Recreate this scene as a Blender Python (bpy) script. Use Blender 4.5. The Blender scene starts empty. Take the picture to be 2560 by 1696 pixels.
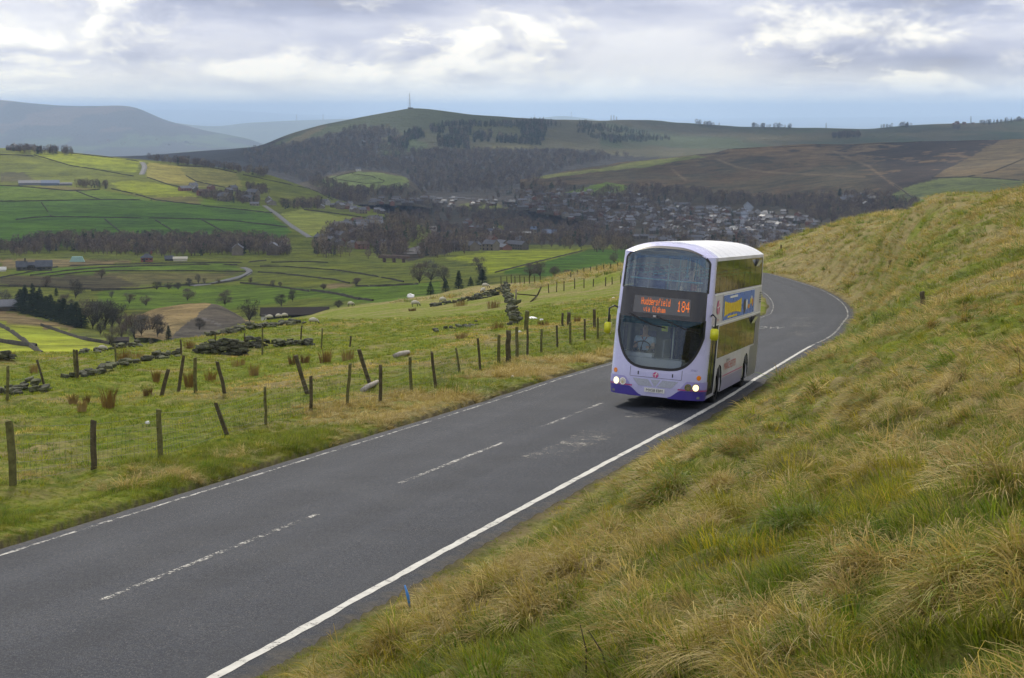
import bpy, bmesh, math, random
import numpy as np
from mathutils import Vector, Matrix
random.seed(7); RNG = np.random.default_rng(7)
S = bpy.context.scene
COL = S.collection
R = math.radians

# ---------------------------------------------------------------- camera
FPX = 4836.0                       # focal length in pixels of the 2560 px wide photograph
EYE = 275.0                        # image row of the eye level
TH = math.atan((848 - EYE) / FPX)  # the lens looks down by this much
cam_d = bpy.data.cameras.new('camera')
cam = bpy.data.objects.new('camera', cam_d); COL.objects.link(cam)
cam.location = (0, 0, 0)
cam.rotation_euler = (R(90) - TH, 0, 0)
cam_d.sensor_fit = 'HORIZONTAL'; cam_d.sensor_width = 36.0
cam_d.lens = 36.0 * FPX / 2560.0
cam_d.clip_start = 0.5; cam_d.clip_end = 90000
S.camera = cam

# ---------------------------------------------------------------- light
SUN_EL, SUN_AZ = R(38), R(-12)     # ahead of the camera, a little to the left, behind thin cloud
sun_d = bpy.data.lights.new('sun', 'SUN'); sun_d.energy = 2.8; sun_d.angle = R(7)
sun_d.color = (1.0, 0.93, 0.80)
sun = bpy.data.objects.new('sun', sun_d); COL.objects.link(sun)
sd = Vector((math.sin(SUN_AZ) * math.cos(SUN_EL), math.cos(SUN_AZ) * math.cos(SUN_EL), math.sin(SUN_EL)))
sun.rotation_euler = sd.to_track_quat('Z', 'Y').to_euler()
S.view_settings.view_transform = 'Standard'; S.view_settings.look = 'None'
S.view_settings.exposure = 0.12; S.view_settings.gamma = 1.0
S.render.film_transparent = False
try:
    S.cycles.use_denoising = True
    S.cycles.max_bounces = 5; S.cycles.diffuse_bounces = 3; S.cycles.transparent_max_bounces = 10
    S.cycles.volume_bounces = 0
    S.cycles.use_adaptive_sampling = True; S.cycles.adaptive_threshold = 0.02
except Exception: pass

# ---------------------------------------------------------------- node helper
class NT:
    def __init__(s, tree): s.t = tree; s.n = tree.nodes; s.l = tree.links
    def new(s, typ, **kw):
        n = s.n.new(typ)
        for k, v in kw.items(): setattr(n, k, v)
        return n
    def inp(s, node, key, v):
        if v is None: return
        sock = node.inputs[key]
        if isinstance(v, bpy.types.NodeSocket): s.l.new(v, sock)
        elif isinstance(v, bpy.types.Node): s.l.new(v.outputs[0], sock)
        else:
            if sock.type == 'RGBA' and len(v) == 3: v = (*v, 1)
            sock.default_value = v
    def math(s, op, a, b=None, c=None, clamp=False):
        n = s.new('ShaderNodeMath', operation=op); n.use_clamp = clamp
        s.inp(n, 0, a); s.inp(n, 1, b); s.inp(n, 2, c); return n.outputs[0]
    def vmath(s, op, a, b=None):
        n = s.new('ShaderNodeVectorMath', operation=op)
        s.inp(n, 0, a); s.inp(n, 1, b)
        return n.outputs['Value'] if op in ('DOT_PRODUCT', 'LENGTH') else n.outputs[0]
    def mix(s, fac, a, b, mode='MIX'):
        n = s.new('ShaderNodeMix', data_type='RGBA', blend_type=mode)
        s.inp(n, 0, fac); s.inp(n, 6, a); s.inp(n, 7, b); return n.outputs[2]
    def noise(s, vec, scale, detail=4, rough=.55, dist=0.0, out=0):
        n = s.new('ShaderNodeTexNoise'); s.inp(n, 'Vector', vec)
        n.inputs['Scale'].default_value = scale; n.inputs['Detail'].default_value = detail
        n.inputs['Roughness'].default_value = rough; n.inputs['Distortion'].default_value = dist
        return n.outputs[out]
    def ramp(s, fac, stops, interp='LINEAR'):
        n = s.new('ShaderNodeValToRGB'); s.inp(n, 0, fac); cr = n.color_ramp; cr.interpolation = interp
        while len(cr.elements) < len(stops): cr.elements.new(0.5)
        for e, (p, c) in zip(cr.elements, stops):
            e.position = p; e.color = (*c, 1) if len(c) == 3 else c
        return n.outputs[0]
    def mrange(s, v, a, b, c=0., d=1., smooth=False):
        n = s.new('ShaderNodeMapRange'); n.clamp = True
        if smooth: n.interpolation_type = 'SMOOTHSTEP'
        s.inp(n, 0, v)
        for i, x in enumerate((a, b, c, d)): n.inputs[i + 1].default_value = x
        return n.outputs[0]
    def scale(s, vec, v):
        n = s.new('ShaderNodeVectorMath', operation='MULTIPLY'); s.inp(n, 0, vec); n.inputs[1].default_value = v
        return n.outputs[0]

# ---------------------------------------------------------------- sky: cloudy daylight
W = bpy.data.worlds.new('World'); S.world = W; W.use_nodes = True
W.node_tree.nodes.clear(); w = NT(W.node_tree)
def build_sky():
    out = w.new('ShaderNodeOutputWorld'); bg = w.new('ShaderNodeBackground')
    sky = w.new('ShaderNodeTexSky'); sky.sky_type = 'NISHITA'; sky.sun_disc = False
    sky.sun_elevation = SUN_EL; sky.sun_rotation = SUN_AZ; sky.air_density = 1.0; sky.dust_density = 2.0
    tc = w.new('ShaderNodeTexCoord'); d = tc.outputs['Generated']
    sx = w.new('ShaderNodeSeparateXYZ'); w.inp(sx, 0, d); z = sx.outputs[2]
    p = w.scale(d, (1.0, 1.0, 2.1))
    wr = w.noise(p, 9.0, 5, .55, out=1)
    wv = w.vmath('SUBTRACT', wr, (0.5, 0.5, 0.5))
    p2 = w.vmath('ADD', p, w.scale(wv, (0.06, 0.06, 0.05)))
    n1 = w.noise(p2, 9.5, 8, .58)                       # cloud masses
    n1u = w.noise(w.vmath('ADD', p2, (-0.006, 0.0, 0.022)), 9.5, 6, .58)   # the same a little higher up
    n2 = w.noise(w.vmath('ADD', w.scale(p2, (1.0, 1.0, 1.6)), (3.1, 1.7, 0.4)), 13.0, 7, .58)
    n3 = w.noise(w.vmath('ADD', w.scale(p, (1, 1, 2.2)), (5.1, 0.7, 2.4)), 4.2, 6, .55)     # broad sheets
    edge = w.math('MULTIPLY_ADD', w.math('SUBTRACT', n1, n1u), 3.0, 0.52)                  # sunlit tops
    sheet = w.ramp(n3, [(0.38, (.34, .38, .52)), (0.46, (.50, .54, .69)), (0.53, (.68, .71, .83)), (0.62, (.90, .91, .95))])
    cum = w.mrange(n1, .45, .56, smooth=True)
    lit = w.ramp(edge, [(0.22, (.40, .44, .58)), (0.42, (.62, .65, .77)), (0.60, (.92, .92, .91)), (0.78, (1.25, 1.22, 1.12))])
    c = w.mix(w.math('MULTIPLY', cum, .85), sheet, lit)
    puff = w.mrange(n2, .555, .65, smooth=True)
    c = w.mix(w.math('MULTIPLY', puff, .85), c, (1.22, 1.19, 1.08, 1))
    hz = w.mrange(z, 0.0, 0.030, 1.0, 0.0, True)
    hn = w.noise(w.scale(p, (1, 1, 5)), 6.0, 6, .55)
    hcol = w.ramp(hn, [(0.38, (.84, .82, .79)), (0.5, (1.1, 1.04, .88)), (0.60, (1.34, 1.24, .98))])
    c = w.mix(w.math('MULTIPLY', hz, .85), c, hcol)
    cover = w.mrange(n3, .30, .42, .72, 1.0)
    cl10 = w.mix(1.0, c, (10.6, 10.5, 10.3, 1), 'MULTIPLY')
    fin = w.mix(cover, sky.outputs[0], cl10)
    w.inp(bg, 0, fin); bg.inputs[1].default_value = 0.1
    w.l.new(bg.outputs[0], out.inputs[0])
build_sky()

# ---------------------------------------------------------------- lens geometry (for reading the photograph)
CT, ST = math.cos(TH), math.sin(TH)
def ray(px, py):
    px = np.asarray(px, float); py = np.asarray(py, float)
    a = (px - 1280) / FPX; v = (848 - py) / FPX
    return np.stack([a, CT + v * ST, -ST + v * CT], -1)
def uq(px, py):
    d = ray(px, py); return d[..., 0] / d[..., 1], d[..., 2] / d[..., 1]
def pt(px, py, D):
    d = ray(px, py); return d * (np.asarray(D, float) / d[..., 1])[..., None]
def proj(P):
    P = np.asarray(P, float)
    fz = P[..., 1] * CT - P[..., 2] * ST; up = P[..., 1] * ST + P[..., 2] * CT
    return 1280 + FPX * P[..., 0] / fz, 848 - FPX * up / fz
# enlargements of the photograph that positions were read from
def C2(x, y): return (x / 2.367, 220 + y / 2.367)
def C3(x, y): return (800 + x / 2.63, 220 + y / 2.63)
def C4(x, y): return (1500 + x / 2.233, 250 + y / 2.233)
def C5(x, y): return (x / 2.63, 560 + y / 2.63)
def C6(x, y): return (700 + x / 2.7523, 600 + y / 2.7523)
def CE(x, y): return (x / 3.825, 820 + y / 3.825)
def CF(x, y): return (380 + x / 4.081, 800 + y / 4.081)
def CG(x, y): return (1180 + x / 4.6105, 620 + y / 4.6105)
def CH(x, y): return (x / 5.1457, 560 + y / 5.1457)
def CI(x, y): return (1700 + x / 5.26, 440 + y / 5.26)
def C10(x, y): return (1850 + x / 3.0155, 480 + y / 3.0155)
def via(C, pts): return [C(*p) for p in pts]

# ---------------------------------------------------------------- numpy noise
def _h(ix, iy, s):
    n = (ix.astype(np.int64) * 374761393 + iy.astype(np.int64) * 668265263 + s * 982451653) & 0x7fffffff
    n = ((n ^ (n >> 13)) * 1274126177) & 0x7fffffff
    return ((n ^ (n >> 16)) & 0xffff) / 65535.0
def vnoise(x, y, s=0):
    x = np.asarray(x, float); y = np.asarray(y, float)
    ix = np.floor(x); iy = np.floor(y); fx = x - ix; fy = y - iy
    fx = fx * fx * (3 - 2 * fx); fy = fy * fy * (3 - 2 * fy)
    a = _h(ix, iy, s); b = _h(ix + 1, iy, s); c = _h(ix, iy + 1, s); d = _h(ix + 1, iy + 1, s)
    return (a * (1 - fx) + b * fx) * (1 - fy) + (c * (1 - fx) + d * fx) * fy
def fbm(x, y, o=4, s=0):
    t = 0; a = 1; k = 0
    for i in range(o):
        t = t + a * vnoise(x * 2 ** i, y * 2 ** i, s + i * 17); k += a; a *= .5
    return t / k
def sstep(a, b, x):
    t = np.clip((x - a) / (b - a), 0, 1); return t * t * (3 - 2 * t)
def inpoly(px, py, poly):
    r = np.zeros(np.shape(px), bool); n = len(poly); j = n - 1
    for i in range(n):
        xi, yi = poly[i]; xj, yj = poly[j]
        if yi != yj:
            r ^= ((yi > py) != (yj > py)) & (px < (xj - xi) * (py - yi) / (yj - yi) + xi)
        j = i
    return r

# ---------------------------------------------------------------- object helpers
def tag(o, label=None, cat=None, group=None, kind=None):
    if label: o['label'] = label
    if cat: o['category'] = cat
    if group: o['group'] = group
    if kind: o['kind'] = kind
    return o
def mesh(name, V, F, mats=None, smooth=False, mi=None):
    me = bpy.data.meshes.new(name)
    me.from_pydata([tuple(v) for v in V] if not isinstance(V, np.ndarray) else V.tolist(), [], F if isinstance(F, list) else F.tolist())
    if mats is not None:
        for m in (mats if isinstance(mats, (list, tuple)) else [mats]): me.materials.append(m)
    if mi is not None: me.polygons.foreach_set('material_index', np.asarray(mi, np.int32))
    if smooth: me.polygons.foreach_set('use_smooth', np.ones(len(me.polygons), bool))
    me.update(); return me
def obj(name, me, parent=None, loc=None, rot=None):
    o = bpy.data.objects.new(name, me); COL.objects.link(o)
    if parent is not None: o.parent = parent
    if loc is not None: o.location = loc
    if rot is not None: o.rotation_euler = rot
    return o
def empty(name, loc=(0, 0, 0), rot=(0, 0, 0)):
    o = bpy.data.objects.new(name, None); COL.objects.link(o); o.location = loc; o.rotation_euler = rot
    o.empty_display_size = .3; return o
def gridmesh(name, P, mats, smooth=True, keep=None):
    r, c = P.shape[:2]; me = bpy.data.meshes.new(name)
    i = np.arange(r * c).reshape(r, c)
    q = np.stack([i[:-1, :-1], i[:-1, 1:], i[1:, 1:], i[1:, :-1]], -1).reshape(-1, 4)
    if keep is not None: q = q[keep.reshape(-1)]
    n = len(q)
    me.vertices.add(r * c); me.vertices.foreach_set('co', P.reshape(-1).astype(np.float32))
    me.loops.add(n * 4); me.loops.foreach_set('vertex_index', q.reshape(-1).astype(np.int32))
    me.polygons.add(n); me.polygons.foreach_set('loop_start', np.arange(0, n * 4, 4, dtype=np.int32))
    try: me.polygons.foreach_set('loop_total', np.full(n, 4, np.int32))
    except Exception: pass
    me.update(calc_edges=True); me.validate()
    if smooth: me.polygons.foreach_set('use_smooth', np.ones(len(me.polygons), bool))
    for m in (mats if isinstance(mats, (list, tuple)) else [mats]): me.materials.append(m)
    return me
def vcol(me, arr, name='land'):
    a = me.attributes.new(name, 'FLOAT_COLOR', 'POINT')
    d = np.ones((len(me.vertices), 4), np.float32); d[:, :arr.shape[1]] = arr
    a.data.foreach_set('color', d.reshape(-1))
class MB:
    """collects boxes, bars, tubes and loose faces into one mesh"""
    def __init__(s): s.v = []; s.f = []; s.m = []
    def add(s, V, F, m=0):
        b = len(s.v); s.v += [tuple(map(float, p)) for p in V]; s.f += [tuple(b + i for i in f) for f in F]; s.m += [m] * len(F)
    def box(s, c, size, rot=None, m=0, taper=1.0):
        x, y, z = [k / 2 for k in size]; V = []
        for k, (sz, t) in enumerate(((-1, 1), (1, taper))):
            for sx, sy in ((-1, -1), (1, -1), (1, 1), (-1, 1)): V.append(Vector((sx * x * t, sy * y * t, sz * z)))
        if rot is not None: V = [rot @ v for v in V]
        c = Vector(c)
        s.add([v + c for v in V], [(3, 2, 1, 0), (4, 5, 6, 7), (0, 1, 5, 4), (1, 2, 6, 5), (2, 3, 7, 6), (3, 0, 4, 7)], m)
    def tube(s, pts, rad, n=6, m=0, cap=True):
        pts = [Vector(p) for p in pts]; rad = rad if isinstance(rad, (list, tuple)) else [rad] * len(pts)
        V = []; F = []
        for i, p in enumerate(pts):
            t = (pts[min(i + 1, len(pts) - 1)] - pts[max(i - 1, 0)]).normalized()
            a = Vector((0, 0, 1)) if abs(t.z) < .9 else Vector((1, 0, 0))
            u = t.cross(a).normalized(); v = t.cross(u)
            for k in range(n):
                an = 2 * math.pi * k / n; V.append(p + float(rad[i]) * (math.cos(an) * u + math.sin(an) * v))
        for i in range(len(pts) - 1):
            for k in range(n): F.append((i * n + k, i * n + (k + 1) % n, (i + 1) * n + (k + 1) % n, (i + 1) * n + k))
        if cap: F.append(tuple(range(n - 1, -1, -1))); F.append(tuple((len(pts) - 1) * n + k for k in range(n)))
        s.add(V, F, m)
    def disc(s, c, nrm, r, n=20, m=0, inner=0.0, depth=0.0):
        c = Vector(c); nrm = Vector(nrm).normalized(); a = Vector((0, 0, 1)) if abs(nrm.z) < .9 else Vector((1, 0, 0))
        u = nrm.cross(a).normalized(); v = nrm.cross(u)
        o = [c + r * (math.cos(2 * math.pi * k / n) * u + math.sin(2 * math.pi * k / n) * v) for k in range(n)]
        if inner > 0:
            i2 = [c + inner * (math.cos(2 * math.pi * k / n) * u + math.sin(2 * math.pi * k / n) * v) for k in range(n)]
            s.add(o + i2, [(k, (k + 1) % n, n + (k + 1) % n, n + k) for k in range(n)], m)
        else: s.add(o, [tuple(range(n))], m)
        if depth: s.add(o + [p - nrm * depth for p in o], [(k, (k + 1) % n, n + (k + 1) % n, n + k) for k in range(n)], m)
    def build(s, name, mats, parent=None, smooth=False, loc=None, rot=None):
        me = mesh(name, s.v, s.f, mats, smooth, s.m if isinstance(mats, (list, tuple)) else None)
        return obj(name, me, parent, loc, rot)
def copy_tree(o, parent=None):
    c = o.copy(); COL.objects.link(c); c.parent = parent
    for ch in list(o.children): copy_tree(ch, c)
    return c

# ---------------------------------------------------------------- materials
MATS = {}
def mat(name, col=(.5, .5, .5), rough=.7, metal=0., var=0.0, vscale=5., bump=0., bscale=30., spec=None, alpha=None, emit=None, estr=1., coat=0., trans=0.):
    if name in MATS: return MATS[name]
    m = bpy.data.materials.new(name); m.use_nodes = True; t = NT(m.node_tree)
    b = m.node_tree.nodes['Principled BSDF']
    b.inputs['Roughness'].default_value = rough; b.inputs['Metallic'].default_value = metal
    if spec is None and rough >= .7 and not metal: spec = .12
    if spec is not None: b.inputs['Specular IOR Level'].default_value = spec
    if coat: b.inputs['Coat Weight'].default_value = coat; b.inputs['Coat Roughness'].default_value = .08
    if trans: b.inputs['Transmission Weight'].default_value = trans
    tc = t.new('ShaderNodeTexCoord')
    if var > 0:
        n = t.noise(tc.outputs['Object'], vscale, 5, .6)
        lo = tuple(c * (1 - var) for c in col); hi = tuple(min(1, c * (1 + var)) for c in col)
        t.inp(b, 'Base Color', t.ramp(n, [(.3, lo), (.7, hi)]))
        t.inp(b, 'Roughness', t.mrange(n, .3, .7, max(0, rough - .08), min(1, rough + .08)))
    else: b.inputs['Base Color'].default_value = (*col, 1)
    if bump:
        bp = t.new('ShaderNodeBump'); bp.inputs['Strength'].default_value = bump; bp.inputs['Distance'].default_value = .02
        t.inp(bp, 'Height', t.noise(tc.outputs['Object'], bscale, 5, .6)); t.inp(b, 'Normal', bp)
    if emit: b.inputs['Emission Color'].default_value = (*emit, 1); b.inputs['Emission Strength'].default_value = estr
    if alpha is not None: b.inputs['Alpha'].default_value = alpha
    MATS[name] = m; return m
def land_mat(name, scale=.02, var=.35, fine=.15, rough=.95):
    m = bpy.data.materials.new(name); m.use_nodes = True; t = NT(m.node_tree); b = m.node_tree.nodes['Principled BSDF']
    b.inputs['Roughness'].default_value = rough; b.inputs['Specular IOR Level'].default_value = .1
    at = t.new('ShaderNodeAttribute', attribute_name='land')
    g = t.new('ShaderNodeNewGeometry').outputs['Position']
    n = t.noise(g, scale, 6, .65); n2 = t.noise(g, scale * 3.3, 5, .75); n3 = t.noise(g, scale * .25, 3, .5)
    k = t.math('ADD', t.mrange(n, .3, .7, 1 - var, 1 + var), t.mrange(n2, .3, .7, -fine, fine))
    c = t.mix(1., at.outputs['Color'], t.ramp(k, [(0., (0., 0., 0.)), (1., (1., 1., 1.))]), 'MULTIPLY')
    cc = t.new('ShaderNodeCombineXYZ'); [t.inp(cc, i, k) for i in range(3)]
    c = t.mix(1., at.outputs['Color'], cc.outputs[0], 'MULTIPLY')
    c = t.mix(t.mrange(n3, .4, .65, 0., .35), c, t.mix(1., c, (1.25, 1.02, .75, 1), 'MULTIPLY'))
    bp = t.new('ShaderNodeBump'); bp.inputs['Strength'].default_value = .8; bp.inputs['Distance'].default_value = .06 / scale; t.inp(bp, 'Height', t.math('ADD', n2, t.noise(g, scale * 12, 3, .7))); t.inp(b, 'Normal', bp)
    t.inp(b, 'Base Color', c); MATS[name] = m; return m
# ================================================================ the road and the ground it runs over
def road_z(D):
    D = np.asarray(D, float)
    return np.interp(D, [0, 20, 60, 86, 150, 180, 215, 300], [-4.59, -5.85, -8.37, -10.55, -15.9, -17.1, -17.9, -23.5])
# white line on the right, traced: (column, row, distance)
edge_px = [(540, 1696), (1000, 1437), (1400, 1220), (1600, 1113), (1750, 1035), (1866, 966), (1930, 924), (2026, 865), (2065, 846), (2090, 829), (2110, 805),
           (2122, 788), (2115, 765), (2082, 732), (2049, 715), (1996, 699), (1949, 687), (1905, 678)]
def on_road(px, py):
    u, q = uq(px, py); Ds = np.linspace(8, 260, 6000); z = road_z(Ds); i = np.argmax(z > q * Ds) if False else np.argmax((q * Ds) < z)
    D = Ds[i]; return np.array([u * D, D, float(road_z(D))])
E3 = [on_road(*p) for p in edge_px[:8]]
for p, D in zip(edge_px[8:], (96, 107, 132, 148, 162, 178, 187, 197, 206, 214)):
    u, q = uq(*p); E3.append(np.array([u * D, D, float(road_z(D))]))
E3 = np.array(E3)
d0 = E3[1] - E3[0]; d0 /= np.linalg.norm(d0[:2])
E3 = np.vstack([E3[0] - d0 * 14 + np.array([-.8, 0, 0]), E3[0] - d0 * 6 + np.array([-.15, 0, 0]), E3, E3[-1] + [[-4, 2.0, -.4], [-7, 4, -1.2], [-9, 7, -2.6]]])
def resample(P, step, passes=3):
    P = np.asarray(P, float)
    for _ in range(passes):                      # corner cutting keeps the line smooth
        Q = [P[0]]
        for a, b in zip(P[:-1], P[1:]): Q += [a * .75 + b * .25, a * .25 + b * .75]
        Q.append(P[-1]); P = np.array(Q)
    L = np.r_[0, np.cumsum(np.linalg.norm(np.diff(P, axis=0), axis=1))]
    n = int(L[-1] / step) + 1; s = np.linspace(0, L[-1], n)
    return np.stack([np.interp(s, L, P[:, k]) for k in range(3)], 1), s
RE, RS = resample(E3, .5)
RE[:, 2] = road_z(RE[:, 1])
RT = np.gradient(RE[:, :2], axis=0); RT /= np.linalg.norm(RT, axis=1)[:, None]
RN = np.stack([-RT[:, 1], RT[:, 0]], 1)          # points to the left of travel away from the camera
ROADW = 6.0                                      # between the edge lines
def rpt(i, t, dz=0.0):
    """point on the road: sample index (float), metres left of the right hand line"""
    i = np.asarray(i, float); k = np.arange(len(RE))
    x = np.interp(i, k, RE[:, 0]); y = np.interp(i, k, RE[:, 1])
    nx = np.interp(i, k, RN[:, 0]); ny = np.interp(i, k, RN[:, 1])
    X = x + nx * t; Y = y + ny * t
    base = np.interp(i, k, RE[:, 2])
    # the road lies on the slope: a sideways step downhill follows the gradient
    zz = np.where(Y < 62, road_z(Y), base)
    zz = np.where((Y >= 62) & (Y < 110), road_z(Y) * (1 - (Y - 62) / 48) + base * ((Y - 62) / 48), zz)
    camber = .055 * (1 - ((t - 3.0) / 3.0) ** 2)
    return np.stack([X, Y, zz + camber + dz], -1)
def road_st(X, Y):
    """nearest road sample and lateral distance (left of the right hand line)"""
    sh = X.shape; X = X.ravel(); Y = Y.ravel(); I = np.zeros(len(X)); T = np.full(len(X), 1e3)
    for a in range(0, len(X), 20000):
        x = X[a:a + 20000, None]; y = Y[a:a + 20000, None]
        d = (x - RE[None, :, 0] - 3 * RN[None, :, 0]) ** 2 + (y - RE[None, :, 1] - 3 * RN[None, :, 1]) ** 2
        k = d.argmin(1); I[a:a + 20000] = k
        dx = X[a:a + 20000] - RE[k, 0]; dy = Y[a:a + 20000] - RE[k, 1]
        lat = dx * RN[k, 0] + dy * RN[k, 1]; lon = dx * RT[k, 0] + dy * RT[k, 1]
        T[a:a + 20000] = np.where(np.abs(lon) < 2.5, lat, np.where(lat < 3, 3 - np.sqrt(d[np.arange(len(k)), k]), 3 + np.sqrt(d[np.arange(len(k)), k])))
    return I.reshape(sh), T.reshape(sh)

# heights of the open ground, read off the photograph as (column, row, distance)
ctl = []
for i in range(0, len(RE), 14):
    for t in (-.7, 6.7): ctl.append(rpt(i, t))
def cp(*a):
    for px, py, D in a: ctl.append(pt(px, py, D))
cp((2560, 1696, 7), (1900, 1696, 9.5), (1300, 1696, 13.2), (2560, 1300, 12), (2560, 1000, 25), (2560, 800, 48), (2560, 650, 82), (2560, 545, 112), (2560, 487, 128),
   (2200, 1300, 14.5), (2200, 1000, 32), (2200, 850, 62), (2230, 700, 118), (2300, 590, 148), (2250, 640, 145), (1900, 1300, 18), (1900, 1100, 30), (1900, 1020, 42), (1700, 1300, 20.5),
   (1700, 1150, 30), (1500, 1300, 25.2), (1300, 1500, 18.0), (1000, 1600, 18.3), (3100, 1696, 5.5), (3100, 1200, 14), (3100, 800, 44), (3100, 500, 105), (3100, 440, 125),
   (2331, 513, 152), (2414, 508, 148), (2281, 528, 164), (2245, 551, 178), (2200, 1696, 8.2), (2560, 2400, 3.6), (1280, 2600, 5), (3400, 2400, 3.0), (1800, 2500, 4.3),
   (2040, 665, 206), (2110, 650, 192), (2238, 557, 196), (2140, 573, 214), (2050, 588, 226), (1960, 606, 236), (1900, 628, 240), (1830, 652, 238), (2180, 640, 176), (2200, 600, 188),
   (2330, 560, 290), (2100, 620, 290), (1900, 680, 290), (2560, 560, 200), (2420, 600, 200), (2900, 560, 200), (2560, 700, 300), (3100, 700, 300), (2300, 690, 330), (1950, 730, 330))
# left: verge, humps, ditch, sheep field, brow, and the drop behind it
cp((28, 1212, 35), (233, 1172, 37.5), (398, 1143, 39), (-400, 1300, 33), (-900, 1400, 31), (0, 1080, 48), (-500, 1120, 47), (200, 1040, 53), (407, 990, 63), (600, 985, 61), (800, 930, 70), (1000, 900, 78),
   (1180, 862, 88), (1330, 838, 96), (1480, 822, 104), (240, 1005, 60), (120, 985, 66), (330, 975, 68), (0, 985, 66), (-500, 1000, 66), (190, 950, 77), (0, 925, 80), (350, 925, 82), (480, 935, 78), (620, 925, 80), (800, 885, 92), (980, 862, 100),
   (1100, 830, 112), (1270, 806, 124), (1450, 790, 135), (0, 886, 108), (100, 890, 106), (250, 885, 110), (-500, 890, 108), (400, 862, 124), (452, 851, 134), (610, 880, 112), (760, 850, 128), (900, 835, 136), (1040, 818, 142),
   (560, 830, 175), (658, 805, 225), (783, 803, 236), (900, 765, 292), (820, 774, 272), (1036, 762, 250), (1063, 741, 298), (1238, 712, 316), (1212, 717, 292), (1160, 770, 205), (1290, 745, 214), (1000, 800, 172), (1250, 790, 160), (1380, 770, 165),
   (1340, 716, 262), (1400, 690, 262), (1480, 676, 258), (1560, 662, 252), (1461, 710, 222), (1560, 690, 216), (1650, 650, 246), (1500, 745, 178), (1620, 720, 190), (1700, 690, 205))
cp((0, 960, 165), (-500, 960, 165), (250, 960, 165), (450, 920, 190), (660, 850, 300), (820, 820, 345), (1000, 785, 365), (1240, 750, 385), (1400, 730, 345), (1560, 715, 335), (1700, 720, 335), (0, 1010, 260), (-500, 1010, 260), (300, 990, 270), (550, 910, 330))
ctl = np.array(ctl)
_cu = ctl[:, 0] / ctl[:, 1] * 5.0; _cw = np.log(ctl[:, 1]); _cq = ctl[:, 2] / ctl[:, 1]
def _ker(d2): return np.where(d2 > 0, .5 * d2 * np.log(np.maximum(d2, 1e-12)), 0)
_n = len(ctl)
_A = np.zeros((_n + 3, _n + 3)); _d2 = (_cu[:, None] - _cu) ** 2 + (_cw[:, None] - _cw) ** 2
_A[:_n, :_n] = _ker(_d2) + np.eye(_n) * .0008
_A[:_n, _n:] = np.stack([np.ones(_n), _cu, _cw], 1); _A[_n:, :_n] = _A[:_n, _n:].T
_wt = np.linalg.solve(_A, np.r_[_cq, 0, 0, 0])
def base_z(X, Y):
    sh = np.shape(X); X = np.ravel(X).astype(float); Y = np.ravel(Y).astype(float); u = X / Y * 5.0; w_ = np.log(Y); o = np.zeros(len(X))
    for a in range(0, len(X), 30000):
        s = slice(a, a + 30000)
        o[s] = _ker((u[s, None] - _cu) ** 2 + (w_[s, None] - _cw) ** 2) @ _wt[:_n] + _wt[_n] + _wt[_n + 1] * u[s] + _wt[_n + 2] * w_[s]
    return (o * Y).reshape(sh)

class Layer:
    """ground sheet on fans of constant bearing: rows go away from the camera"""
    def __init__(s, U, Y, Z): s.U = U; s.Y = Y; s.Z = Z; s.q = Z / Y
    def P(s): return np.stack([s.U[None, :] * s.Y, s.Y, s.Z], -1)
    def hit(s, px, py):
        u, q = uq(px, py); c = np.interp(u, s.U, np.arange(len(s.U))); a = int(min(max(math.floor(c), 0), len(s.U) - 2)); f = c - a
        qq = s.q[:, a] * (1 - f) + s.q[:, a + 1] * f; yy = s.Y[:, a] * (1 - f) + s.Y[:, a + 1] * f
        k = np.nonzero((qq[:-1] <= q) & (qq[1:] > q))[0]
        if len(k) == 0:
            k = int(np.argmin(abs(qq - q))); D = yy[k]; return np.array([u * D, D, qq[k] * D])
        k = k[0]; t = (q - qq[k]) / (qq[k + 1] - qq[k]); D = yy[k] + (yy[k + 1] - yy[k]) * t
        return np.array([u * D, D, q * D])
    def z(s, X, Y):
        X = np.atleast_1d(X).astype(float); Y = np.atleast_1d(Y).astype(float); o = np.zeros(len(X)); u = X / Y
        c = np.clip(np.interp(u, s.U, np.arange(len(s.U))), 0, len(s.U) - 1.001); a = c.astype(int); f = c - a
        for i in range(len(X)):
            za = np.interp(Y[i], s.Y[:, a[i]], s.Z[:, a[i]]); zb = np.interp(Y[i], s.Y[:, a[i] + 1], s.Z[:, a[i] + 1])
            o[i] = za * (1 - f[i]) + zb * f[i]
        return o

gu = np.linspace(-.46, .52, 520); gy = np.exp(np.linspace(math.log(2.6), math.log(400), 560))
GU, GY = np.meshgrid(gu, gy); GX = GU * GY
GZ = base_z(GX, GY); GI, GT = road_st(GX, GY)
e_r = np.maximum(-.42 - GT, 0); e_l = np.maximum(GT - 6.40, 0); eo = e_r + e_l
inside = eo <= 0
rz = rpt(GI, np.clip(GT, -2, 8))[..., 2]
near_road = sstep(0, 1.0, e_r) + sstep(0, 2.2, e_l)
near_road = np.where(GY > 110, np.clip((eo) / 4.0, 0, 1), near_road)
def tuss(X, Y):
    """0..1: rounded tussocks with creases between them"""
    wx = X + (fbm(X * .8, Y * .8, 2, 201) - .5) * .9; wy = Y + (fbm(X * .8, Y * .8, 2, 207) - .5) * .9
    a = np.abs(2 * vnoise(wx * .95, wy * .75, 211) - 1); b = np.abs(2 * vnoise(wx * 2.0, wy * 1.6, 213) - 1)
    return np.clip(a * .75 + b * .35, 0, 1)
lump = (tuss(GX, GY) - .45) * .50 * sstep(75, 40, GY) + (fbm(GX * 1.1, GY * .9, 3, 3) - .5) * .2 + (fbm(GX * .33, GY * .3, 3, 9) - .5) * .6
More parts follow.
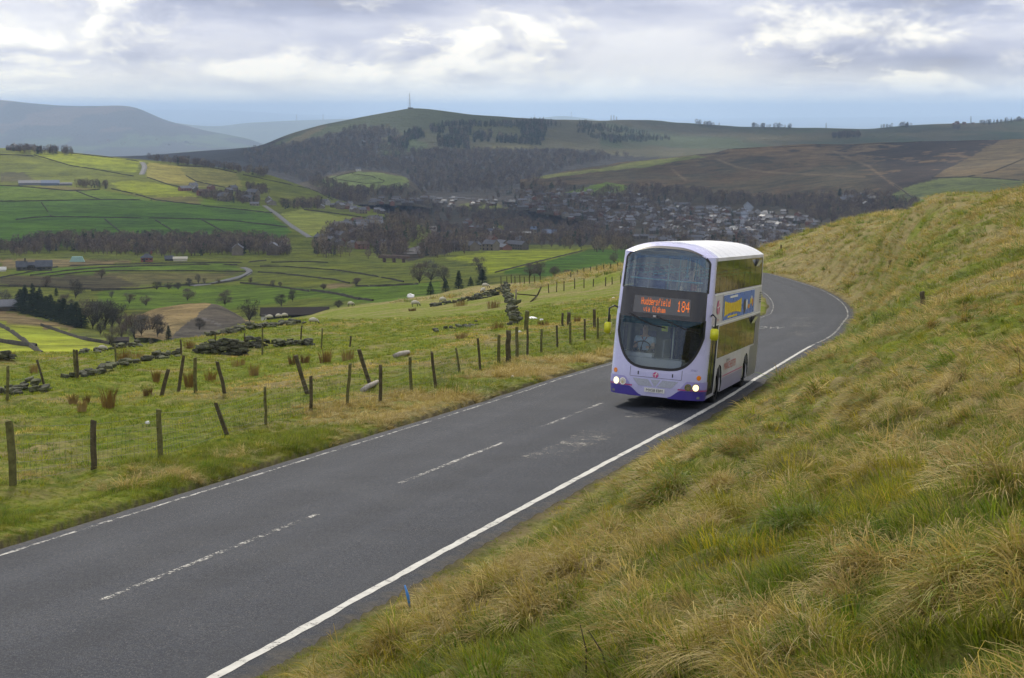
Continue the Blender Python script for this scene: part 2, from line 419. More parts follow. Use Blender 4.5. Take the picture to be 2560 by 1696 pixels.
lumpL = (fbm(GX * .55, GY * .4, 3, 31) - .5) * .38 * sstep(220, 90, GY) + (tuss(GX * .7, GY * .6) - .45) * .24 * sstep(110, 60, GY) + (fbm(GX * 2.2, GY * 1.7, 2, 37) - .5) * .09 + (fbm(GX * .12, GY * .1, 3, 41) - .5) * .6 * sstep(45, 70, GY) * sstep(150, 95, GY)
amp = sstep(.2, 3.0, eo)
right = GT < 3
GZ = np.where(inside, rz - .16, (rz + .05) * (1 - near_road) + GZ * near_road + amp * np.where(right, lump, lumpL))
GZ = np.where((~inside) & (eo < 1.2) & (~right), GZ + .10 * np.sin(np.clip(eo / 1.2, 0, 1) * math.pi), GZ)
GROUND = Layer(gu, GY, GZ)

# land cover of the near ground (1 = right hand bank with long grass, 0 = grazed left field), used by the grass material and the tufts
def ground_mat():
    m = bpy.data.materials.new('rough_pasture'); m.use_nodes = True; t = NT(m.node_tree); b = m.node_tree.nodes['Principled BSDF']
    b.inputs['Roughness'].default_value = .95; b.inputs['Specular IOR Level'].default_value = .08
    g = t.new('ShaderNodeNewGeometry').outputs['Position']; at = t.new('ShaderNodeAttribute', attribute_name='land')
    n1 = t.noise(g, .35, 6, .62); n2 = t.noise(g, 2.2, 5, .65); n3 = t.noise(g, 11., 4, .7); n4 = t.noise(g, 45., 3, .7)
    green = t.ramp(n2, [(.28, (.060, .105, .006)), (.5, (.145, .190, .010)), (.72, (.250, .265, .022))])
    straw = t.ramp(n2, [(.28, (.15, .12, .045)), (.5, (.26, .21, .088)), (.72, (.37, .30, .145))])
    sep = t.new('ShaderNodeSeparateColor'); t.inp(sep, 0, at.outputs['Color'])
    f = t.math('ADD', t.mrange(n1, .36, .62), t.math('SUBTRACT', sep.outputs[0], .5), clamp=True)
    f = t.math('ADD', f, t.mrange(n3, .35, .65, -.25, .25), clamp=True)
    c = t.mix(f, green, straw)
    c = t.mix(t.mrange(n3, .30, .46, .45, 0.), c, (.05, .055, .014, 1))
    c = t.mix(sep.outputs[1], c, (.075, .062, .040, 1))
    t.inp(b, 'Base Color', c)
    bp = t.new('ShaderNodeBump'); bp.inputs['Strength'].default_value = .9; bp.inputs['Distance'].default_value = .12
    t.inp(bp, 'Height', t.math('ADD', t.math('MULTIPLY', n3, 1.0), t.math('MULTIPLY', n4, .35))); t.inp(b, 'Normal', bp)
    return m
gP = GROUND.P()
gme = gridmesh('ground', gP, ground_mat())
def straw_at(X, Y, T):
    """share of dead straw coloured grass, 0..1"""
    r = .50 + (fbm(X * .22, Y * .16, 4, 77) - .5) * 1.7
    far = sstep(150, 240, Y)
    r = np.where(T < 3, r + .12 + .35 * far, r * .9 - .24)
    ev = np.maximum(T - 6.4, 0); r = r + np.where(T > 3, .20 * (1 - sstep(.5, 3.5, ev)), 0)
    hump = np.exp(-((T - 15.5 - 2 * (fbm(Y * .05, Y * 0, 2, 5) - .5)) / 2.2) ** 2) * (T > 3) * (Y > 58) * (Y < 125); r = r + .45 * hump
    return np.clip(r, 0, 1)
sw = straw_at(GX, GY, GT)
mud = np.clip((1 - eo / np.where(right, .35, .12)), 0, 1) * (~inside) + inside * 1.0
vcol(gme, np.stack([sw.ravel(), mud.ravel() * .9, (GT < 3).ravel() * 1.0], 1))
ground = tag(obj('ground', gme), kind='structure')

# ---------------------------------------------------------------- tarmac
def road_mat():
    m = bpy.data.materials.new('asphalt'); m.use_nodes = True; t = NT(m.node_tree); b = m.node_tree.nodes['Principled BSDF']
    b.inputs['Specular IOR Level'].default_value = .16
    g = t.new('ShaderNodeNewGeometry').outputs['Position']; uv = t.new('ShaderNodeAttribute', attribute_name='land')
    sep = t.new('ShaderNodeSeparateColor'); t.inp(sep, 0, uv.outputs['Color']); tt = sep.outputs[0]   # 0..1 across the road
    al = t.new('ShaderNodeCombineXYZ'); t.inp(al, 0, t.math('MULTIPLY', tt, 7.)); t.inp(al, 1, t.math('MULTIPLY', sep.outputs[1], 60.))
    str_ = t.noise(t.scale(al.outputs[0], (1.6, .05, 1)), 1.0, 4, .55)          # streaks along the lanes
    sp = t.noise(g, 60., 2, .8); sp2 = t.noise(g, 24., 3, .75); sp3 = t.noise(g, 9., 4, .7); pa = t.noise(g, .6, 5, .6); st = t.noise(g, 2.6, 5, .65)
    c = t.ramp(str_, [(.30, (.010, .015, .028)), (.5, (.015, .021, .037)), (.70, (.026, .032, .048))])
    c = t.mix(t.mrange(pa, .52, .70, 0, .18), c, (.050, .045, .040, 1))
    c = t.mix(t.mrange(sp3, .36, .52, .60, 0), c, (.018, .021, .028, 1))
    c = t.mix(t.mrange(sp2, .50, .66, 0, .65), c, (.056, .062, .074, 1))
    c = t.mix(t.mrange(sp, .58, .72, 0, .85), c, (.23, .215, .195, 1))
    c = t.mix(t.mrange(sp2, .30, .45, .75, 0), c, (.012, .014, .018, 1))
    c = t.mix(t.mrange(t.noise(g, 130., 1, .5), .68, .76, 0, .8), c, (.34, .32, .29, 1))
    wt = t.math('ABSOLUTE', t.math('SUBTRACT', t.math('ABSOLUTE', t.math('SUBTRACT', t.math('FRACT', t.math('MULTIPLY', tt, 2.0)), .5)), .24))   # two wheel paths in each lane
    wt = t.mrange(t.math('ADD', wt, t.mrange(st, .3, .7, -.05, .05)), .02, .14, .26, 0., True)
    c = t.mix(wt, c, (.016, .019, .027, 1))
    ed = t.math('ABSOLUTE', t.math('SUBTRACT', tt, .5))
    ed = t.mrange(t.math('ADD', ed, t.mrange(st, .3, .7, -.022, .022)), .430, .470, 0, .85)
    c = t.mix(ed, c, t.mix(t.mrange(sp3, .4, .6), (.040, .036, .031, 1), (.085, .075, .060, 1)))
    t.inp(b, 'Base Color', c)
    t.inp(b, 'Roughness', t.mrange(pa, .35, .65, .78, .83))
    bp = t.new('ShaderNodeBump'); bp.inputs['Strength'].default_value = .55; bp.inputs['Distance'].default_value = .012
    t.inp(bp, 'Height', sp); t.inp(b, 'Normal', bp)
    return m
tl = np.linspace(-.62, 6.62, 22); ri = np.arange(0, len(RE), 1.0)
TI, TT = np.meshgrid(ri, tl, indexing='ij')
rough_edge = (fbm(TI * .35, TT * 0 + (TT > 3) * 50, 4, 8) - .5) * .5
TT2 = TT + np.where(TT < -.5, rough_edge, 0) + np.where(TT > 6.5, rough_edge, 0)
rP = rpt(TI, TT2)
rP[..., 2] -= np.where((TT < -.5) | (TT > 6.5), .10, 0)
rme = gridmesh('road', rP, road_mat())
vcol(rme, np.stack([((TT2 + .62) / 7.24).ravel(), (TI / len(RE)).ravel(), TI.ravel() * 0], 1))
road = tag(obj('road', rme), kind='structure')

def paint_mat(name, wear, col=(.52, .51, .47), grain=38.):
    m = bpy.data.materials.new(name); m.use_nodes = True; t = NT(m.node_tree); b = m.node_tree.nodes['Principled BSDF']
    g = t.new('ShaderNodeNewGeometry').outputs['Position']
    n = t.noise(g, grain * .6, 4, .75); n2 = t.noise(g, 5.0, 4, .6)
    k = t.math('ADD', t.math('MULTIPLY', n, .6), t.math('MULTIPLY', n2, .4))
    t.inp(b, 'Base Color', t.ramp(n2, [(.3, tuple(c * .72 for c in col)), (.7, col)])); b.inputs['Roughness'].default_value = .7
    n3 = t.noise(g, 1.1, 3, .6); wv = t.mrange(n3, .35, .65, -.035, .035)
    t.inp(b, 'Alpha', t.mrange(t.math('ADD', k, wv), wear - .035, wear + .035)); return m
P_SOLID = paint_mat('line_paint', .40); P_WORN = paint_mat('worn_line_paint', .515, (.42, .41, .38)); P_THIN = paint_mat('thin_worn_line_paint', .545, (.46, .45, .41)); P_GHOST = paint_mat('scuffed_pale_patch', .575, (.22, .21, .19))
def stripe(name, i0, i1, t0, t1, m, dz=.006, n=None, jag=.02, off=0):
    n = n or max(2, int((i1 - i0) * 2)); ii = np.linspace(i0, i1, n)
    a = t0 + (fbm(ii * 1.7, ii * 0 + off, 3, 21) - .5) * jag * 2; c = t1 + (fbm(ii * 1.7, ii * 0 + 40 + off, 3, 22) - .5) * jag * 2
    P = np.stack([rpt(ii, a, dz), rpt(ii, c, dz)], 1)
    return obj(name, gridmesh(name, P, m), road)
def ridx(px, py):
    p = on_road(px, py); return float(road_st(np.array([p[0]]), np.array([p[1]]))[0][0])
stripe('edge_line', 0, 168, -.06, .06, P_SOLID); stripe('edge_line', 168, len(RE) - 1, -.055, .055, P_WORN)
stripe('edge_line', 0, len(RE) - 60, 5.93, 6.00, P_WORN, jag=.03)
for (a, b_), m in ((((240, 1515), (805, 1293)), P_THIN), (((1000, 1213), (1265, 1113)), P_WORN), (((1360, 1072), (1507, 1012)), P_THIN)):
    pa, pb = on_road(*a), on_road(*b_)
    (ia, ib), (ta, tb) = road_st(np.array([pa[0], pb[0]]), np.array([pa[1], pb[1]]))
    stripe('centre_dash', ia, ib, (ta + tb) / 2 - .05, (ta + tb) / 2 + .05, m)
_i = ridx(1507, 1012) + 7
for k in range(2): stripe('centre_dash', _i + k * 19, _i + k * 19 + 12, 2.85, 2.95, P_WORN)
stripe('scuff_patch', ridx(1400, 1220) + 8, ridx(1400, 1220) + 19, .95, 1.75, P_GHOST, jag=.25)
stripe('scuff_patch', ridx(1400, 1220) + 26, ridx(1400, 1220) + 44, .8, 1.5, P_GHOST, jag=.3, off=9)
for k, (ii, ln) in enumerate(((190, 16), (225, 22), (262, 12))): stripe('scuff_patch', ii, ii + ln, 1.0 + k * .6, 2.2 + k * .8, P_GHOST, jag=.4, off=k * 7)

def road_word(word, i0, tc, width, length):
    cu = bpy.data.curves.new('t', 'FONT'); cu.body = word; cu.size = 1.0; cu.align_x = 'CENTER'; to = bpy.data.objects.new('t', cu); COL.objects.link(to); bpy.context.view_layer.update()
    me = bpy.data.meshes.new_from_object(to.evaluated_get(bpy.context.evaluated_depsgraph_get())); bpy.data.objects.remove(to); bpy.data.curves.remove(cu)
    co = np.array([v.co[:] for v in me.vertices]); kx = width / (co[:, 0].max() - co[:, 0].min()); ky = length / co[:, 1].max()
    me.vertices.foreach_set('co', rpt(i0 + co[:, 1] * ky / .5, tc - co[:, 0] * kx, .007).astype(np.float32).reshape(-1)); me.materials.append(P_WORN); me.name = 'painted_word'; return tag(obj('painted_word', me, road), 'worn white word SLOW painted across the lane beyond the bus')
road_word('SLOW', 214, 4.35, 2.5, 4.2)
# ================================================================ the valley and the hills beyond
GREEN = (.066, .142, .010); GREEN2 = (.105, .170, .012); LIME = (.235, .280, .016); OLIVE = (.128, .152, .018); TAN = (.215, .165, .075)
ROUGH = (.140, .130, .042); HEATH = (.036, .025, .019); BROWN = (.090, .075, .034); WOODF = (.060, .052, .036); MOOR = (.090, .088, .040); GREYF = (.090, .085, .080)  # land tones darkened to hold cloud shade; sunlit fields kept bright
def loft(name, cols, curves, pxr, step, rows, relief, rscale, seed, colfn, lm, sharp=None, smooth=2):
    """ground sheet through traced curves; every curve is a list of (column, row, distance)"""
    u0 = uq(pxr[0], 500)[0]; u1 = uq(pxr[1], 500)[0]; U = np.linspace(u0, u1, int((pxr[1] - pxr[0]) / step) + 1)
    Q = []; D = []
    for c in curves:
        c = np.array(c, float); uu, qq = uq(c[:, 0], c[:, 1]); Q.append(np.interp(U, uu, qq)); D.append(np.interp(U, uu, c[:, 2]))
    Q = np.array(Q); D = np.array(D)
    k = np.ones(5) / 5                                     # soften the corners of the traced lines
    for A in (Q, D):
        for i in range(len(A)):
            for _ in range(smooth): A[i] = np.convolve(np.pad(A[i], 2, 'edge'), k, 'valid')
    Z = Q * D
    t = []; n = len(curves)
    for i in range(n - 1): t += list(i + np.arange(rows[i]) / rows[i])
    t.append(n - 1); t = np.array(t)
    Zr = np.zeros((len(t), len(U))); Dr = np.zeros_like(Zr)
    i0 = np.minimum(t.astype(int), n - 2); f = t - i0
    for r in range(len(t)):
        a, fr = i0[r], f[r]
        Dr[r] = D[a] * (1 - fr) + D[a + 1] * fr
        # Hermite in distance so that slopes run on smoothly
        def sl(j):
            j0, j1 = max(j - 1, 0), min(j + 1, n - 1); return (Z[j1] - Z[j0]) / (D[j1] - D[j0])
        h = D[a + 1] - D[a]; m0, m1 = sl(a) * h, sl(a + 1) * h
        sm = (sharp or 1.0)
        lin = Z[a] * (1 - fr) + Z[a + 1] * fr
        her = (2 * fr ** 3 - 3 * fr ** 2 + 1) * Z[a] + (fr ** 3 - 2 * fr ** 2 + fr) * m0 + (-2 * fr ** 3 + 3 * fr ** 2) * Z[a + 1] + (fr ** 3 - fr ** 2) * m1
        Zr[r] = lin * .4 + her * .6
    X = U[None, :] * Dr
    Zr = Zr + (fbm(X / rscale, Dr / rscale, 4, seed) - .5) * relief
    L = Layer(U, Dr, Zr); P = L.P(); L.P3 = P
    px, py = proj(P)
    C = colfn(px, py, P)
    me = gridmesh(name, P, lm); vcol(me, C.reshape(-1, 3))
    L.o = tag(obj(name, me), kind='structure'); return L
def paint(px, py, base, polys, jit=0.0, P=None):
    wx = (vnoise(px / 9., py / 5., 5) - .5) * 5 + (vnoise(px / 26., py / 12., 6) - .5) * 6; wy = (vnoise(px / 9., py / 5., 7) - .5) * 2.4; px = px + wx; py = py + wy
    base = np.array(base); C = np.empty(px.shape + (3,)); C[:] = base
    for poly, c in polys:
        C[inpoly(px, py, poly)] = c
    return C
LM_V = land_mat('valley_grass', .045, .5, .5); LM_H = land_mat('hill_land', .018, .42, .45); LM_F = land_mat('far_land', .0025, .30, .2)
def row(y, D, xs=(-900, 0, 450, 950, 1300, 1700, 2200, 2600, 3500)):
    y = list(y) + [y[-1]] * (len(xs) - len(y)); D = D if isinstance(D, (list, tuple)) else [D] * len(xs); return list(zip(xs, y, D))
V_CURVES = [row([990, 985, 950, 830, 790, 780, 775], 240), row([830, 815, 838, 775, 735, 730, 725], 420), row([765, 762, 768, 728, 700, 695], 620), row([705, 703, 700, 690, 672, 668], 860),
            row([646, 644, 643, 645, 644, 642], 1150), row([606, 604, 602, 608, 616, 615], 1500), row([577, 575, 572, 572, 582, 585], 1900), row([545, 545, 545, 540, 548, 556], 2400),
            row([515, 515, 512, 507, 512, 520], 2900), row([495, 495, 490, 484, 490, 495], 3400), row([490, 490, 488, 480, 486, 490], 3900), row([500], 4600)]
def valley_col(px, py, P):
    polys = [([(-900, 1000), (3500, 1000), (3500, 600), (-900, 600)], OLIVE)]
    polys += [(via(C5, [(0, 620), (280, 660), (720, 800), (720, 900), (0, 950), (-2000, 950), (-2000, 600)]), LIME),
              (via(C5, [(-2000, 540), (0, 565), (320, 640), (620, 700), (300, 690), (0, 640), (-2000, 600)]), TAN),
              (via(C5, [(640, 440), (1600, 400), (2100, 430), (2060, 480), (1600, 560), (1100, 560), (640, 560)]), GREEN2),
              (via(C5, [(0, 350), (640, 320), (1000, 400), (640, 440), (0, 400)]), BROWN), (via(C5, [(700, 320), (1560, 320), (1400, 380), (900, 400)]), ROUGH),
              (via(C5, [(0, 330), (330, 290), (1500, 260), (1600, 300), (800, 310), (300, 350)]), GREEN2), (via(C5, [(0, 235), (500, 235), (900, 250), (500, 280), (0, 290)]), TAN),
              (via(C5, [(2000, 440), (2600, 400), (2900, 380), (2900, 520), (2360, 520), (2000, 480)]), GREEN2), (via(C5, [(2180, 390), (2330, 400), (2200, 430), (2120, 420)]), TAN),
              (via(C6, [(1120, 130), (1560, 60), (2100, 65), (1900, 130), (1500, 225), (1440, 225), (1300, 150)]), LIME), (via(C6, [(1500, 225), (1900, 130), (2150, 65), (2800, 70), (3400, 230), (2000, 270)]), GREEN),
              (via(C6, [(-1900, 60), (600, 60), (880, 150), (1300, 60), (1500, 30), (2600, 40), (6000, 60), (6000, -500), (-1900, -500)]), WOODF)]
    polys += [(via(C3, p), c) for p, c in (([(370, 740), (520, 710), (760, 725), (780, 745), (500, 770), (380, 765)], OLIVE), ([(900, 760), (1130, 755), (1240, 790), (1000, 800)], OLIVE), ([(1780, 670), (1900, 625), (2030, 660), (1980, 700), (1800, 700)], GREEN2),
                                            ([(1090, 910), (1230, 905), (1240, 945), (1100, 950)], OLIVE))]
    polys += [(via(CI, [(1200, 780), (1290, 775), (1400, 870), (1200, 880)]), GREYF)]
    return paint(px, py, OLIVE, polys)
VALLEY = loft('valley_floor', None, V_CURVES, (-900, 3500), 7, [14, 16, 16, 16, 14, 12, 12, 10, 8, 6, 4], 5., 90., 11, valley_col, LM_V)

# spoil heap in the dip
M_CURVES = [[(330, 850, 380), (400, 852, 380), (450, 870, 375), (560, 850, 385), (640, 820, 400), (700, 820, 400)],
            [(330, 815, 440), (380, 802, 440), (450, 805, 430), (520, 810, 430), (600, 806, 440), (640, 812, 440), (700, 830, 440)],
            [(330, 806, 500), (395, 772, 500), (440, 762, 500), (470, 758, 500), (500, 758, 500), (532, 757, 490), (560, 766, 490), (600, 788, 480), (640, 812, 470), (700, 830, 470)],
            [(330, 860, 540), (470, 830, 550), (532, 820, 550), (640, 850, 520), (700, 870, 520)]]
def mound_col(px, py, P):
    C = paint(px, py, TAN, [(via(C5, [(1400, 510), (1500, 555), (1680, 660), (1680, 900), (1000, 900), (1180, 690), (1300, 600), (1370, 540)]), (.085, .074, .058)), (via(C5, [(1500, 555), (1530, 555), (1700, 660), (1640, 660)]), TAN),
                            (via(C5, [(1320, 620), (1345, 615), (1480, 672), (1460, 676)]), (.13, .12, .115))])
    n = fbm(P[..., 0] / 9, P[..., 1] / 12, 4, 13)[..., None]; return C * (.7 + .6 * n)
MOUND = loft('spoil_heap', None, M_CURVES, (330, 700), 3, [18, 22, 10], 4.0, 26., 12, mound_col, LM_V, smooth=14)

# left hillside with walled fields
H_CURVES = [[(-900, 665, 1200), (0, 660, 1200), (950, 655, 1200), (1020, 680, 1200), (1120, 700, 1200)],
            [(-900, 608, 1350), (0, 606, 1350), (300, 602, 1350), (700, 600, 1350), (900, 598, 1370), (1010, 600, 1400), (1120, 640, 1400)],
            [(-900, 535, 1650), (0, 540, 1650), (450, 540, 1650), (700, 545, 1650), (900, 545, 1650), (1000, 550, 1650), (1120, 600, 1650)],
            [(-900, 465, 1950), (0, 480, 1950), (300, 484, 1950), (500, 488, 1950), (700, 505, 1950), (850, 522, 1900), (1000, 540, 1850), (1120, 600, 1850)],
            [(-900, 400, 2200), (0, 420, 2200), (200, 425, 2200), (400, 440, 2200), (600, 460, 2200), (750, 490, 2150), (850, 508, 2100), (1000, 545, 2050), (1120, 610, 2050)],
            [(-900, 345, 2400), (0, 368, 2400), (80, 372, 2400), (185, 384, 2400), (340, 401, 2380), (520, 416, 2360), (667, 436, 2340), (760, 468, 2300), (836, 500, 2250), (1000, 548, 2150), (1120, 620, 2150)],
            [(-900, 420, 2800), (0, 430, 2800), (520, 470, 2750), (836, 560, 2600), (1120, 700, 2500)]]
def hill_col(px, py, P):  # sunlit patches on the slope are painted in as brighter lime fields
    A = lambda *p: via(C2, p)
    polys = [(A((-2200, 560), (0, 580), (180, 590), (450, 610), (580, 600), (920, 665), (1190, 690), (1600, 745), (1720, 850), (1680, 895), (0, 950), (-2200, 950)), GREEN),
             (A((0, 590), (180, 590), (470, 615), (590, 660), (200, 670), (0, 672), (-2200, 660)), GREEN2), (A((470, 612), (590, 600), (800, 640), (920, 665), (590, 662)), GREEN2),
             (A((700, 610), (900, 650), (1150, 640), (1190, 690), (930, 668)), ROUGH), (A((180, 590), (300, 580), (580, 600), (450, 612)), ROUGH),
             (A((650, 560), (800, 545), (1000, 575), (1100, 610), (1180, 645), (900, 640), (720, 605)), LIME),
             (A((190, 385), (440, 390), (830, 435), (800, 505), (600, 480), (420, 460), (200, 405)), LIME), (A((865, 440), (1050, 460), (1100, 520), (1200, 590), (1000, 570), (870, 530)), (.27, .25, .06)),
             (A((1050, 460), (1240, 470), (1400, 505), (1440, 590), (1200, 590), (1100, 520)), (.20, .20, .05)), (A((1440, 520), (1600, 540), (1900, 605), (1980, 670), (1600, 650), (1440, 590)), OLIVE),
             (A((1590, 510), (1870, 590), (1880, 605), (1600, 540)), OLIVE), (A((1200, 655), (1540, 690), (1600, 740), (1190, 692)), GREEN2),
             (A((1660, 745), (1800, 715), (2160, 780), (2180, 850), (1900, 890), (1800, 870)), (.23, .26, .045)), (A((1800, 710), (2400, 775), (2400, 790), (2000, 760)), OLIVE),
             (A((1580, 905), (1680, 900), (1690, 925), (1600, 930)), LIME), (A((0, 500), (140, 500), (200, 545), (0, 560)), MOOR)]
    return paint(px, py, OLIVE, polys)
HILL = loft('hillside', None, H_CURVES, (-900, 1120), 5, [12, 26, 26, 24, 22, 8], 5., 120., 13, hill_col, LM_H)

# spur with small walled fields
SP_CURVES = [[(700, 520, 2500), (800, 515, 2500), (960, 510, 2500), (1080, 520, 2500)], [(700, 500, 2650), (760, 490, 2650), (850, 488, 2650), (960, 488, 2650), (1022, 486, 2650), (1080, 510, 2650)],
             [(700, 480, 2850), (790, 455, 2850), (850, 440, 2850), (960, 436, 2850), (1022, 452, 2850), (1080, 505, 2850)], [(700, 470, 3000), (800, 446, 3000), (870, 429, 3000), (920, 427, 3000), (1000, 440, 3000), (1022, 448, 3000), (1080, 510, 3000)],
             [(700, 530, 3200), (900, 500, 3200), (1080, 560, 3200)]]
SPUR = loft('field_spur', None, SP_CURVES, (700, 1080), 5, [6, 16, 12, 6], 2., 120., 14, lambda px, py, P: paint(px, py, WOODF, [(via(C3, [(-20, 600), (130, 575), (240, 550), (400, 560), (570, 590), (590, 650), (300, 665), (100, 690), (-30, 640)]), (.12, .17, .045))]), LM_H)

# heather covered hill on the right
R_CURVES = [[(1300, 520, 2300), (1500, 560, 2150), (1900, 590, 1900), (2300, 600, 1500), (2600, 620, 1350), (3500, 640, 1200)],
            [(1300, 480, 2450), (1420, 500, 2400), (1700, 520, 2300), (1900, 528, 2200), (2200, 540, 1900), (2400, 545, 1700), (2600, 540, 1600), (3500, 520, 1500)],
            [(1300, 465, 2600), (1420, 468, 2580), (1600, 465, 2550), (1900, 455, 2500), (2150, 460, 2300), (2350, 450, 2200), (2600, 440, 2100), (3500, 420, 1900)],
            [(1300, 456, 2700), (1420, 440, 2750), (1600, 428, 2750), (1900, 402, 2750), (2200, 395, 2700), (2400, 392, 2600), (2600, 390, 2500), (3500, 370, 2300)],
            [(1300, 452, 2800), (1332, 448, 2850), (1446, 422, 2900), (1560, 407, 2950), (1700, 393, 3000), (1787, 383, 3000), (1813, 374, 3000), (1993, 365, 3000), (2127, 362, 3000), (2328, 353, 2950), (2508, 348, 2900), (2600, 343, 2850), (3500, 310, 2700)],
            [(1300, 490, 3200), (1700, 440, 3400), (2300, 410, 3400), (3500, 380, 3200)]]
def heath_col(px, py, P):
    A = lambda *p: via(C4, p)
    C = paint(px, py, HEATH, [(A((-400, 480), (0, 470), (120, 500), (250, 480), (500, 500), (1000, 560), (1600, 540), (2400, 700), (-400, 800)), WOODF),
                              (A((-400, 430), (0, 385), (200, 345), (540, 310), (600, 318), (420, 345), (250, 380), (150, 385), (0, 400), (-300, 440)), (.17, .19, .05)),
                              (A((1600, 545), (1700, 490), (1900, 435), (2100, 432), (2367, 450), (4000, 470), (4000, 900), (1800, 900)), (.125, .150, .04)),
                              (A((1860, 430), (2240, 225), (2367, 205), (4000, 150), (4000, 480), (2367, 450), (2100, 432)), (.125, .095, .046)),
                              (A((-200, 520), (30, 460), (180, 480), (150, 500), (0, 540)), GREEN2)])
    hm = (np.abs(C - np.array(HEATH)).sum(-1) < 1e-6)
    X, Y = P[..., 0], P[..., 1]; n = fbm(X / 60, Y / 90, 5, 51); n2 = fbm(X / 15 + Y / 90, Y / 30, 4, 57)
    # dead grass among the heather, most of it towards the crest
    cx, cy = (px - 1500) * 2.233, (py - 250) * 2.233
    crest = np.clip(1 - (cy - 240 - np.interp(cx, [0, 600, 1300, 2400], [150, 60, 15, 0])) / 190, 0, 1)
    right = sstep(1350, 1700, cx)
    g = sstep(.555, .60, n * .6 + n2 * .4 + crest * .13 - right * .13 - .02 * (cx < 200))
    low = sstep(250, 420, cy) * (1 - right)
    h = np.array(HEATH) * (1 - low[..., None]) + np.array((.080, .066, .036)) * low[..., None]
    n9 = fbm(X / 11, Y / 14, 3, 58); h = h * (.6 + .9 * n9[..., None])
    mixc = h * (1 - g[..., None]) + np.array((.150, .105, .055)) * g[..., None] * (1 - .35 * low[..., None])
    C = np.where(hm[..., None], mixc, C)
    for line in ([(640, 325), (700, 350), (760, 375), (940, 405), (1150, 415), (1480, 430)], [(1310, 290), (1400, 330), (1500, 370), (1570, 425), (1640, 475), (1700, 510), (1780, 575)], [(400, 385), (440, 420), (480, 450)]):
        l = np.array(line, float)
        for a, b in zip(l[:-1], l[1:]):
            d = b - a; t = np.clip(((cx - a[0]) * d[0] + (cy - a[1]) * d[1]) / (d @ d), 0, 1)
            dist = np.hypot(cx - a[0] - t * d[0], cy - a[1] - t * d[1]); k = sstep(8, 3, dist)[..., None] * .5
            C = C * (1 - k) + np.array((.22, .165, .095)) * k
    return C
HEATHER = loft('heather_hill', None, R_CURVES, (1300, 3500), 4.5, [8, 26, 30, 28, 8], 7., 130., 15, heath_col, LM_H)

# hill with the mast and the upland running right from it
MH_CURVES = [[(-200, 520, 3000), (600, 515, 3000), (1000, 510, 3000), (1400, 505, 3000), (2000, 480, 3200), (3500, 470, 3200)],
             [(-200, 490, 3300), (560, 480, 3300), (800, 470, 3300), (1000, 468, 3300), (1300, 462, 3300), (1600, 440, 3500), (2000, 420, 3600), (3500, 400, 3600)],
             [(-200, 440, 3700), (560, 432, 3700), (700, 420, 3700), (1000, 412, 3700), (1300, 402, 3700), (1500, 385, 3900), (1700, 375, 4200), (2000, 372, 4300), (3500, 370, 4300)],
             [(-200, 410, 4000), (500, 405, 4000), (640, 380, 4000), (760, 358, 4000), (900, 348, 4000), (1100, 348, 4000), (1300, 350, 4050), (1500, 345, 4300), (1700, 345, 4700), (2000, 350, 4800), (3500, 345, 4800)],
             [(-200, 400, 4300), (500, 395, 4300), (620, 376, 4300), (659, 370, 4300), (718, 342, 4300), (800, 320, 4300), (900, 308, 4300), (1024, 302, 4300), (1150, 306, 4300), (1317, 316, 4350), (1500, 316, 4700), (1700, 326, 5100), (2000, 332, 5200), (2400, 328, 5200), (3500, 310, 5200)],
             [(-200, 398, 4500), (500, 392, 4550), (620, 372, 4600), (659, 364, 4600), (718, 338, 4600), (803, 314, 4600), (920, 290, 4600), (1000, 274, 4600), (1024, 269, 4600), (1066, 271, 4600), (1180, 286, 4650), (1317, 297, 4700), (1393, 299, 4800), (1503, 300, 5000), (1603, 298, 5200), (1679, 307, 5400), (1858, 319, 5600), (2037, 322, 5700), (2172, 322, 5700), (2261, 315, 5700), (2378, 310, 5700), (2485, 306, 5700), (2560, 297, 5700), (3500, 270, 5700)],
             [(-200, 430, 5200), (1000, 340, 5400), (1500, 340, 6000), (2000, 345, 6500), (3500, 320, 6500)]]
def mast_col(px, py, P):  # cloud shade on this hill is worked into its darker colours
    A = lambda *p: via(C3, p)
    C = paint(px, py, MOOR, [(A((-2200, 330), (0, 330), (200, 275), (450, 270), (530, 300), (400, 330), (560, 400), (1000, 400), (1700, 400), (2050, 450), (2400, 460), (2400, 900), (-2200, 900)), (.034, .030, .026)),
                             (A((380, 370), (600, 330), (720, 370), (700, 400), (540, 440), (400, 440)), (.075, .105, .034)), (A((560, 300), (850, 250), (1300, 250), (1500, 260), (1480, 330), (1000, 330), (600, 330)), (.10, .105, .042)),
                             (A((1050, 385), (1440, 375), (1440, 400), (1050, 405)), (.13, .125, .052)), (A((1480, 260), (1700, 260), (2400, 340), (2400, 450), (2000, 450), (1500, 380)), (.105, .098, .045)),
                             (A((0, 250), (600, 120), (1100, 180), (1350, 200), (900, 235), (560, 300), (450, 255), (260, 260), (0, 315), (-400, 400)), (.075, .092, .036)),
                             (A((-300, 400), (0, 240), (60, 250), (-150, 370)), (.14, .12, .055))])
    m = px > 1500
    n = fbm(P[..., 0] / 160, P[..., 1] / 420, 3, 61)
    C2_ = np.where((n > .55)[..., None], np.array((.062, .085, .032)), np.where((n < .42)[..., None], np.array((.105, .098, .045)), np.array((.078, .086, .038))))
    return np.where((m & (py < 372))[..., None], C2_, C)
MAST_HILL = loft('mast_hill', None, MH_CURVES, (-200, 3500), 7, [5, 16, 20, 16, 16, 8], 9., 260., 16, mast_col, LM_F)

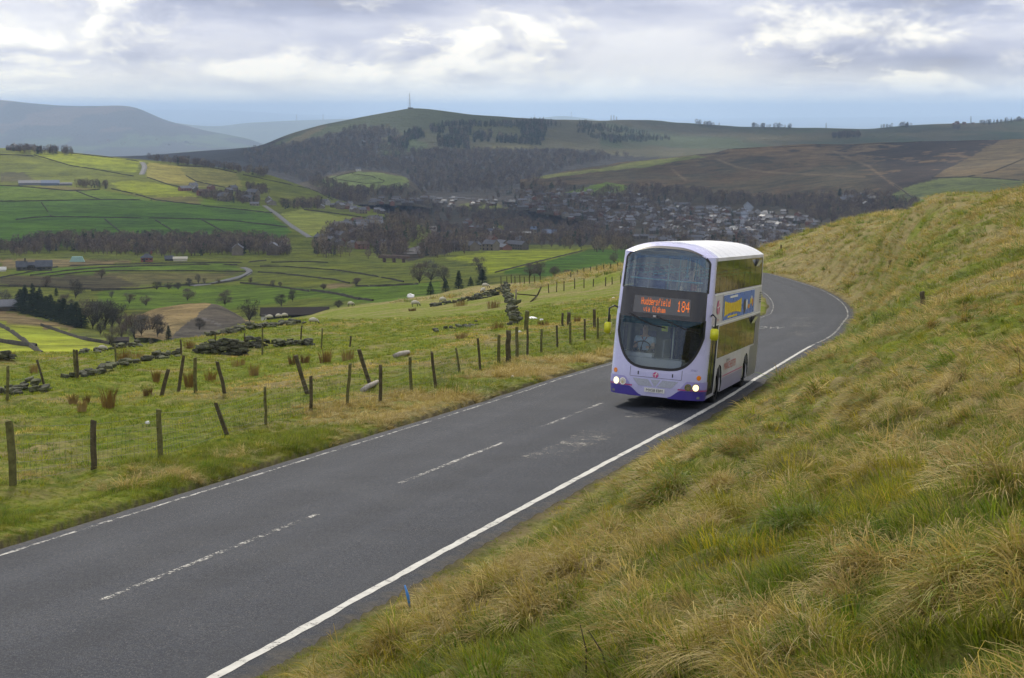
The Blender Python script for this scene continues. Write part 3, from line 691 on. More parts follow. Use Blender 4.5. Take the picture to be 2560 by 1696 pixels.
F_CURVES = [[(-900, 470, 7182), (0, 465, 7182), (700, 460, 7182), (900, 460, 7182)], [(-900, 420, 8505), (0, 425, 8505), (400, 420, 8505), (700, 415, 8505), (900, 430, 8505)], [(-900, 360, 10582), (0, 372, 10582), (300, 370, 10582), (500, 375, 10582), (640, 385, 10582), (900, 430, 10582)],
            [(-900, 300, 11907), (0, 308, 11907), (200, 310, 11907), (330, 300, 11907), (420, 322, 11907), (560, 348, 11907), (660, 372, 11907), (900, 440, 11907)],
            [(-900, 236, 12852), (0, 250, 12852), (85, 259, 12852), (148, 264, 12852), (237, 266, 12852), (317, 265, 12852), (351, 273, 12852), (389, 292, 12852), (422, 304, 12852), (507, 326, 12663), (570, 337, 12474), (634, 352, 12285), (676, 370, 12285), (900, 450, 12285)],
            [(-900, 330, 14742), (0, 330, 14742), (400, 350, 14742), (900, 480, 14364)]]
def far_col(px, py, P):
    n = fbm(P[..., 0] / 260, P[..., 1] / 500, 4, 71); low = sstep(340, 400, py)
    C = np.where((n > .52)[..., None], np.array((.105, .075, .055)), np.array((.050, .042, .036)))
    C = np.where(((n > .47) & (py > 335))[..., None], np.array((.08, .10, .045)), C)
    return np.where((py > 385)[..., None], np.where((n > .56)[..., None], np.array((.11, .135, .06)), np.array((.055, .05, .045))), C)
FAR_HILL = loft('far_hill', None, F_CURVES, (-900, 900), 8, [6, 14, 14, 16, 6], 14., 420., 17, far_col, LM_F)
K_CURVES = [[(300, 390, 15390), (1000, 380, 15390), (1500, 360, 15390)], [(300, 330, 17415), (450, 322, 17415), (600, 318, 17415), (760, 318, 17415), (1000, 330, 17415), (1500, 330, 17415)],
            [(300, 303, 18630), (422, 305, 18630), (500, 316, 18630), (549, 317, 18630), (610, 308, 18630), (676, 304, 18630), (760, 301, 18630), (866, 298, 18630), (1000, 299, 18630), (1317, 300, 18630), (1393, 290, 18630), (1470, 296, 18630), (1540, 310, 18630), (1700, 340, 18630)], [(300, 340, 21262), (1500, 340, 21262), (1700, 370, 21262)]]
DOWNS = loft('rolling_downs', None, K_CURVES, (300, 1700), 8, [6, 10, 5], 14., 500., 18, lambda px, py, P: paint(px, py, (.10, .11, .05), []), LM_F)
PL_CURVES = [[(-1200, 360, 16380), (3800, 360, 16380)], [(-1200, 320, 30240), (3800, 320, 30240)], [(-1200, 300, 42840), (0, 300, 42840), (359, 299, 42840), (800, 300, 42840), (3800, 303, 42840)],
             [(-1200, 277, 50400), (200, 276, 50400), (465, 275, 50400), (570, 276, 50400), (676, 283, 50400), (760, 287, 50400), (900, 293, 50400), (1300, 298, 50400), (1900, 296, 50400), (2300, 292, 50400), (2700, 290, 50400), (3800, 290, 50400)], [(-1200, 300, 57960), (3800, 300, 57960)]]
PLAIN = loft('distant_plain', None, PL_CURVES, (-1200, 3800), 12, [8, 8, 8, 4], 25., 2500., 19, lambda px, py, P: paint(px, py, (.10, .11, .07), []), LM_F)

# ---------------------------------------------------------------- haze: one closed box of thin air round everything
def haze_box():
    m = bpy.data.materials.new('thin_haze'); m.use_nodes = True; t = NT(m.node_tree)
    m.node_tree.nodes.remove(m.node_tree.nodes['Principled BSDF'])
    v = t.new('ShaderNodeVolumePrincipled'); v.inputs['Color'].default_value = (.52, .71, 1.0, 1); v.inputs['Density'].default_value = .70e-4; v.inputs['Anisotropy'].default_value = .35
    t.l.new(v.outputs[0], m.node_tree.nodes['Material Output'].inputs['Volume'])
    lo = min(l.Z.min() for l in (VALLEY, HILL, MAST_HILL, FAR_HILL, DOWNS, PLAIN, HEATHER)) - 1.0
    hi = max(l.Z.max() for l in (MAST_HILL, FAR_HILL, PLAIN, HEATHER, DOWNS)) + 60
    b = MB(); b.box((0, 30000, (lo + hi) / 2), (110000, 66000, hi - lo)); o = b.build('haze', m); tag(o, kind='stuff')
    return o
haze_box()
# ================================================================ grass on the near ground
def blade_mat(name, trans=.35):
    m = bpy.data.materials.new(name); m.use_nodes = True; t = NT(m.node_tree); b = m.node_tree.nodes['Principled BSDF']; out = m.node_tree.nodes['Material Output']
    ti = t.new('ShaderNodeAttribute', attribute_name='tint', attribute_type='INSTANCER'); bl = t.new('ShaderNodeAttribute', attribute_name='bl')
    sp = t.new('ShaderNodeSeparateColor'); t.inp(sp, 0, bl.outputs['Color'])
    k = t.mrange(sp.outputs[0], 0, 1, .62, 1.38); cc = t.new('ShaderNodeCombineXYZ'); [t.inp(cc, i, k) for i in range(3)]
    c = t.mix(1., ti.outputs['Color'], cc.outputs[0], 'MULTIPLY')
    c = t.mix(t.math('MULTIPLY', sp.outputs[1], .35), c, (.34, .255, .11, 1))      # dead blades among the live ones
    t.inp(b, 'Base Color', c); b.inputs['Roughness'].default_value = .6; b.inputs['Specular IOR Level'].default_value = .2
    tr = t.new('ShaderNodeBsdfTranslucent'); t.inp(tr, 0, c); mx = t.new('ShaderNodeMixShader'); mx.inputs[0].default_value = trans
    t.l.new(b.outputs[0], mx.inputs[1]); t.l.new(tr.outputs[0], mx.inputs[2]); t.l.new(mx.outputs[0], out.inputs[0]); return m
BLADE = blade_mat('grass_blades')
def tuft(name, n, ln, width, spread, droop, lean, segs=4, seed=0, stiff=1.0):
    """one clump of grass: blades arch over and fall towards +x by `lean`"""
    r = np.random.default_rng(seed); V = []; F = []; C = []
    for k in range(n):
        a = r.uniform(0, 2 * math.pi); rad = spread * math.sqrt(r.uniform(0, 1)); bx, by = rad * math.cos(a), rad * math.sin(a)
        L = ln * r.uniform(.55, 1.15); out = np.array([math.cos(a), math.sin(a)]) * (.35 + .5 * rad / max(spread, 1e-3)) + np.array([lean, 0]) + r.normal(0, .28, 2)
        side = np.array([-out[1], out[0]]) / (np.linalg.norm(out) + 1e-6); tw = r.uniform(-.8, .8)
        p = np.array([bx, by, -.03]); base = len(V); cr = r.uniform(); dead = float(r.uniform() < .3)
        up = 1.0; d = np.array([out[0] * .25, out[1] * .25, 1.0])
        for j in range(segs + 1):
            f = j / segs; wd = width * (1 - f ** 1.6) * r.uniform(.85, 1.1) * .5 + width * .04
            sv = np.array([side[0] * math.cos(tw), side[1] * math.cos(tw), math.sin(tw) * .5]) * wd
            V += [p - sv, p + sv]; C += [(cr, dead, f)] * 2
            d = d + np.array([out[0], out[1], 0]) * droop * .55 + np.array([0, 0, -droop * .62 * (f + .25)]); dn = d / np.linalg.norm(d); p = p + dn * L / segs
            if p[2] < .012 and j > 0: p[2] = .012 + .01 * r.uniform()
        for j in range(segs): q = base + 2 * j; F.append((q, q + 1, q + 3, q + 2))
    me = mesh(name, np.array(V), F, BLADE, True); vcol(me, np.array(C), 'bl'); return me
def scatter(name, P, rot, scl, idx, tint, protos, label):
    """many clumps as one object: points carrying turn, size, kind and colour"""
    coll = bpy.data.collections.new(name + '_kinds')
    for i, me in enumerate(protos):
        o = bpy.data.objects.new('%s_clump_%02d' % (name, i), me); coll.objects.link(o)
    me = bpy.data.meshes.new(name); n = len(P); me.vertices.add(n); me.vertices.foreach_set('co', np.asarray(P, np.float32).reshape(-1))
    for nm, typ, arr, key in (('rot', 'FLOAT_VECTOR', rot, 'vector'), ('scl', 'FLOAT_VECTOR', scl, 'vector'), ('idx', 'INT', idx, 'value')):
        a = me.attributes.new(nm, typ, 'POINT'); a.data.foreach_set(key, np.asarray(arr, np.int32 if typ == 'INT' else np.float32).reshape(-1))
    a = me.attributes.new('tint', 'FLOAT_COLOR', 'POINT'); t4 = np.ones((n, 4), np.float32); t4[:, :3] = tint; a.data.foreach_set('color', t4.reshape(-1))
    o = obj(name, me); g = bpy.data.node_groups.new(name, 'GeometryNodeTree')
    g.interface.new_socket('Geometry', in_out='INPUT', socket_type='NodeSocketGeometry'); g.interface.new_socket('Geometry', in_out='OUTPUT', socket_type='NodeSocketGeometry')
    N = g.nodes; gi = N.new('NodeGroupInput'); go = N.new('NodeGroupOutput'); ip = N.new('GeometryNodeInstanceOnPoints'); ci = N.new('GeometryNodeCollectionInfo')
    ci.inputs['Collection'].default_value = coll; ci.inputs['Separate Children'].default_value = True; ci.inputs['Reset Children'].default_value = True
    def na(nm, typ): q = N.new('GeometryNodeInputNamedAttribute'); q.data_type = typ; q.inputs[0].default_value = nm; return q.outputs[0]
    er = N.new('FunctionNodeEulerToRotation'); g.links.new(na('rot', 'FLOAT_VECTOR'), er.inputs[0])
    g.links.new(gi.outputs[0], ip.inputs['Points']); g.links.new(ci.outputs[0], ip.inputs['Instance']); ip.inputs['Pick Instance'].default_value = True
    g.links.new(na('idx', 'INT'), ip.inputs['Instance Index']); g.links.new(er.outputs[0], ip.inputs['Rotation']); g.links.new(na('scl', 'FLOAT_VECTOR'), ip.inputs['Scale'])
    g.links.new(ip.outputs[0], go.inputs[0]); md = o.modifiers.new('scatter', 'NODES'); md.node_group = g
    tag(o, label, 'grass', kind='stuff'); return o

LONG = [tuft('long', 50, .40, .008, .13, .80, .9, 4, 100 + i) for i in range(4)] + [tuft('arch', 64, .50, .008, .17, 1.0, .5, 4, 120 + i) for i in range(3)]
SHORT = [tuft('short', 44, .19, .008, .16, .45, .25, 3, 140 + i) for i in range(4)]
COARSE = [tuft('coarse', 26, .38, .020, .22, .8, .8, 3, 160 + i) for i in range(4)]
COARSE_S = [tuft('coarse_short', 26, .17, .022, .26, .4, .2, 3, 180 + i) for i in range(3)]
def cells(mask, dens):
    """points on the ground sheet: expected number per square metre in every cell"""
    A = np.linalg.norm(np.cross(gP[1:, :-1] - gP[:-1, :-1], gP[:-1, 1:] - gP[:-1, :-1]), axis=-1)
    lam = A * dens[:-1, :-1] * mask[:-1, :-1]; n = RNG.poisson(lam); r, c = np.nonzero(n); k = n[r, c]; r = np.repeat(r, k); c = np.repeat(c, k)
    a = RNG.random(len(r))[:, None]; b = RNG.random(len(r))[:, None]
    P = (gP[r, c] * (1 - a) + gP[r + 1, c] * a) * (1 - b) + (gP[r, c + 1] * (1 - a) + gP[r + 1, c + 1] * a) * b
    return P, r, c
# slope direction of the ground
gz_u = np.gradient(GZ, axis=1) / np.gradient(GX, axis=1); 
dzdx = gz_u
inview = (GU > -.34) & (GU < np.where(GY < 70, .44, .36))
GREENS = np.array([(.112, .190, .006), (.200, .245, .008), (.070, .158, .006), (.265, .280, .014), (.155, .212, .009)]); STRAWS = np.array([(.500, .375, .125), (.420, .300, .080), (.560, .440, .170), (.390, .300, .062), (.46, .340, .110)])
def tints(f):
    n = len(f); g = GREENS[RNG.integers(0, len(GREENS), n)]; s = STRAWS[RNG.integers(0, len(STRAWS), n)]
    is_s = RNG.random(n) < f; c = np.where(is_s[:, None], s * .98 + g * .1, g * 1.02 + s * .08)
    return c * .88 * RNG.uniform(.72, 1.25, (n, 1)), is_s
def near_z(X, Y):
    """height of the ground sheet under many points"""
    c = np.clip(np.interp(X / Y, gu, np.arange(len(gu))), 0, len(gu) - 1.001); r = np.clip((np.log(Y) - math.log(2.6)) / (math.log(400) - math.log(2.6)) * (len(gy) - 1), 0, len(gy) - 1.001)
    a, b = r.astype(int), c.astype(int); f, g = r - a, c - b
    return (GZ[a, b] * (1 - g) + GZ[a, b + 1] * g) * (1 - f) + (GZ[a + 1, b] * (1 - g) + GZ[a + 1, b + 1] * g) * f
def bank_grass():
    # a matted sward: green and mossy in the creases, dead and straw coloured on the tussocks
    dens = np.interp(GY, [4, 9, 16, 28, 50, 75], [110, 100, 58, 30, 15, 9]); m = inview & (GT < -.55) & (GY < 62)
    P, r, c = cells(m, dens); X, Y = P[:, 0], P[:, 1]; T = GT[r, c]; n = len(X); D = np.hypot(X, Y)
    h = tuss(X, Y); patch_ = fbm(X * .30, Y * .24, 3, 91); f = .04 + .54 * sstep(.58, .74, h * .42 + patch_ * .62 + (straw_at(X, Y, T) - .5) * .22); tint, is_s = tints(f)
    yel = sstep(.48, .62, fbm(X * .6, Y * .6, 3, 99)); tint = np.where(is_s[:, None], tint, tint * (1 + yel[:, None] * np.array([.45, .18, -.1])))
    gx = np.gradient(GZ, axis=1)[r, c] / np.gradient(GX, axis=1)[r, c]; gyy = (np.gradient(GZ, axis=0)[r, c] - gx * np.gradient(GX, axis=0)[r, c]) / np.gradient(GY, axis=0)[r, c]
    ang = np.arctan2(-gyy - .10, -gx - .25) + RNG.normal(0, .55, n); lay = np.where(is_s, RNG.uniform(.25, .95, n), RNG.uniform(-.1, .5, n))
    lng = is_s & (h > .30) & (RNG.random(n) < .62); far = (D > 27) & (RNG.random(n) < .85)
    idx = np.where(lng, RNG.integers(0, 7, n), 7 + RNG.integers(0, 4, n)); idx = np.where(far, 11 + RNG.integers(0, 4, n), idx)
    sc = RNG.uniform(.65, 1.2, n) * np.where(lng, .78, .92) * np.clip((-T - .5) / .9, .4, 1) * np.interp(D, [5, 14], [.80, 1.0]); sc = np.where(far, sc * np.where(lng, .95, .6), sc)
    rot = np.stack([RNG.normal(0, .15, n), lay, ang], 1)
    scatter('bank_grass', P, rot, np.stack([sc, sc, sc * RNG.uniform(.75, 1.1, n)], 1), idx, tint, LONG + SHORT + COARSE, 'matted green and straw coloured grass covering the bank above the road')
    # tussocks of long dead grass: clumps that fall outwards and downhill
    dens = np.interp(GY, [4, 10, 20, 40, 62], [.8, .8, .65, .5, .4]) * (.15 + 1.6 * sstep(.40, .62, fbm(GX * .28, GY * .22, 3, 131) + (sw - .5) * .3)); m = inview & (GT < -1.0) & (GY < 62)
    Pc, r, c = cells(m, dens); S_ = np.where(RNG.random(len(Pc)) < .2, RNG.uniform(.7, 1.1, len(Pc)), RNG.uniform(.28, .62, len(Pc))); S_ *= np.interp(Pc[:, 1], [5, 14], [.72, 1.0]); S_ *= np.clip((-GT[r, c] - .6) / 2.0, .45, 1); k = np.clip((17 * S_).astype(int), 6, 30); own = np.repeat(np.arange(len(Pc)), k); n = len(own)
    a = RNG.uniform(0, 2 * math.pi, n); rad = .30 * S_[own] * np.sqrt(RNG.random(n)); X = Pc[own, 0] + rad * np.cos(a); Y = Pc[own, 1] + rad * np.sin(a); fr_ = rad / (.30 * S_[own]); Z = near_z(X, Y) + .16 * S_[own] * (1 - fr_ ** 2)
    lean = -2.5 + (fbm(Pc[:, 0] * .25, Pc[:, 1] * .2, 2, 137) - .5) * 3.5; vx = np.cos(a) * fr_ + .75 * np.cos(lean[own]); vy = np.sin(a) * fr_ + .75 * np.sin(lean[own]); ang = np.arctan2(vy, vx) + RNG.normal(0, .25, n)
    col = STRAWS[RNG.integers(0, 5, len(Pc))] * RNG.uniform(.68, 1.0, (len(Pc), 1)); gr = RNG.random(len(Pc)) < .06; col[gr] = GREENS[RNG.integers(0, 5, gr.sum())] * np.array([1.15, 1.0, 1.2]); tint = col[own] * RNG.uniform(.75, 1.25, (n, 1)); core = fr_ < .45; low = RNG.random(n) < .26; tint = np.where(low[:, None], GREENS[RNG.integers(0, 5, n)], tint)
    sc = (.42 + .50 * S_[own]) * RNG.uniform(.75, 1.2, n) * np.interp(Y, [5, 12, 25], [.72, .85, 1.0]); D = np.hypot(X, Y); far = D > 30; idx = np.where(far, 11 + RNG.integers(0, 4, n), RNG.integers(0, 7, n)); tilt = RNG.normal(.25, .18, n) + .45 * fr_
    scatter('tussock_grass', np.stack([X, Y, Z], 1), np.stack([RNG.normal(0, .1, n), tilt, ang], 1), np.stack([sc, sc, sc], 1), idx, tint, LONG + SHORT + COARSE, 'tussocks of long straw coloured grass on the bank above the road')
    m = inview & (GT < -.7) & (GY >= 58) & (GY < 270); dens = np.interp(GY, [58, 100, 150, 270], [5.0, 2.4, 1.2, .45]); P, r, c = cells(m, dens); X, Y = P[:, 0], P[:, 1]; T = GT[r, c]
    f = .06 + .62 * sstep(.44, .70, (straw_at(X, Y, T) - .5) * .6 + fbm(X * .3, Y * .3, 3, 91)) ; tint, is_s = tints(f); n = len(X)
    sc = np.interp(Y, [58, 150, 270], [1.15, 1.9, 2.6]) * RNG.uniform(.6, 1.25, n) * np.clip(.4 + fbm(X * .25, Y * .2, 3, 95), .5, 1.2)
    rot = np.stack([RNG.normal(0, .1, n), RNG.normal(0, .1, n), -2.6 + RNG.normal(0, 1.2, n)], 1)
    scatter('hillock_grass', P, rot, np.stack([sc, sc, sc * .8], 1), RNG.integers(0, 4, n), tint, COARSE, 'rough grass on the hillock beyond the bend')
def left_grass():
    m = inview & (GT > 6.42) & (GY > 22) & (GY < 120) & (GT < 10.5); dens = np.interp(GY, [22, 40, 70, 120], [52, 36, 16, 6]) * np.where(GT < 7.6, 1.6, 1.0); P, r, c = cells(m, dens); X, Y = P[:, 0], P[:, 1]; T = GT[r, c]; n = len(X)
    f = sstep(.36, .62, straw_at(X, Y, T) * .8 + fbm(X * .8, Y * .7, 3, 91) * .4 - .05); tint, is_s = tints(f)
    sc = np.clip(.4 + (fbm(X * .6, Y * .5, 3, 95) - .4) * 2.0, .3, 1.15) * RNG.uniform(.7, 1.2, n) * np.interp(T, [6.42, 6.8, 7.6, 9, 10.5], [.65, 1.05, 1.0, .8, .45]); rot = np.stack([RNG.normal(0, .12, n), RNG.normal(0, .12, n), RNG.normal(-.5, .9, n)], 1)
    idx = np.where(is_s, RNG.integers(0, 7, n), 7 + RNG.integers(0, 4, n)); idx = np.where((Y > 45) & (RNG.random(n) < .7), 11 + RNG.integers(0, 4, n), idx)
    scatter('verge_grass', P, rot, np.stack([sc, sc, sc], 1), idx, tint, LONG + SHORT + COARSE, 'long grass along the verge left of the road')
    m = inview & (GT > 9.0) & (GY > 26) & (GY < 175); dens = np.interp(GY, [26, 50, 90, 175], [15, 9, 4.5, 1.5]); P, r, c = cells(m, dens); X, Y = P[:, 0], P[:, 1]; T = GT[r, c]; n = len(X)
    f = sstep(.40, .75, straw_at(X, Y, T) * .8 + fbm(X * .5, Y * .4, 3, 91) * .4 - .05) * .8; tint, is_s = tints(f); sc = RNG.uniform(.35, .85, n) * np.interp(Y, [26, 60, 175], [.8, 1.1, 1.9]); rot = np.stack([RNG.normal(0, .15, n), RNG.normal(0, .15, n), RNG.uniform(0, 6.28, n)], 1)
    scatter('field_grass', P, rot, np.stack([sc, sc, sc * .75], 1), RNG.integers(0, 3, n), tint * np.array([1.12, 1.12, .9]), COARSE_S, 'short grazed grass in the field left of the road')
bank_grass(); left_grass()
# ================================================================ fences, walls, stones, litter and sheep near by
WOOD_D = mat('weathered_post', (.085, .072, .042), .9, var=.45, vscale=9., bump=.6, bscale=40.); WOOD_G = mat('mossy_post', (.120, .115, .045), .9, var=.4, vscale=9., bump=.6, bscale=40.); WOOD_P = mat('pale_dry_wood', (.34, .31, .27), .85, var=.3, vscale=8.)
WIRE = mat('fence_wire', (.12, .12, .115), .6, metal=.4)
def gl(px, py): return GROUND.hit(px, py)
def post_mesh(a, b, w, m, parent, square=True, name='post', seed=0):
    """a split or round post from a to b with an uneven top, standing a little in the ground"""
    a = Vector(a); b = Vector(b); d = (b - a); L = d.length; d.normalize(); a2 = a - d * .25; r = random.Random(seed)
    u = d.cross(Vector((0, 1, 0))).normalized(); v = d.cross(u); n = 7 if not square else 5; V = []; F = []
    k = 4 if square else 8
    for i in range(n):
        f = i / (n - 1); c = a2 + (b - a2) * f + (u * r.uniform(-.12, .12) + v * r.uniform(-.12, .12)) * w * (1 if 0 < i < n - 1 else .3)
        for j in range(k):
            an = 2 * math.pi * (j + .5) / k; rr = w * (.70 if square else .5) * (1.06 - .10 * f) * r.uniform(.92, 1.08); V.append(c + rr * (math.cos(an) * u + math.sin(an) * v) + (d * r.uniform(-.03, .03) if i == n - 1 else Vector()))
    for i in range(n - 1):
        for j in range(k): F.append((i * k + j, i * k + (j + 1) % k, (i + 1) * k + (j + 1) % k, (i + 1) * k + j))
    F.append(tuple((n - 1) * k + j for j in range(k))); me = mesh(name, V, F, m, not square); return obj(name, me, parent)
def post_px(top, base, w, m, parent, layer=None, seed=0, square=True):
    g = (layer or GROUND).hit(*base); t = pt(top[0], top[1], g[1]); return post_mesh(g, t, w, m, parent, square, seed=seed), Vector(g), Vector(t)
def wire_fence(name, label, posts, wd, m, net, parent_cat='fence'):
    root = empty(name); tag(root, label, 'fence'); ends = []
    for k, p in enumerate(posts):
        top, base = p[0], p[1]; w = wd * (p[2] if len(p) > 2 else 1)
        o, g, t = post_px(top, base, w, m[k % len(m)], root, seed=k + len(posts), square=(k % 3 != 1)); ends.append((g, t))
    nb = MB(); hs = np.linspace(.06, .92, 7) if net else (.55, .9)
    for (g0, t0), (g1, t1) in zip(ends[:-1], ends[1:]):
        for h in hs:
            p0 = g0 + (t0 - g0) * h; p1 = g1 + (t1 - g1) * h; mid = (p0 + p1) / 2 - Vector((0, 0, .02 * (p1 - p0).length ** .5 * random.uniform(.3, 1.4)))
            nb.tube([p0, mid, p1], .0028 if net else .0035, 3, 0, False)
        if net:
            n = int((g1 - g0).length / .16)
            for q in range(1, n):
                f = q / n; a = g0 + (g1 - g0) * f + (t0 - g0) * .04; b = a + ((t0 - g0) * (1 - f) + (t1 - g1) * f) * .70; nb.tube([a, b], .0020, 3, 0, False)
    tag(nb.build('wire_netting' if net else 'wire', WIRE, root), kind='stuff'); return root
RF = [(CE(88, 890), CE(125, 1505), 1.15), (CE(895, 885), CE(900, 1352), 1.2), (CE(1518, 775), CE(1530, 1248), .95), (CF(650, 850), CF(768, 1172), .8), (CF(1152, 690), CF(1165, 1075), .75), (CF(1620, 570), CF(1620, 948), .85), (CF(2022, 450), CF(1990, 872), .8), (CF(2330, 460), CF(2330, 845), 1.0)]
RF += [(C6(895, 810), C6(903, 1045), .9), (C6(1045, 770), C6(1070, 1020), .85), (C6(1210, 745), C6(1238, 925), .8), (C6(1360, 675), C6(1380, 900), .8), (C6(1507, 650), C6(1505, 865), 1.1), (C6(1572, 625), C6(1568, 850), 1.9), (C6(1630, 600), C6(1632, 820), 1.2), (C6(1703, 610), C6(1703, 800), .9), (C6(1800, 615), C6(1798, 775), 1.0), (C6(1905, 590), C6(1907, 740), .9), (C6(1997, 570), C6(1998, 715), 1.0), (C6(2097, 545), C6(2098, 690), 1.0), (C6(2187, 535), C6(2187, 685), .9), (C6(2270, 515), C6(2268, 655), .9), (C6(2345, 490), C6(2345, 625), .9)]
wire_fence('wire_fence', 'roadside fence of weathered wooden posts and wire netting beside the verge', RF, .10, [WOOD_G, WOOD_D], True)
OF = [(CE(75, 365), CE(68, 700)), (CE(355, 310), CE(435, 585)), (CE(705, 210), CE(722, 485)), (CE(733, 215), CE(750, 490)), (CE(1100, 160), CE(1108, 345)), (CF(293, 205), CF(300, 380)), (CF(645, 150), CF(645, 352)), (CF(945, 135), CF(945, 362)), (CF(1128, 70), CF(1128, 356)), (CF(1530, 60), CF(1515, 255)), (CF(1738, 85), CF(1727, 302)), (CF(2030, 165), CF(2018, 275))]
wire_fence('field_fence', 'old field fence of leaning posts running past the ruined stone wall', OF, .085, [WOOD_G, WOOD_D], False)
HF = [(C6(1945, 505), C6(1943, 592)), (C6(1988, 500), C6(1985, 592), 1.8), (C6(2162, 480), C6(2162, 612), 1.3)]
wire_fence('field_fence', 'short row of dark posts behind the roadside fence near the bus', HF, .13, [WOOD_D], False)
FF = [(C6(x, y0), C6(x + dx, y1)) for x, y0, dx, y1 in ((1845, 300, 5, 366), (1905, 290, -2, 360), (1955, 285, -2, 352), (2027, 265, 0, 337), (2092, 265, 0, 333), (2158, 270, -3, 322), (2242, 258, -2, 320), (2285, 255, 0, 308), (2345, 245, 0, 300))]
wire_fence('field_fence', 'line of thin posts across the grassy rise left of the bus roof', FF, .11, [WOOD_D], False)
TF = [(C6(x, y - 34), C6(x + 1, y)) for x, y in ((2000, 258), (2045, 240), (2090, 228), (2135, 218), (2180, 212), (2228, 206), (2275, 198), (2322, 190), (2365, 186))]
wire_fence('field_fence', 'row of small posts along the far crest left of the bus roof', TF, .12, [WOOD_D], False)
JF = [(C6(x, y - h), C6(x + 2, y)) for x, y, h in ((1520, 312, 60), (1560, 306, 55), (1590, 300, 60), (1615, 300, 50), (1650, 302, 60), (1680, 300, 45), (1715, 300, 55), (1750, 296, 50), (1790, 290, 45))]
wire_fence('field_fence', 'crowded old posts on the brow beside the dark bush', JF, .14, [WOOD_D], False)
def lone(label, top, base, w, m=WOOD_D, seed=1, square=True):
    o, g, t = post_px(top, base, w, m, None, seed=seed, square=square); o.name = 'leaning_post'; tag(o, label, 'post'); return o
lone('dark slanting post in the hollow left of the leaning posts', CE(1610, 395), CE(1545, 655), .12)
lone('tall slightly tilted post in front of the tumbled stones', CE(1757, 262), CE(1708, 608), .10)
lone('grey upright post between two tilted field posts', CF(440, 390), CF(440, 742), .10, WOOD_G, 3)
lone('post tilted to the left on the pale grass hump', CF(665, 425), CF(745, 748), .10, WOOD_D, 4)
lone('long post leaning left behind the roadside fence', CF(1465, 370), CF(1580, 752), .11, WOOD_D, 5)
lone('rightmost leaning post with a pale log at its foot', CF(2110, 300), CF(2235, 692), .11, WOOD_D, 6)
lone('short pointed stump of a post alone on the right hand bank', C10(1376, 755), C10(1382, 862), .22, WOOD_D, 7, False)
lone('tiny dark stump higher up on the green bank', C10(1131, 515), C10(1131, 550), .22, WOOD_D, 8)
lone('small dark post on the tan rise behind the bus', C10(310, 398), C10(310, 432), .16, WOOD_D, 9)
lone('grey gatepost beside the end of the stone wall', C6(1703, 487), C6(1695, 625), .22, WOOD_G, 10)
def log_px(name, label, a, b, w, m, cat):
    ga, gb = gl(*a), gl(*b); me = MB(); r0 = w / 2; A = Vector(ga) + Vector((0, 0, r0 * .8)); B = Vector(gb) + Vector((0, 0, r0 * .8)); me.tube([A, A * .66 + B * .34 + Vector((0, 0, .02)), A * .3 + B * .7, B], [r0 * .9, r0, r0, r0 * .7], 8); o = me.build(name, m, None, True); tag(o, label, cat); return o
log_px('fallen_log', 'pale bare log lying against the fence posts', CF(2145, 745), CF(2300, 650), .16, WOOD_P, 'log')
dr_ = log_px('fallen_drum', 'grey and white tube lying on the grass behind the fence', C6(790, 812), C6(885, 785), .22, WOOD_P, 'tube')
rl = MB(); A = Vector(gl(*C6(1640, 420))); p0 = Vector(pt(*C6(1625, 372), A.y)); p1 = Vector(pt(*C6(1770, 384), A.y)); rl.tube([p0, p1], .07, 6); p2 = Vector(pt(*C6(1797, 325), A.y)); p3 = Vector(gl(*C6(1725, 428))); rl.tube([p2, Vector(pt(*C6(1770, 384), A.y)), p3], .09, 6)
rl.tube([Vector(pt(*C6(1625, 345), A.y)), Vector(gl(*C6(1622, 430)))], .09, 6); tag(rl.build('broken_rail', WOOD_D, None, True), 'broken wooden rail and propped post beyond the stone wall', 'rail')
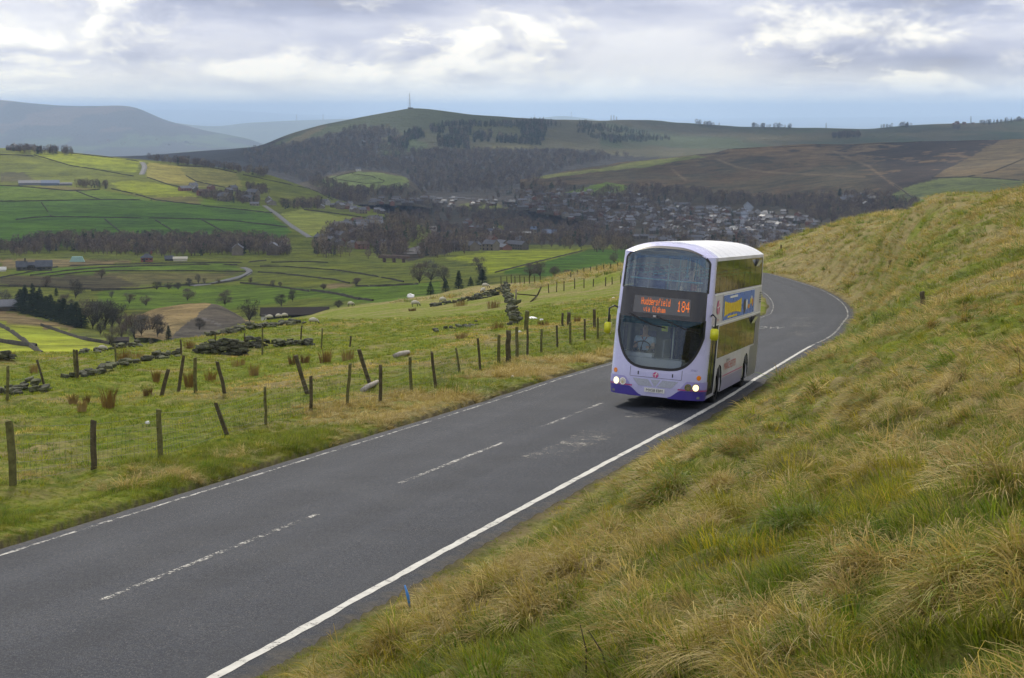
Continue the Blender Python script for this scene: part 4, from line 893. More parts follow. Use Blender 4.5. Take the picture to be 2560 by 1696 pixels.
# stones
STONE = mat('dark_gritstone', (.080, .082, .058), .95, var=.5, vscale=3., bump=.8, bscale=12.); STONE_L = mat('lichened_gritstone', (.100, .106, .060), .95, var=.5, vscale=4., bump=.8, bscale=12.)
def stone_mesh(seed, m):
    r = random.Random(seed); b = bmesh.new(); bmesh.ops.create_cube(b, size=1)
    for v in b.verts: v.co *= r.uniform(.78, 1.08); v.co += Vector((r.uniform(-.1, .1), r.uniform(-.1, .1), r.uniform(-.1, .1)))
    bmesh.ops.bevel(b, geom=b.edges[:], offset=.12, segments=1, affect='EDGES'); me = bpy.data.meshes.new('stone'); b.to_mesh(me); b.free(); me.materials.append(m); return me
STONES = [stone_mesh(i, STONE if i % 3 else STONE_L) for i in range(9)]
def stone_row(name, label, line, height, size, n, layer=None, jit=.3, thick=.5):
    """a tumbled or standing run of stones along a line read off the photograph; every stone is its own part"""
    root = empty(name); tag(root, label, 'stone wall'); L = layer or GROUND; P = [Vector(L.hit(*p)) for p in line]
    seg = np.r_[0, np.cumsum([(b - a).length for a, b in zip(P[:-1], P[1:])])]; r = random.Random(len(label)); cnt = 0
    for k in range(n):
        s = r.uniform(0, seg[-1]); i = min(int(np.searchsorted(seg, s)) - 1, len(P) - 2); i = max(i, 0); f = (s - seg[i]) / max(seg[i + 1] - seg[i], 1e-6); c = P[i].lerp(P[i + 1], f)
        h = float(np.interp(s / seg[-1], np.linspace(0, 1, len(height)), height)); zz = h * r.random() ** 1.1; q = 1 - .5 * zz / max(h, .1); d = (P[i + 1] - P[i]).normalized(); sd_ = Vector((-d.y, d.x, 0))
        o = obj('stone', STONES[r.randrange(9)], root, c + sd_ * r.uniform(-thick, thick) * q * .6 + Vector((r.uniform(-jit, jit), r.uniform(-jit, jit), zz + size * .12)), (r.uniform(-.25, .25), r.uniform(-.25, .25), math.atan2(d.y, d.x) + r.uniform(-.4, .4)))
        w_ = size * .62 * r.uniform(.6, 1.5); o.scale = (w_ * 1.3, w_ * .9, w_ * r.uniform(.38, .62))
    return root
stone_row('ruined_wall', 'tall dark section of ruined dry stone wall behind the field posts', via(CF, [(475, 345), (640, 352), (800, 362), (955, 368)]), [.3, .75, .7, .9, .8, .5], .40, 210, thick=.6, jit=.15)
stone_row('ruined_wall', 'low run of stones right of the tall ruined wall section', via(CF, [(960, 300), (1150, 285), (1350, 268), (1600, 262)]), [.8, .5, .35, .25, .3], .42, 90, jit=.3)
stone_row('ruined_wall', 'broken line of dark stones on the brow above the ruined wall', via(CF, [(590, 170), (760, 150), (900, 118), (1200, 72), (1500, 40)]), [.25, .35, .5, .2, .25, .2], .6, 110, jit=.4)
stone_row('ruined_wall', 'tumbled row of dark stones leading down from the ruined wall', via(CE, [(650, 488), (900, 440), (1050, 390), (1250, 345), (1450, 315), (1740, 275)]), [.1, .2, .22, .3, .2, .45], .45, 80, jit=.3)
stone_row('stone_heap', 'low heap of stones by the leftmost field posts', via(CE, [(150, 610), (260, 590), (340, 585), (470, 620)]), [.08, .3, .1, .1], .42, 16, jit=.25)
stone_row('stone_heap', 'few dark stones at the left edge of the field', via(CE, [(0, 640), (60, 640), (130, 635)]), [.15, .18, .1], .42, 8, jit=.2)
stone_row('stone_heap', 'dark mossy stones at the left edge under tawny rushes', via(CE, [(-30, 318), (30, 312), (90, 306)]), [.2, .35, .2], .42, 14, jit=.2)
stone_row('ruined_wall', 'row of small stones along the lower field edge far left', via(CE, [(760, 255), (900, 240), (1050, 215), (1250, 185), (1400, 160)]), [.15, .2, .2, .3, .3], .42, 46, jit=.3)
stone_row('dry_stone_wall', 'dry stone wall running straight away behind the thick fence post', via(C6, [(1628, 600), (1600, 545), (1580, 480), (1562, 420), (1550, 365)]), [1.2, 1.5, 1.5, 1.6, 1.4], .52, 290, jit=.15, thick=.5)
stone_row('ruined_wall', 'dark tumbled wall with rushes crossing the sheep field', via(C6, [(1050, 460), (1200, 436), (1350, 412), (1500, 378)]), [.2, .35, .7, .8], .6, 110, jit=.4)
stone_row('stone_heap', 'scatter of black stones in the green field below the sheep', via(C6, [(1010, 632), (1130, 632), (1200, 610), (1265, 602), (1350, 606)]), [.1, .15, .3, .4, .3], .45, 22, jit=.8)
# rushes and a bush
def rush_clump(label, px, py, hpx, wpx, col, n=90, seed=0, name='rush_clump', cat='rushes', arch=.25):
    g = gl(px, py); D = g[1]; h = 1.35 * hpx / FPX * D; w_ = wpx / FPX * D / 2; r = np.random.default_rng(seed); V = []; F = []
    for k in range(n):
        a = r.uniform(0, 6.283); rad = w_ * .7 * math.sqrt(r.random()); b = np.array([g[0] + rad * math.cos(a), g[1] + rad * math.sin(a) * .8, 0]); L = h * r.uniform(.55, 1.05)
        b[2] = float(GROUND.z(b[0], b[1])[0]) - .05; o = np.array([math.cos(a), math.sin(a), 0]) * (arch * rad / w_ + r.uniform(0, .22)) ; wd = max(.012, .9 / FPX * D * .55); s = np.array([math.cos(a + 1.57) * .5 + .5, math.sin(a + 1.57), 0]); s = s / np.linalg.norm(s) * wd; q = len(V)
        m_ = b + (o * .35 + np.array([0, 0, .55])) * L; t = b + (o * 1.0 + np.array([0, 0, 1.0])) * L; V += [b - s, b + s, m_ - s * .8, m_ + s * .8, t]; F += [(q, q + 1, q + 3, q + 2), (q + 2, q + 3, q + 4)]
    o = obj(name, mesh(name, np.array(V), F, mat('rush_%s' % '_'.join('%02d' % int(c * 100) for c in col), col, .9, var=.4, vscale=2.))); tag(o, label, cat, 'tawny rush clumps in the field'); return o
RUSH = (.22, .135, .045); RUSH2 = (.30, .21, .085); RUSH3 = (.17, .11, .045)
for i, (p, h, wd, c, lb) in enumerate(((CE(1035, 765), 50, 42, RUSH, 'largest orange brown rush clump in the near field'), (CE(1410, 645), 22, 28, RUSH3, 'small round brown rush clump right of the large orange one'), (CE(700, 735), 28, 28, RUSH2, 'thin tawny rushes left of the large orange clump'), (CE(780, 800), 30, 30, RUSH2, 'straggling rushes in front of the large orange clump'), (CE(825, 730), 22, 18, RUSH3, 'narrow rush tuft just left of the large orange clump'),
        (CE(70, 290), 18, 50, RUSH, 'bright rushes at the left edge above the dark stones'), (CE(320, 430), 24, 26, RUSH2, 'pale rushes behind the leaning post far left'), (CE(1170, 330), 34, 40, RUSH, 'rushes between thin post and tumbled stones'), (CE(1300, 300), 20, 60, RUSH2, 'wide band of pale rushes behind the tumbled stones'), (CF(380, 290), 22, 36, RUSH, 'rushes left of the tall ruined wall'),
        (CF(380, 690), 44, 26, RUSH, 'rushes between the grey post and its neighbour'), (CF(600, 640), 30, 34, RUSH, 'rushes right of the grey upright post'), (CF(40, 640), 30, 20, RUSH, 'rushes left of the slanting dark post'), (CF(1040, 570), 30, 30, RUSH2, 'rushes below the right end of the ruined wall'), (CF(1440, 460), 26, 32, RUSH3, 'rushes beside the top of the long leaning post'), (CF(1560, 440), 22, 30, RUSH3, 'brown rushes just right of the long leaning post'),
        (CF(1770, 435), 32, 40, RUSH, 'two tone rush clump between the leaning posts'), (CF(2000, 410), 28, 40, RUSH2, 'rushes left of the rightmost leaning post'), (CF(880, 470), 20, 46, RUSH2, 'rushes under the tall ruined wall'), (C6(910, 490), 8, 26, RUSH3, 'flat brown rushes under a grazing sheep'), (C6(1240, 455), 14, 50, RUSH2, 'rushes along the dark tumbled wall'), (C6(1470, 470), 20, 46, RUSH, 'orange rushes left of the dry stone wall'),
        (C6(1500, 620), 22, 50, RUSH, 'rusty rushes at the foot of the dry stone wall'), (C6(1250, 680), 16, 40, RUSH2, 'rushes in the dip behind the roadside fence'), (C6(1810, 590), 14, 40, RUSH3, 'rushes beside the grey gatepost'), (C6(2045, 565), 16, 22, RUSH, 'rushes between the two thick dark posts'))):
    rush_clump(lb, p[0], p[1], h, wd, c, 110, i)
# sheep
WOOL = mat('fleece', (.50, .47, .38), 1., var=.25, vscale=14., bump=1., bscale=25.); DARKF = mat('dark_sheep_face', (.035, .03, .028), .8)
def sheep_proto():
    root = empty('sheep')
    me = bpy.data.meshes.new('body'); bm = bmesh.new(); bmesh.ops.create_icosphere(bm, subdivisions=3, radius=1)
    for v in bm.verts:
        x, y, z = v.co; k = 1 + .05 * math.sin(x * 9) * math.sin(y * 8 + z * 7) + random.uniform(-.02, .02); top = .06 * (1 - x * x)
        v.co = (x * .52 * k, y * .27 * k * (1 - .12 * x), z * .27 * k + .56 + top)
    bm.to_mesh(me); bm.free(); me.materials.append(WOOL); me.polygons.foreach_set('use_smooth', np.ones(len(me.polygons), bool)); obj('fleece', me, root)
    for x, y in ((.34, .13), (.34, -.13), (-.34, .13), (-.34, -.13)):
        b = MB(); b.tube([(x, y, .42), (x + (.02 if x > 0 else -.04), y, .22), (x, y, .0)], [.06, .032, .03], 6); b.build('leg', DARKF, root, True)
    b = MB(); b.tube([(.44, 0, .62), (.58, 0, .48), (.66, 0, .34)], [.15, .11, .10], 8); b.build('neck', WOOL, root, True)
    b = MB(); b.tube([(.62, 0, .40), (.70, 0, .26), (.76, 0, .10)], [.085, .075, .045], 8); hd = b.build('head', DARKF, root, True)
    b = MB(); b.tube([(.63, .06, .38), (.60, .17, .36)], [.03, .012], 5); b.build('ear', DARKF, hd, True); b = MB(); b.tube([(.63, -.06, .38), (.60, -.17, .36)], [.03, .012], 5); b.build('ear', DARKF, hd, True)
    b = MB(); b.tube([(-.50, 0, .60), (-.57, 0, .40)], [.05, .03], 6); b.build('tail', WOOL, root, True); return root
SHP = sheep_proto()
SHEEP = [(C6(228, 583), 0, 'largest sheep, grazing with its head to the right above the field posts'), (C6(485, 460), 1, 'sheep half hidden on the brow above the dark barn roof'), (C6(928, 460), 0, 'grazing sheep below and right of the white sack'), (C6(1117, 436), 1, 'sheep beside the dark tumbled wall in the upper field'), (C6(1412, 334), 0, 'upper of two sheep together near the crest'), (C6(1398, 368), 2, 'lower of two sheep together near the crest'),
         (C6(30, 540), 1, 'right hand sheep of three in front of the dark barn'), (C5(1830, 626), 1, 'middle sheep of three in front of the dark barn'), (C5(1772, 634), 3, 'left hand sheep of three in front of the dark barn'), (CE(978, 228), 0, 'pale sheep lying by the low stones on the left')]
for i, (p, face, lb) in enumerate(SHEEP):
    o = SHP if i == 0 else copy_tree(SHP); g = gl(*p); o.location = g; o.rotation_euler = (0, 0, (0, 0.5, -2.2, 3.3)[face] + .1 * i % .4); k = (.66, .85, .9, .9, .9, .9, .62, .62, .62, .42)[i]; o.scale = (k, k, k); tag(o, lb, 'sheep', 'sheep grazing in the field')
# litter and odd things
LIT = mat('white_plastic', (.75, .75, .76), .5)
def blob(name, label, px, py, w, h, m, cat, seed=0):
    g = gl(px, py); me = bpy.data.meshes.new(name); bm = bmesh.new(); bmesh.ops.create_icosphere(bm, subdivisions=2, radius=1); r = random.Random(seed)
    for v in bm.verts: k = r.uniform(.75, 1.2); v.co = (v.co.x * w / 2 * k, v.co.y * w / 3 * k, max(v.co.z, -.25) * h / 2 * k)
    bm.to_mesh(me); bm.free(); me.materials.append(m); o = obj(name, me, None, (g[0], g[1], g[2] + h * .15), (0, 0, r.uniform(0, 3))); tag(o, label, cat); return o
blob('white_sack', 'crumpled white sack on the brow of the sheep field', *C6(900, 390), 1.7, 1.1, LIT, 'sack', 3)
blob('litter', 'largest scrap of white litter near the grey gatepost', *C6(1738, 548), .9, .3, LIT, 'litter', 4); blob('litter', 'small white scrap right of the gatepost litter', *C6(1800, 553), .35, .15, LIT, 'litter', 5); blob('litter', 'white scrap on the roadside grass below the thick post', *C6(1602, 948), .16, .10, LIT, 'litter', 6)
blob('litter', 'white scrap in the verge just left of the bus', *C6(2080, 806), .2, .12, LIT, 'litter', 7); blob('litter', 'white scrap in the grass behind the netting far left', *CE(1412, 920), .13, .12, LIT, 'litter', 8); blob('litter', 'white scrap at the foot of the wall behind the fence', *C6(1650, 636), .2, .14, LIT, 'litter', 9); blob('litter', 'white fleck on the grass left of the bus front', *C6(2295, 402), .4, .18, LIT, 'litter', 10)
g1 = Vector(gl(1025, 1530)); g1.z += .07; g0 = Vector(pt(1012, 1470, g1.y)) + Vector((0, 0, .03)); b = MB(); b.tube([g1 - Vector((0, 0, .02)), (g0 + g1) / 2 + Vector((.004, 0, 0)), g0], [.012, .018, .009], 8); tag(b.build('plastic_stick', mat('blue_plastic', (.06, .24, .62), .35), None, True), 'bright blue plastic stick in the grass by the road edge', 'stick')
for i, (x0, y0, x1, y1, lb) in enumerate(((1465, 1690, 1450, 1560, 'dark dead stem standing near the bottom edge of the grass'), (1525, 1690, 1470, 1575, 'second dark dead stem crossing right of its twin'), (2550, 940, 2542, 870, 'thin dead stalk at the right edge of the bank'))):
    g = Vector(gl(x0, y0)); t = Vector(pt(x1, y1, g.y)); b = MB(); b.tube([g - Vector((0, 0, .05)), g.lerp(t, .5) + Vector((.02, 0, 0)), t], [.006, .005, .003], 5); tag(b.build('dead_stem', mat('dead_stem_brown', (.07, .055, .035), .9), None, True), lb, 'stem')
# ================================================================ trees, woods, walls and houses down the valley
def twig_mat(name):
    m = bpy.data.materials.new(name); m.use_nodes = True; t = NT(m.node_tree); b = m.node_tree.nodes['Principled BSDF']
    ti = t.new('ShaderNodeAttribute', attribute_name='tint', attribute_type='INSTANCER'); bl = t.new('ShaderNodeAttribute', attribute_name='bl'); sp = t.new('ShaderNodeSeparateColor'); t.inp(sp, 0, bl.outputs['Color'])
    k = t.mrange(sp.outputs[0], 0, 1, .55, 1.45); cc = t.new('ShaderNodeCombineXYZ'); [t.inp(cc, i, k) for i in range(3)]
    t.inp(b, 'Base Color', t.mix(1., ti.outputs['Color'], cc.outputs[0], 'MULTIPLY')); b.inputs['Roughness'].default_value = .95; b.inputs['Specular IOR Level'].default_value = .05; return m
TWIG = twig_mat('wood_twigs')
def far_tree(seed, kind='bare', n=110):
    """small tree of height 1 for woods seen from far off: trunk, then slivers through the crown"""
    r = np.random.default_rng(seed); V = []; F = []; C = []
    def sliver(p, d, w, c):
        s = np.cross(d, r.normal(0, 1, 3)); s = s / (np.linalg.norm(s) + 1e-9) * w; q = len(V); V.extend([p - s, p + s, p + d]); F.append((q, q + 1, q + 2)); C.extend([(c, 0, 0)] * 3)
    if kind == 'bare':
        for k in range(3): sliver(np.array([0, 0, -.06]), np.array([r.normal(0, .03), r.normal(0, .03), .75]), .022, .3)
        for k in range(n):
            a = r.uniform(0, 6.283); z = r.uniform(.22, .98); rad = .36 * math.sin(math.pi * min(1, (z - .12) / .95)) ** .7 * r.uniform(.2, 1.0) ** .5
            p = np.array([rad * math.cos(a) * .75, rad * math.sin(a) * .75, z]); d = np.array([math.cos(a) * .10, math.sin(a) * .10, .12]) * r.uniform(.6, 1.5) + r.normal(0, .035, 3); sliver(p, d, r.uniform(.008, .020), r.uniform())
    else:
        sliver(np.array([0, 0, -.05]), np.array([0, 0, .9]), .03, .2)
        for k in range(n):
            a = r.uniform(0, 6.283); z = r.uniform(.03, .97); rad = .24 * (1 - z) ** .8 * r.uniform(.45, 1.0); p = np.array([rad * math.cos(a) * .5, rad * math.sin(a) * .5, z + .03]); d = np.array([math.cos(a) * .12, math.sin(a) * .12, -.05]) * r.uniform(.7, 1.3); sliver(p, d, r.uniform(.03, .055), r.uniform())
    me = mesh('far_tree', np.array(V), F, TWIG); vcol(me, np.array(C), 'bl'); return me
FT = [far_tree(300 + i, 'bare', 170) for i in range(5)] + [far_tree(320 + i, 'fir', 110) for i in range(3)]
LAYERS = [VALLEY, MOUND, HILL, SPUR, HEATHER, MAST_HILL, FAR_HILL]
def seen(px, py, layers):
    """first of the sheets met along the line of sight"""
    best = None
    for L in layers:
        u, q = uq(px, py)
        if u < L.U[0] or u > L.U[-1]: continue
        c = np.interp(u, L.U, np.arange(len(L.U))); a = int(min(c, len(L.U) - 2)); f = c - a; qq = L.q[:, a] * (1 - f) + L.q[:, a + 1] * f; yy = L.Y[:, a] * (1 - f) + L.Y[:, a + 1] * f
        k = np.nonzero((qq[:-1] <= q) & (qq[1:] > q))[0]
        if len(k): k = k[0]; t = (q - qq[k]) / (qq[k + 1] - qq[k]); D = yy[k] + (yy[k + 1] - yy[k]) * t; 
        else: continue
        if best is None or D < best[1]: best = np.array([u * D, D, q * D])
    return best
def sample_poly(poly, n, seed):
    r = np.random.default_rng(seed); A = np.array(poly); lo, hi = A.min(0), A.max(0); out = []
    while len(out) < n:
        p = r.uniform(lo, hi, (4 * n, 2)); out += [tuple(x) for x in p[inpoly(p[:, 0], p[:, 1], poly)]]
    return out[:n]
BARE = np.array([(.150, .112, .090), (.125, .098, .086), (.175, .135, .095), (.115, .090, .085), (.200, .160, .105)]); FIR = np.array([(.048, .064, .038), (.058, .074, .042), (.042, .056, .036)])
def wood(name, label, polys, n, layers, h, fir=0.0, seed=0, tintk=1.0, clump=0.0):
    P = []; H = []; r = np.random.default_rng(seed)
    tot = sum(abs(sum(a[0] * b[1] - b[0] * a[1] for a, b in zip(p, p[1:] + p[:1]))) for p in polys)
    for i, poly in enumerate(polys):
        ar = abs(sum(a[0] * b[1] - b[0] * a[1] for a, b in zip(poly, poly[1:] + poly[:1])))
        for px, py in sample_poly(poly, max(3, int(n * ar / tot)), seed + i):
            if clump and fbm(px / 38., py / 22., 3, seed + 5) < clump: continue
            g = seen(px, py, layers)
            if g is not None: P.append(g)
    P = np.array(P); m = len(P); isf = r.random(m) < fir; sc = r.uniform(h[0], h[1], m); idx = np.where(isf, 5 + r.integers(0, 3, m), r.integers(0, 5, m))
    tint = np.where(isf[:, None], FIR[r.integers(0, 3, m)], BARE[r.integers(0, 5, m)]) * r.uniform(.75, 1.25, (m, 1)) * tintk; wd = sc * r.uniform(.85, 1.35, m)
    o = scatter(name, P, np.stack([np.zeros(m), np.zeros(m), r.uniform(0, 6.28, m)], 1), np.stack([wd, wd, sc], 1), idx, tint, FT, label); o['category'] = 'wood'; return o
VL = [VALLEY, MOUND, HILL, SPUR, HEATHER]
wood('woodland', 'dark belt of bare trees between the valley fields and left hillside', [via(C5, [(-200, 150), (0, 165), (200, 130), (400, 105), (900, 105), (1500, 110), (1740, 118), (1900, 150), (1900, 215), (1560, 205), (1250, 215), (900, 215), (560, 200), (420, 175), (330, 195), (60, 225), (-200, 220)])], 1150, VL, (3.5, 8.5), .05, 21, clump=.26)
wood('woodland', 'bare trees along the valley bottom left of the railway', [via(C3, [(-60, 1020), (60, 960), (300, 950), (420, 880), (560, 860), (740, 870), (720, 960), (600, 1060), (560, 1130), (0, 1120), (-60, 1090)])], 460, VL, (5, 10), .06, 22, clump=.34)
wood('woodland', 'mass of bare trees in the valley right of the railway', [via(C3, [(760, 860), (1000, 800), (1250, 850), (1500, 880), (1800, 860), (2050, 990), (2050, 1100), (1500, 1055), (1150, 1060), (760, 1120), (640, 1130), (720, 1010), (780, 940)])], 860, VL, (5.5, 10.5), .10, 23, clump=.32)
wood('woodland', 'trees growing between the houses of the valley town', [via(C3, [(480, 730), (900, 790), (1250, 700), (1700, 740), (2100, 720), (2500, 820), (3400, 900), (3300, 1110), (2500, 1100), (2050, 1000), (1700, 880), (1200, 850), (900, 830), (500, 860)]), via(C3, [(350, 700), (600, 690), (1050, 690), (1250, 640), (1450, 600), (1700, 660), (1800, 690), (1400, 730), (1100, 700), (700, 720), (400, 745)])], 1200, VL + [MAST_HILL], (5, 9.5), .14, 24, clump=.38)
wood('woodland', 'purple brown wood covering the lower slope of the mast hill', [via(C3, [(-500, 420), (0, 345), (200, 270), (450, 265), (520, 295), (380, 340), (560, 420), (1000, 410), (1500, 425), (1750, 425), (2050, 455), (1650, 520), (1500, 560), (1320, 640), (1000, 690), (600, 690), (590, 570), (240, 545), (0, 590), (-260, 560), (-500, 500)])], 3000, [MAST_HILL, VALLEY], (7, 12), .05, 25, 1.0)
wood('plantation', 'long dark conifer plantation right of the mast', [via(C3, [(800, 240), (1100, 238), (1480, 222), (1500, 260), (1480, 330), (1450, 380), (1300, 370), (1330, 330), (1300, 265), (1100, 258), (800, 252)]), via(C3, [(1490, 230), (1590, 250), (1500, 255)])], 520, [MAST_HILL], (8, 13), .85, 26)
wood('plantation', 'scattered dark conifer blocks below the mast', [via(C3, p) for p in ([(850, 268), (1000, 275), (990, 318), (860, 325)], [(720, 262), (820, 262), (810, 300), (730, 295)], [(550, 310), (640, 285), (690, 300), (690, 335), (560, 350)], [(1000, 310), (1130, 300), (1120, 355), (1010, 360)], [(770, 335), (980, 335), (980, 400), (780, 395)], [(440, 345), (560, 345), (600, 400), (500, 400)], [(1160, 325), (1300, 330), (1300, 370), (1160, 360)])], 620, [MAST_HILL], (9, 14), .8, 27)
wood('plantation', 'two dark conifer strips on the moor right of the mast', [via(C3, [(1690, 232), (1850, 240), (2110, 298), (2170, 315), (1850, 288), (1690, 300)]), via(C3, [(1750, 310), (1900, 318), (2300, 325), (2310, 350), (1940, 368), (1780, 330)])], 400, [MAST_HILL], (7, 11), .9, 28)
wood('woodland', 'belt of bare trees below the heather hill', [via(C4, [(-80, 560), (30, 505), (260, 490), (530, 510), (800, 545), (1000, 560), (1400, 540), (1600, 545), (1780, 590), (1660, 690), (1250, 700), (1050, 610), (600, 590), (300, 570), (-60, 620)])], 1300, VL, (5, 9.5), .06, 29, clump=.24)
wood('woodland', 'dark tree belt on the crest of the left hillside', [via(C2, [(845, 425), (920, 425), (1400, 455), (1580, 515), (1560, 530), (1340, 490), (930, 442)]), via(C2, [(60, 372), (430, 388), (430, 402), (200, 392), (60, 380)])], 320, [HILL], (5, 10), .1, 30)
wood('woodland', 'trees round the hillside hamlet above the steep lane', [via(C2, [(1180, 640), (1420, 650), (1560, 690), (1420, 690), (1190, 660)]), via(C2, [(1660, 700), (1800, 690), (1930, 690), (1880, 725), (1680, 720)]), via(C2, [(1450, 590), (1560, 600), (1600, 640), (1480, 640)]), via(C2, [(450, 575), (640, 585), (640, 600), (450, 590)]), via(C2, [(1880, 590), (2000, 640), (2060, 670), (1960, 660)])], 340, [HILL, SPUR, VALLEY], (4.5, 9), .15, 31)
wood('woodland', 'wooded gorge between the hillside and the small walled fields', [via(C2, [(1580, 500), (1700, 520), (1860, 590), (2000, 680), (2200, 690), (2150, 620), (1960, 560), (1700, 470), (1580, 460)]), via(C3, [(0, 700), (120, 690), (300, 670), (580, 660), (580, 700), (330, 720), (100, 750)])], 480, [SPUR, VALLEY, MAST_HILL], (5.5, 10), .05, 32)
wood('skyline_trees', 'far trees along the right hand skyline', [via(C4, [(530, 137), (640, 150), (640, 156), (530, 142)]), via(C4, [(830, 156), (1080, 160), (1080, 163), (830, 160)]), via(C4, [(1560, 160), (1740, 148), (1740, 154), (1560, 163)]), via(C4, [(2110, 138), (2367, 122), (2500, 118), (2500, 124), (2367, 128), (2110, 142)]), via(C4, [(1970, 165), (2010, 160), (2010, 170), (1970, 172)]), via(C4, [(1300, 205), (1450, 195), (1450, 215), (1300, 218)])], 200, [MAST_HILL], (9, 16), .2, 33, .8)

# ---------------------------------------------------------------- single trees
BARK = mat('bark', (.060, .050, .038), .95, var=.3, vscale=4.); TWIGM = [mat('bare_twigs_%s' % n, c, .95, var=.3, vscale=.6) for n, c in (('brown', (.150, .118, .092)), ('grey', (.135, .125, .112)), ('dark', (.075, .068, .054)), ('olive', (.15, .135, .085)))]; NEEDLE = mat('conifer_needles', (.028, .046, .022), .95, var=.4, vscale=.8)
def bare_tree_meshes(seed, spread=.38, n3=7):
    """winter tree of height 1: trunk with limbs, and a crown of fine twigs"""
    r = random.Random(seed); T = MB(); W_ = MB()
    def sl(p, d, w):
        s = d.cross(Vector((r.gauss(0, 1), r.gauss(0, 1), r.gauss(0, 1)))).normalized() * w; W_.add([p - s, p + s, p + d], [(0, 1, 2)])
    fork = r.uniform(.05, .11); T.tube([(0, 0, -.05), (r.gauss(0, .01), 0, fork * .6), (r.gauss(0, .015), r.gauss(0, .015), fork)], [.017, .013, .011], 6, 0, False)
    lob = [(Vector((0, 0, .50)), .28)]
    while len(lob) < 13:
        q = Vector((r.uniform(-1, 1), r.uniform(-1, 1), r.uniform(-1, 1)))
        if q.length < 1: lob.append((Vector((q.x * spread * .78, q.y * spread * .78, .50 + q.z * .36)), r.uniform(.12, .20)))
    for c, rad in lob:
        p0 = Vector((0, 0, fork * r.uniform(.8, 1.0))); T.tube([p0, p0.lerp(c, .5) + Vector((0, 0, .03)), c], [.011, .008, .004], 5, 0, False)
        for k in range(int(620 * rad)):
            d = Vector((r.gauss(0, 1), r.gauss(0, 1), r.gauss(.25, .9))).normalized(); q = r.random() ** .6; p = c + Vector((d.x * rad * q, d.y * rad * q, d.z * rad * q * .9))
            if p.z < fork * .9: continue
            dd = (p - p0).normalized() + Vector((r.gauss(0, .5), r.gauss(0, .5), r.gauss(.1, .5))); sl(p, dd.normalized() * r.uniform(.05, .12), r.uniform(.004, .008))
    me1 = mesh('trunk', T.v, T.f, BARK, True); me2 = mesh('crown', W_.v, W_.f, None); return me1, me2
BT = [bare_tree_meshes(400 + i, (.38, .46, .34, .5)[i % 4]) for i in range(5)]
def fir_meshes(seed, wide=.22):
    r = random.Random(seed); T = MB(); T.tube([(0, 0, -.05), (0, 0, .5), (0, 0, .97)], [.022, .014, .004], 6, 0, False); W_ = MB()
    for k in range(520):
        z = r.random() ** .8 * .95 + .03; a = r.uniform(0, 6.283); R_ = wide * (1 - z) ** .75 * (1 + .18 * math.sin(z * 40 + 3 * a)); L = R_ * r.uniform(.55, 1.08) + .015; d = Vector((math.cos(a), math.sin(a), -.28 + r.uniform(-.1, .2))); p = Vector((0, 0, z)) + d * L * .25
        s = Vector((-d.y, d.x, r.uniform(-.3, .3))).normalized() * (.022 + .026 * r.random()); W_.add([p, p + d * L * .6 - s, p + d * L * .8, p + d * L * .6 + s], [(0, 1, 2, 3)])
    return mesh('trunk', T.v, T.f, BARK, True), mesh('crown', W_.v, W_.f, NEEDLE)
FM = [fir_meshes(430 + i, (.24, .20, .28)[i]) for i in range(3)]
_tc = {}
def tree(label, base, hpx, kind='bare', var=0, tw=0, layers=None, wide=1.0, group=None, name=None, D=None):
    g = seen(*base, layers or VL) if D is None else pt(*base, D)
    if g is None: return
    h = hpx / FPX * g[1]; o = empty(name or ('bare_tree' if kind == 'bare' else 'conifer'), g, (0, 0, var * 1.7 + base[0] % 3)); tag(o, label, 'tree', group)
    t, c = (BT if kind == 'bare' else FM)[var % (5 if kind == 'bare' else 3)]
    if kind == 'bare':
        key = (var % 5, tw)
        if key not in _tc: c2 = c.copy(); c2.materials.clear(); c2.materials.append(TWIGM[tw]); _tc[key] = c2
        c = _tc[key]
    a = obj('trunk', t, o); b = obj('crown', c, o); s_ = (h * wide, h * wide, h); a.scale = s_; b.scale = s_; return o
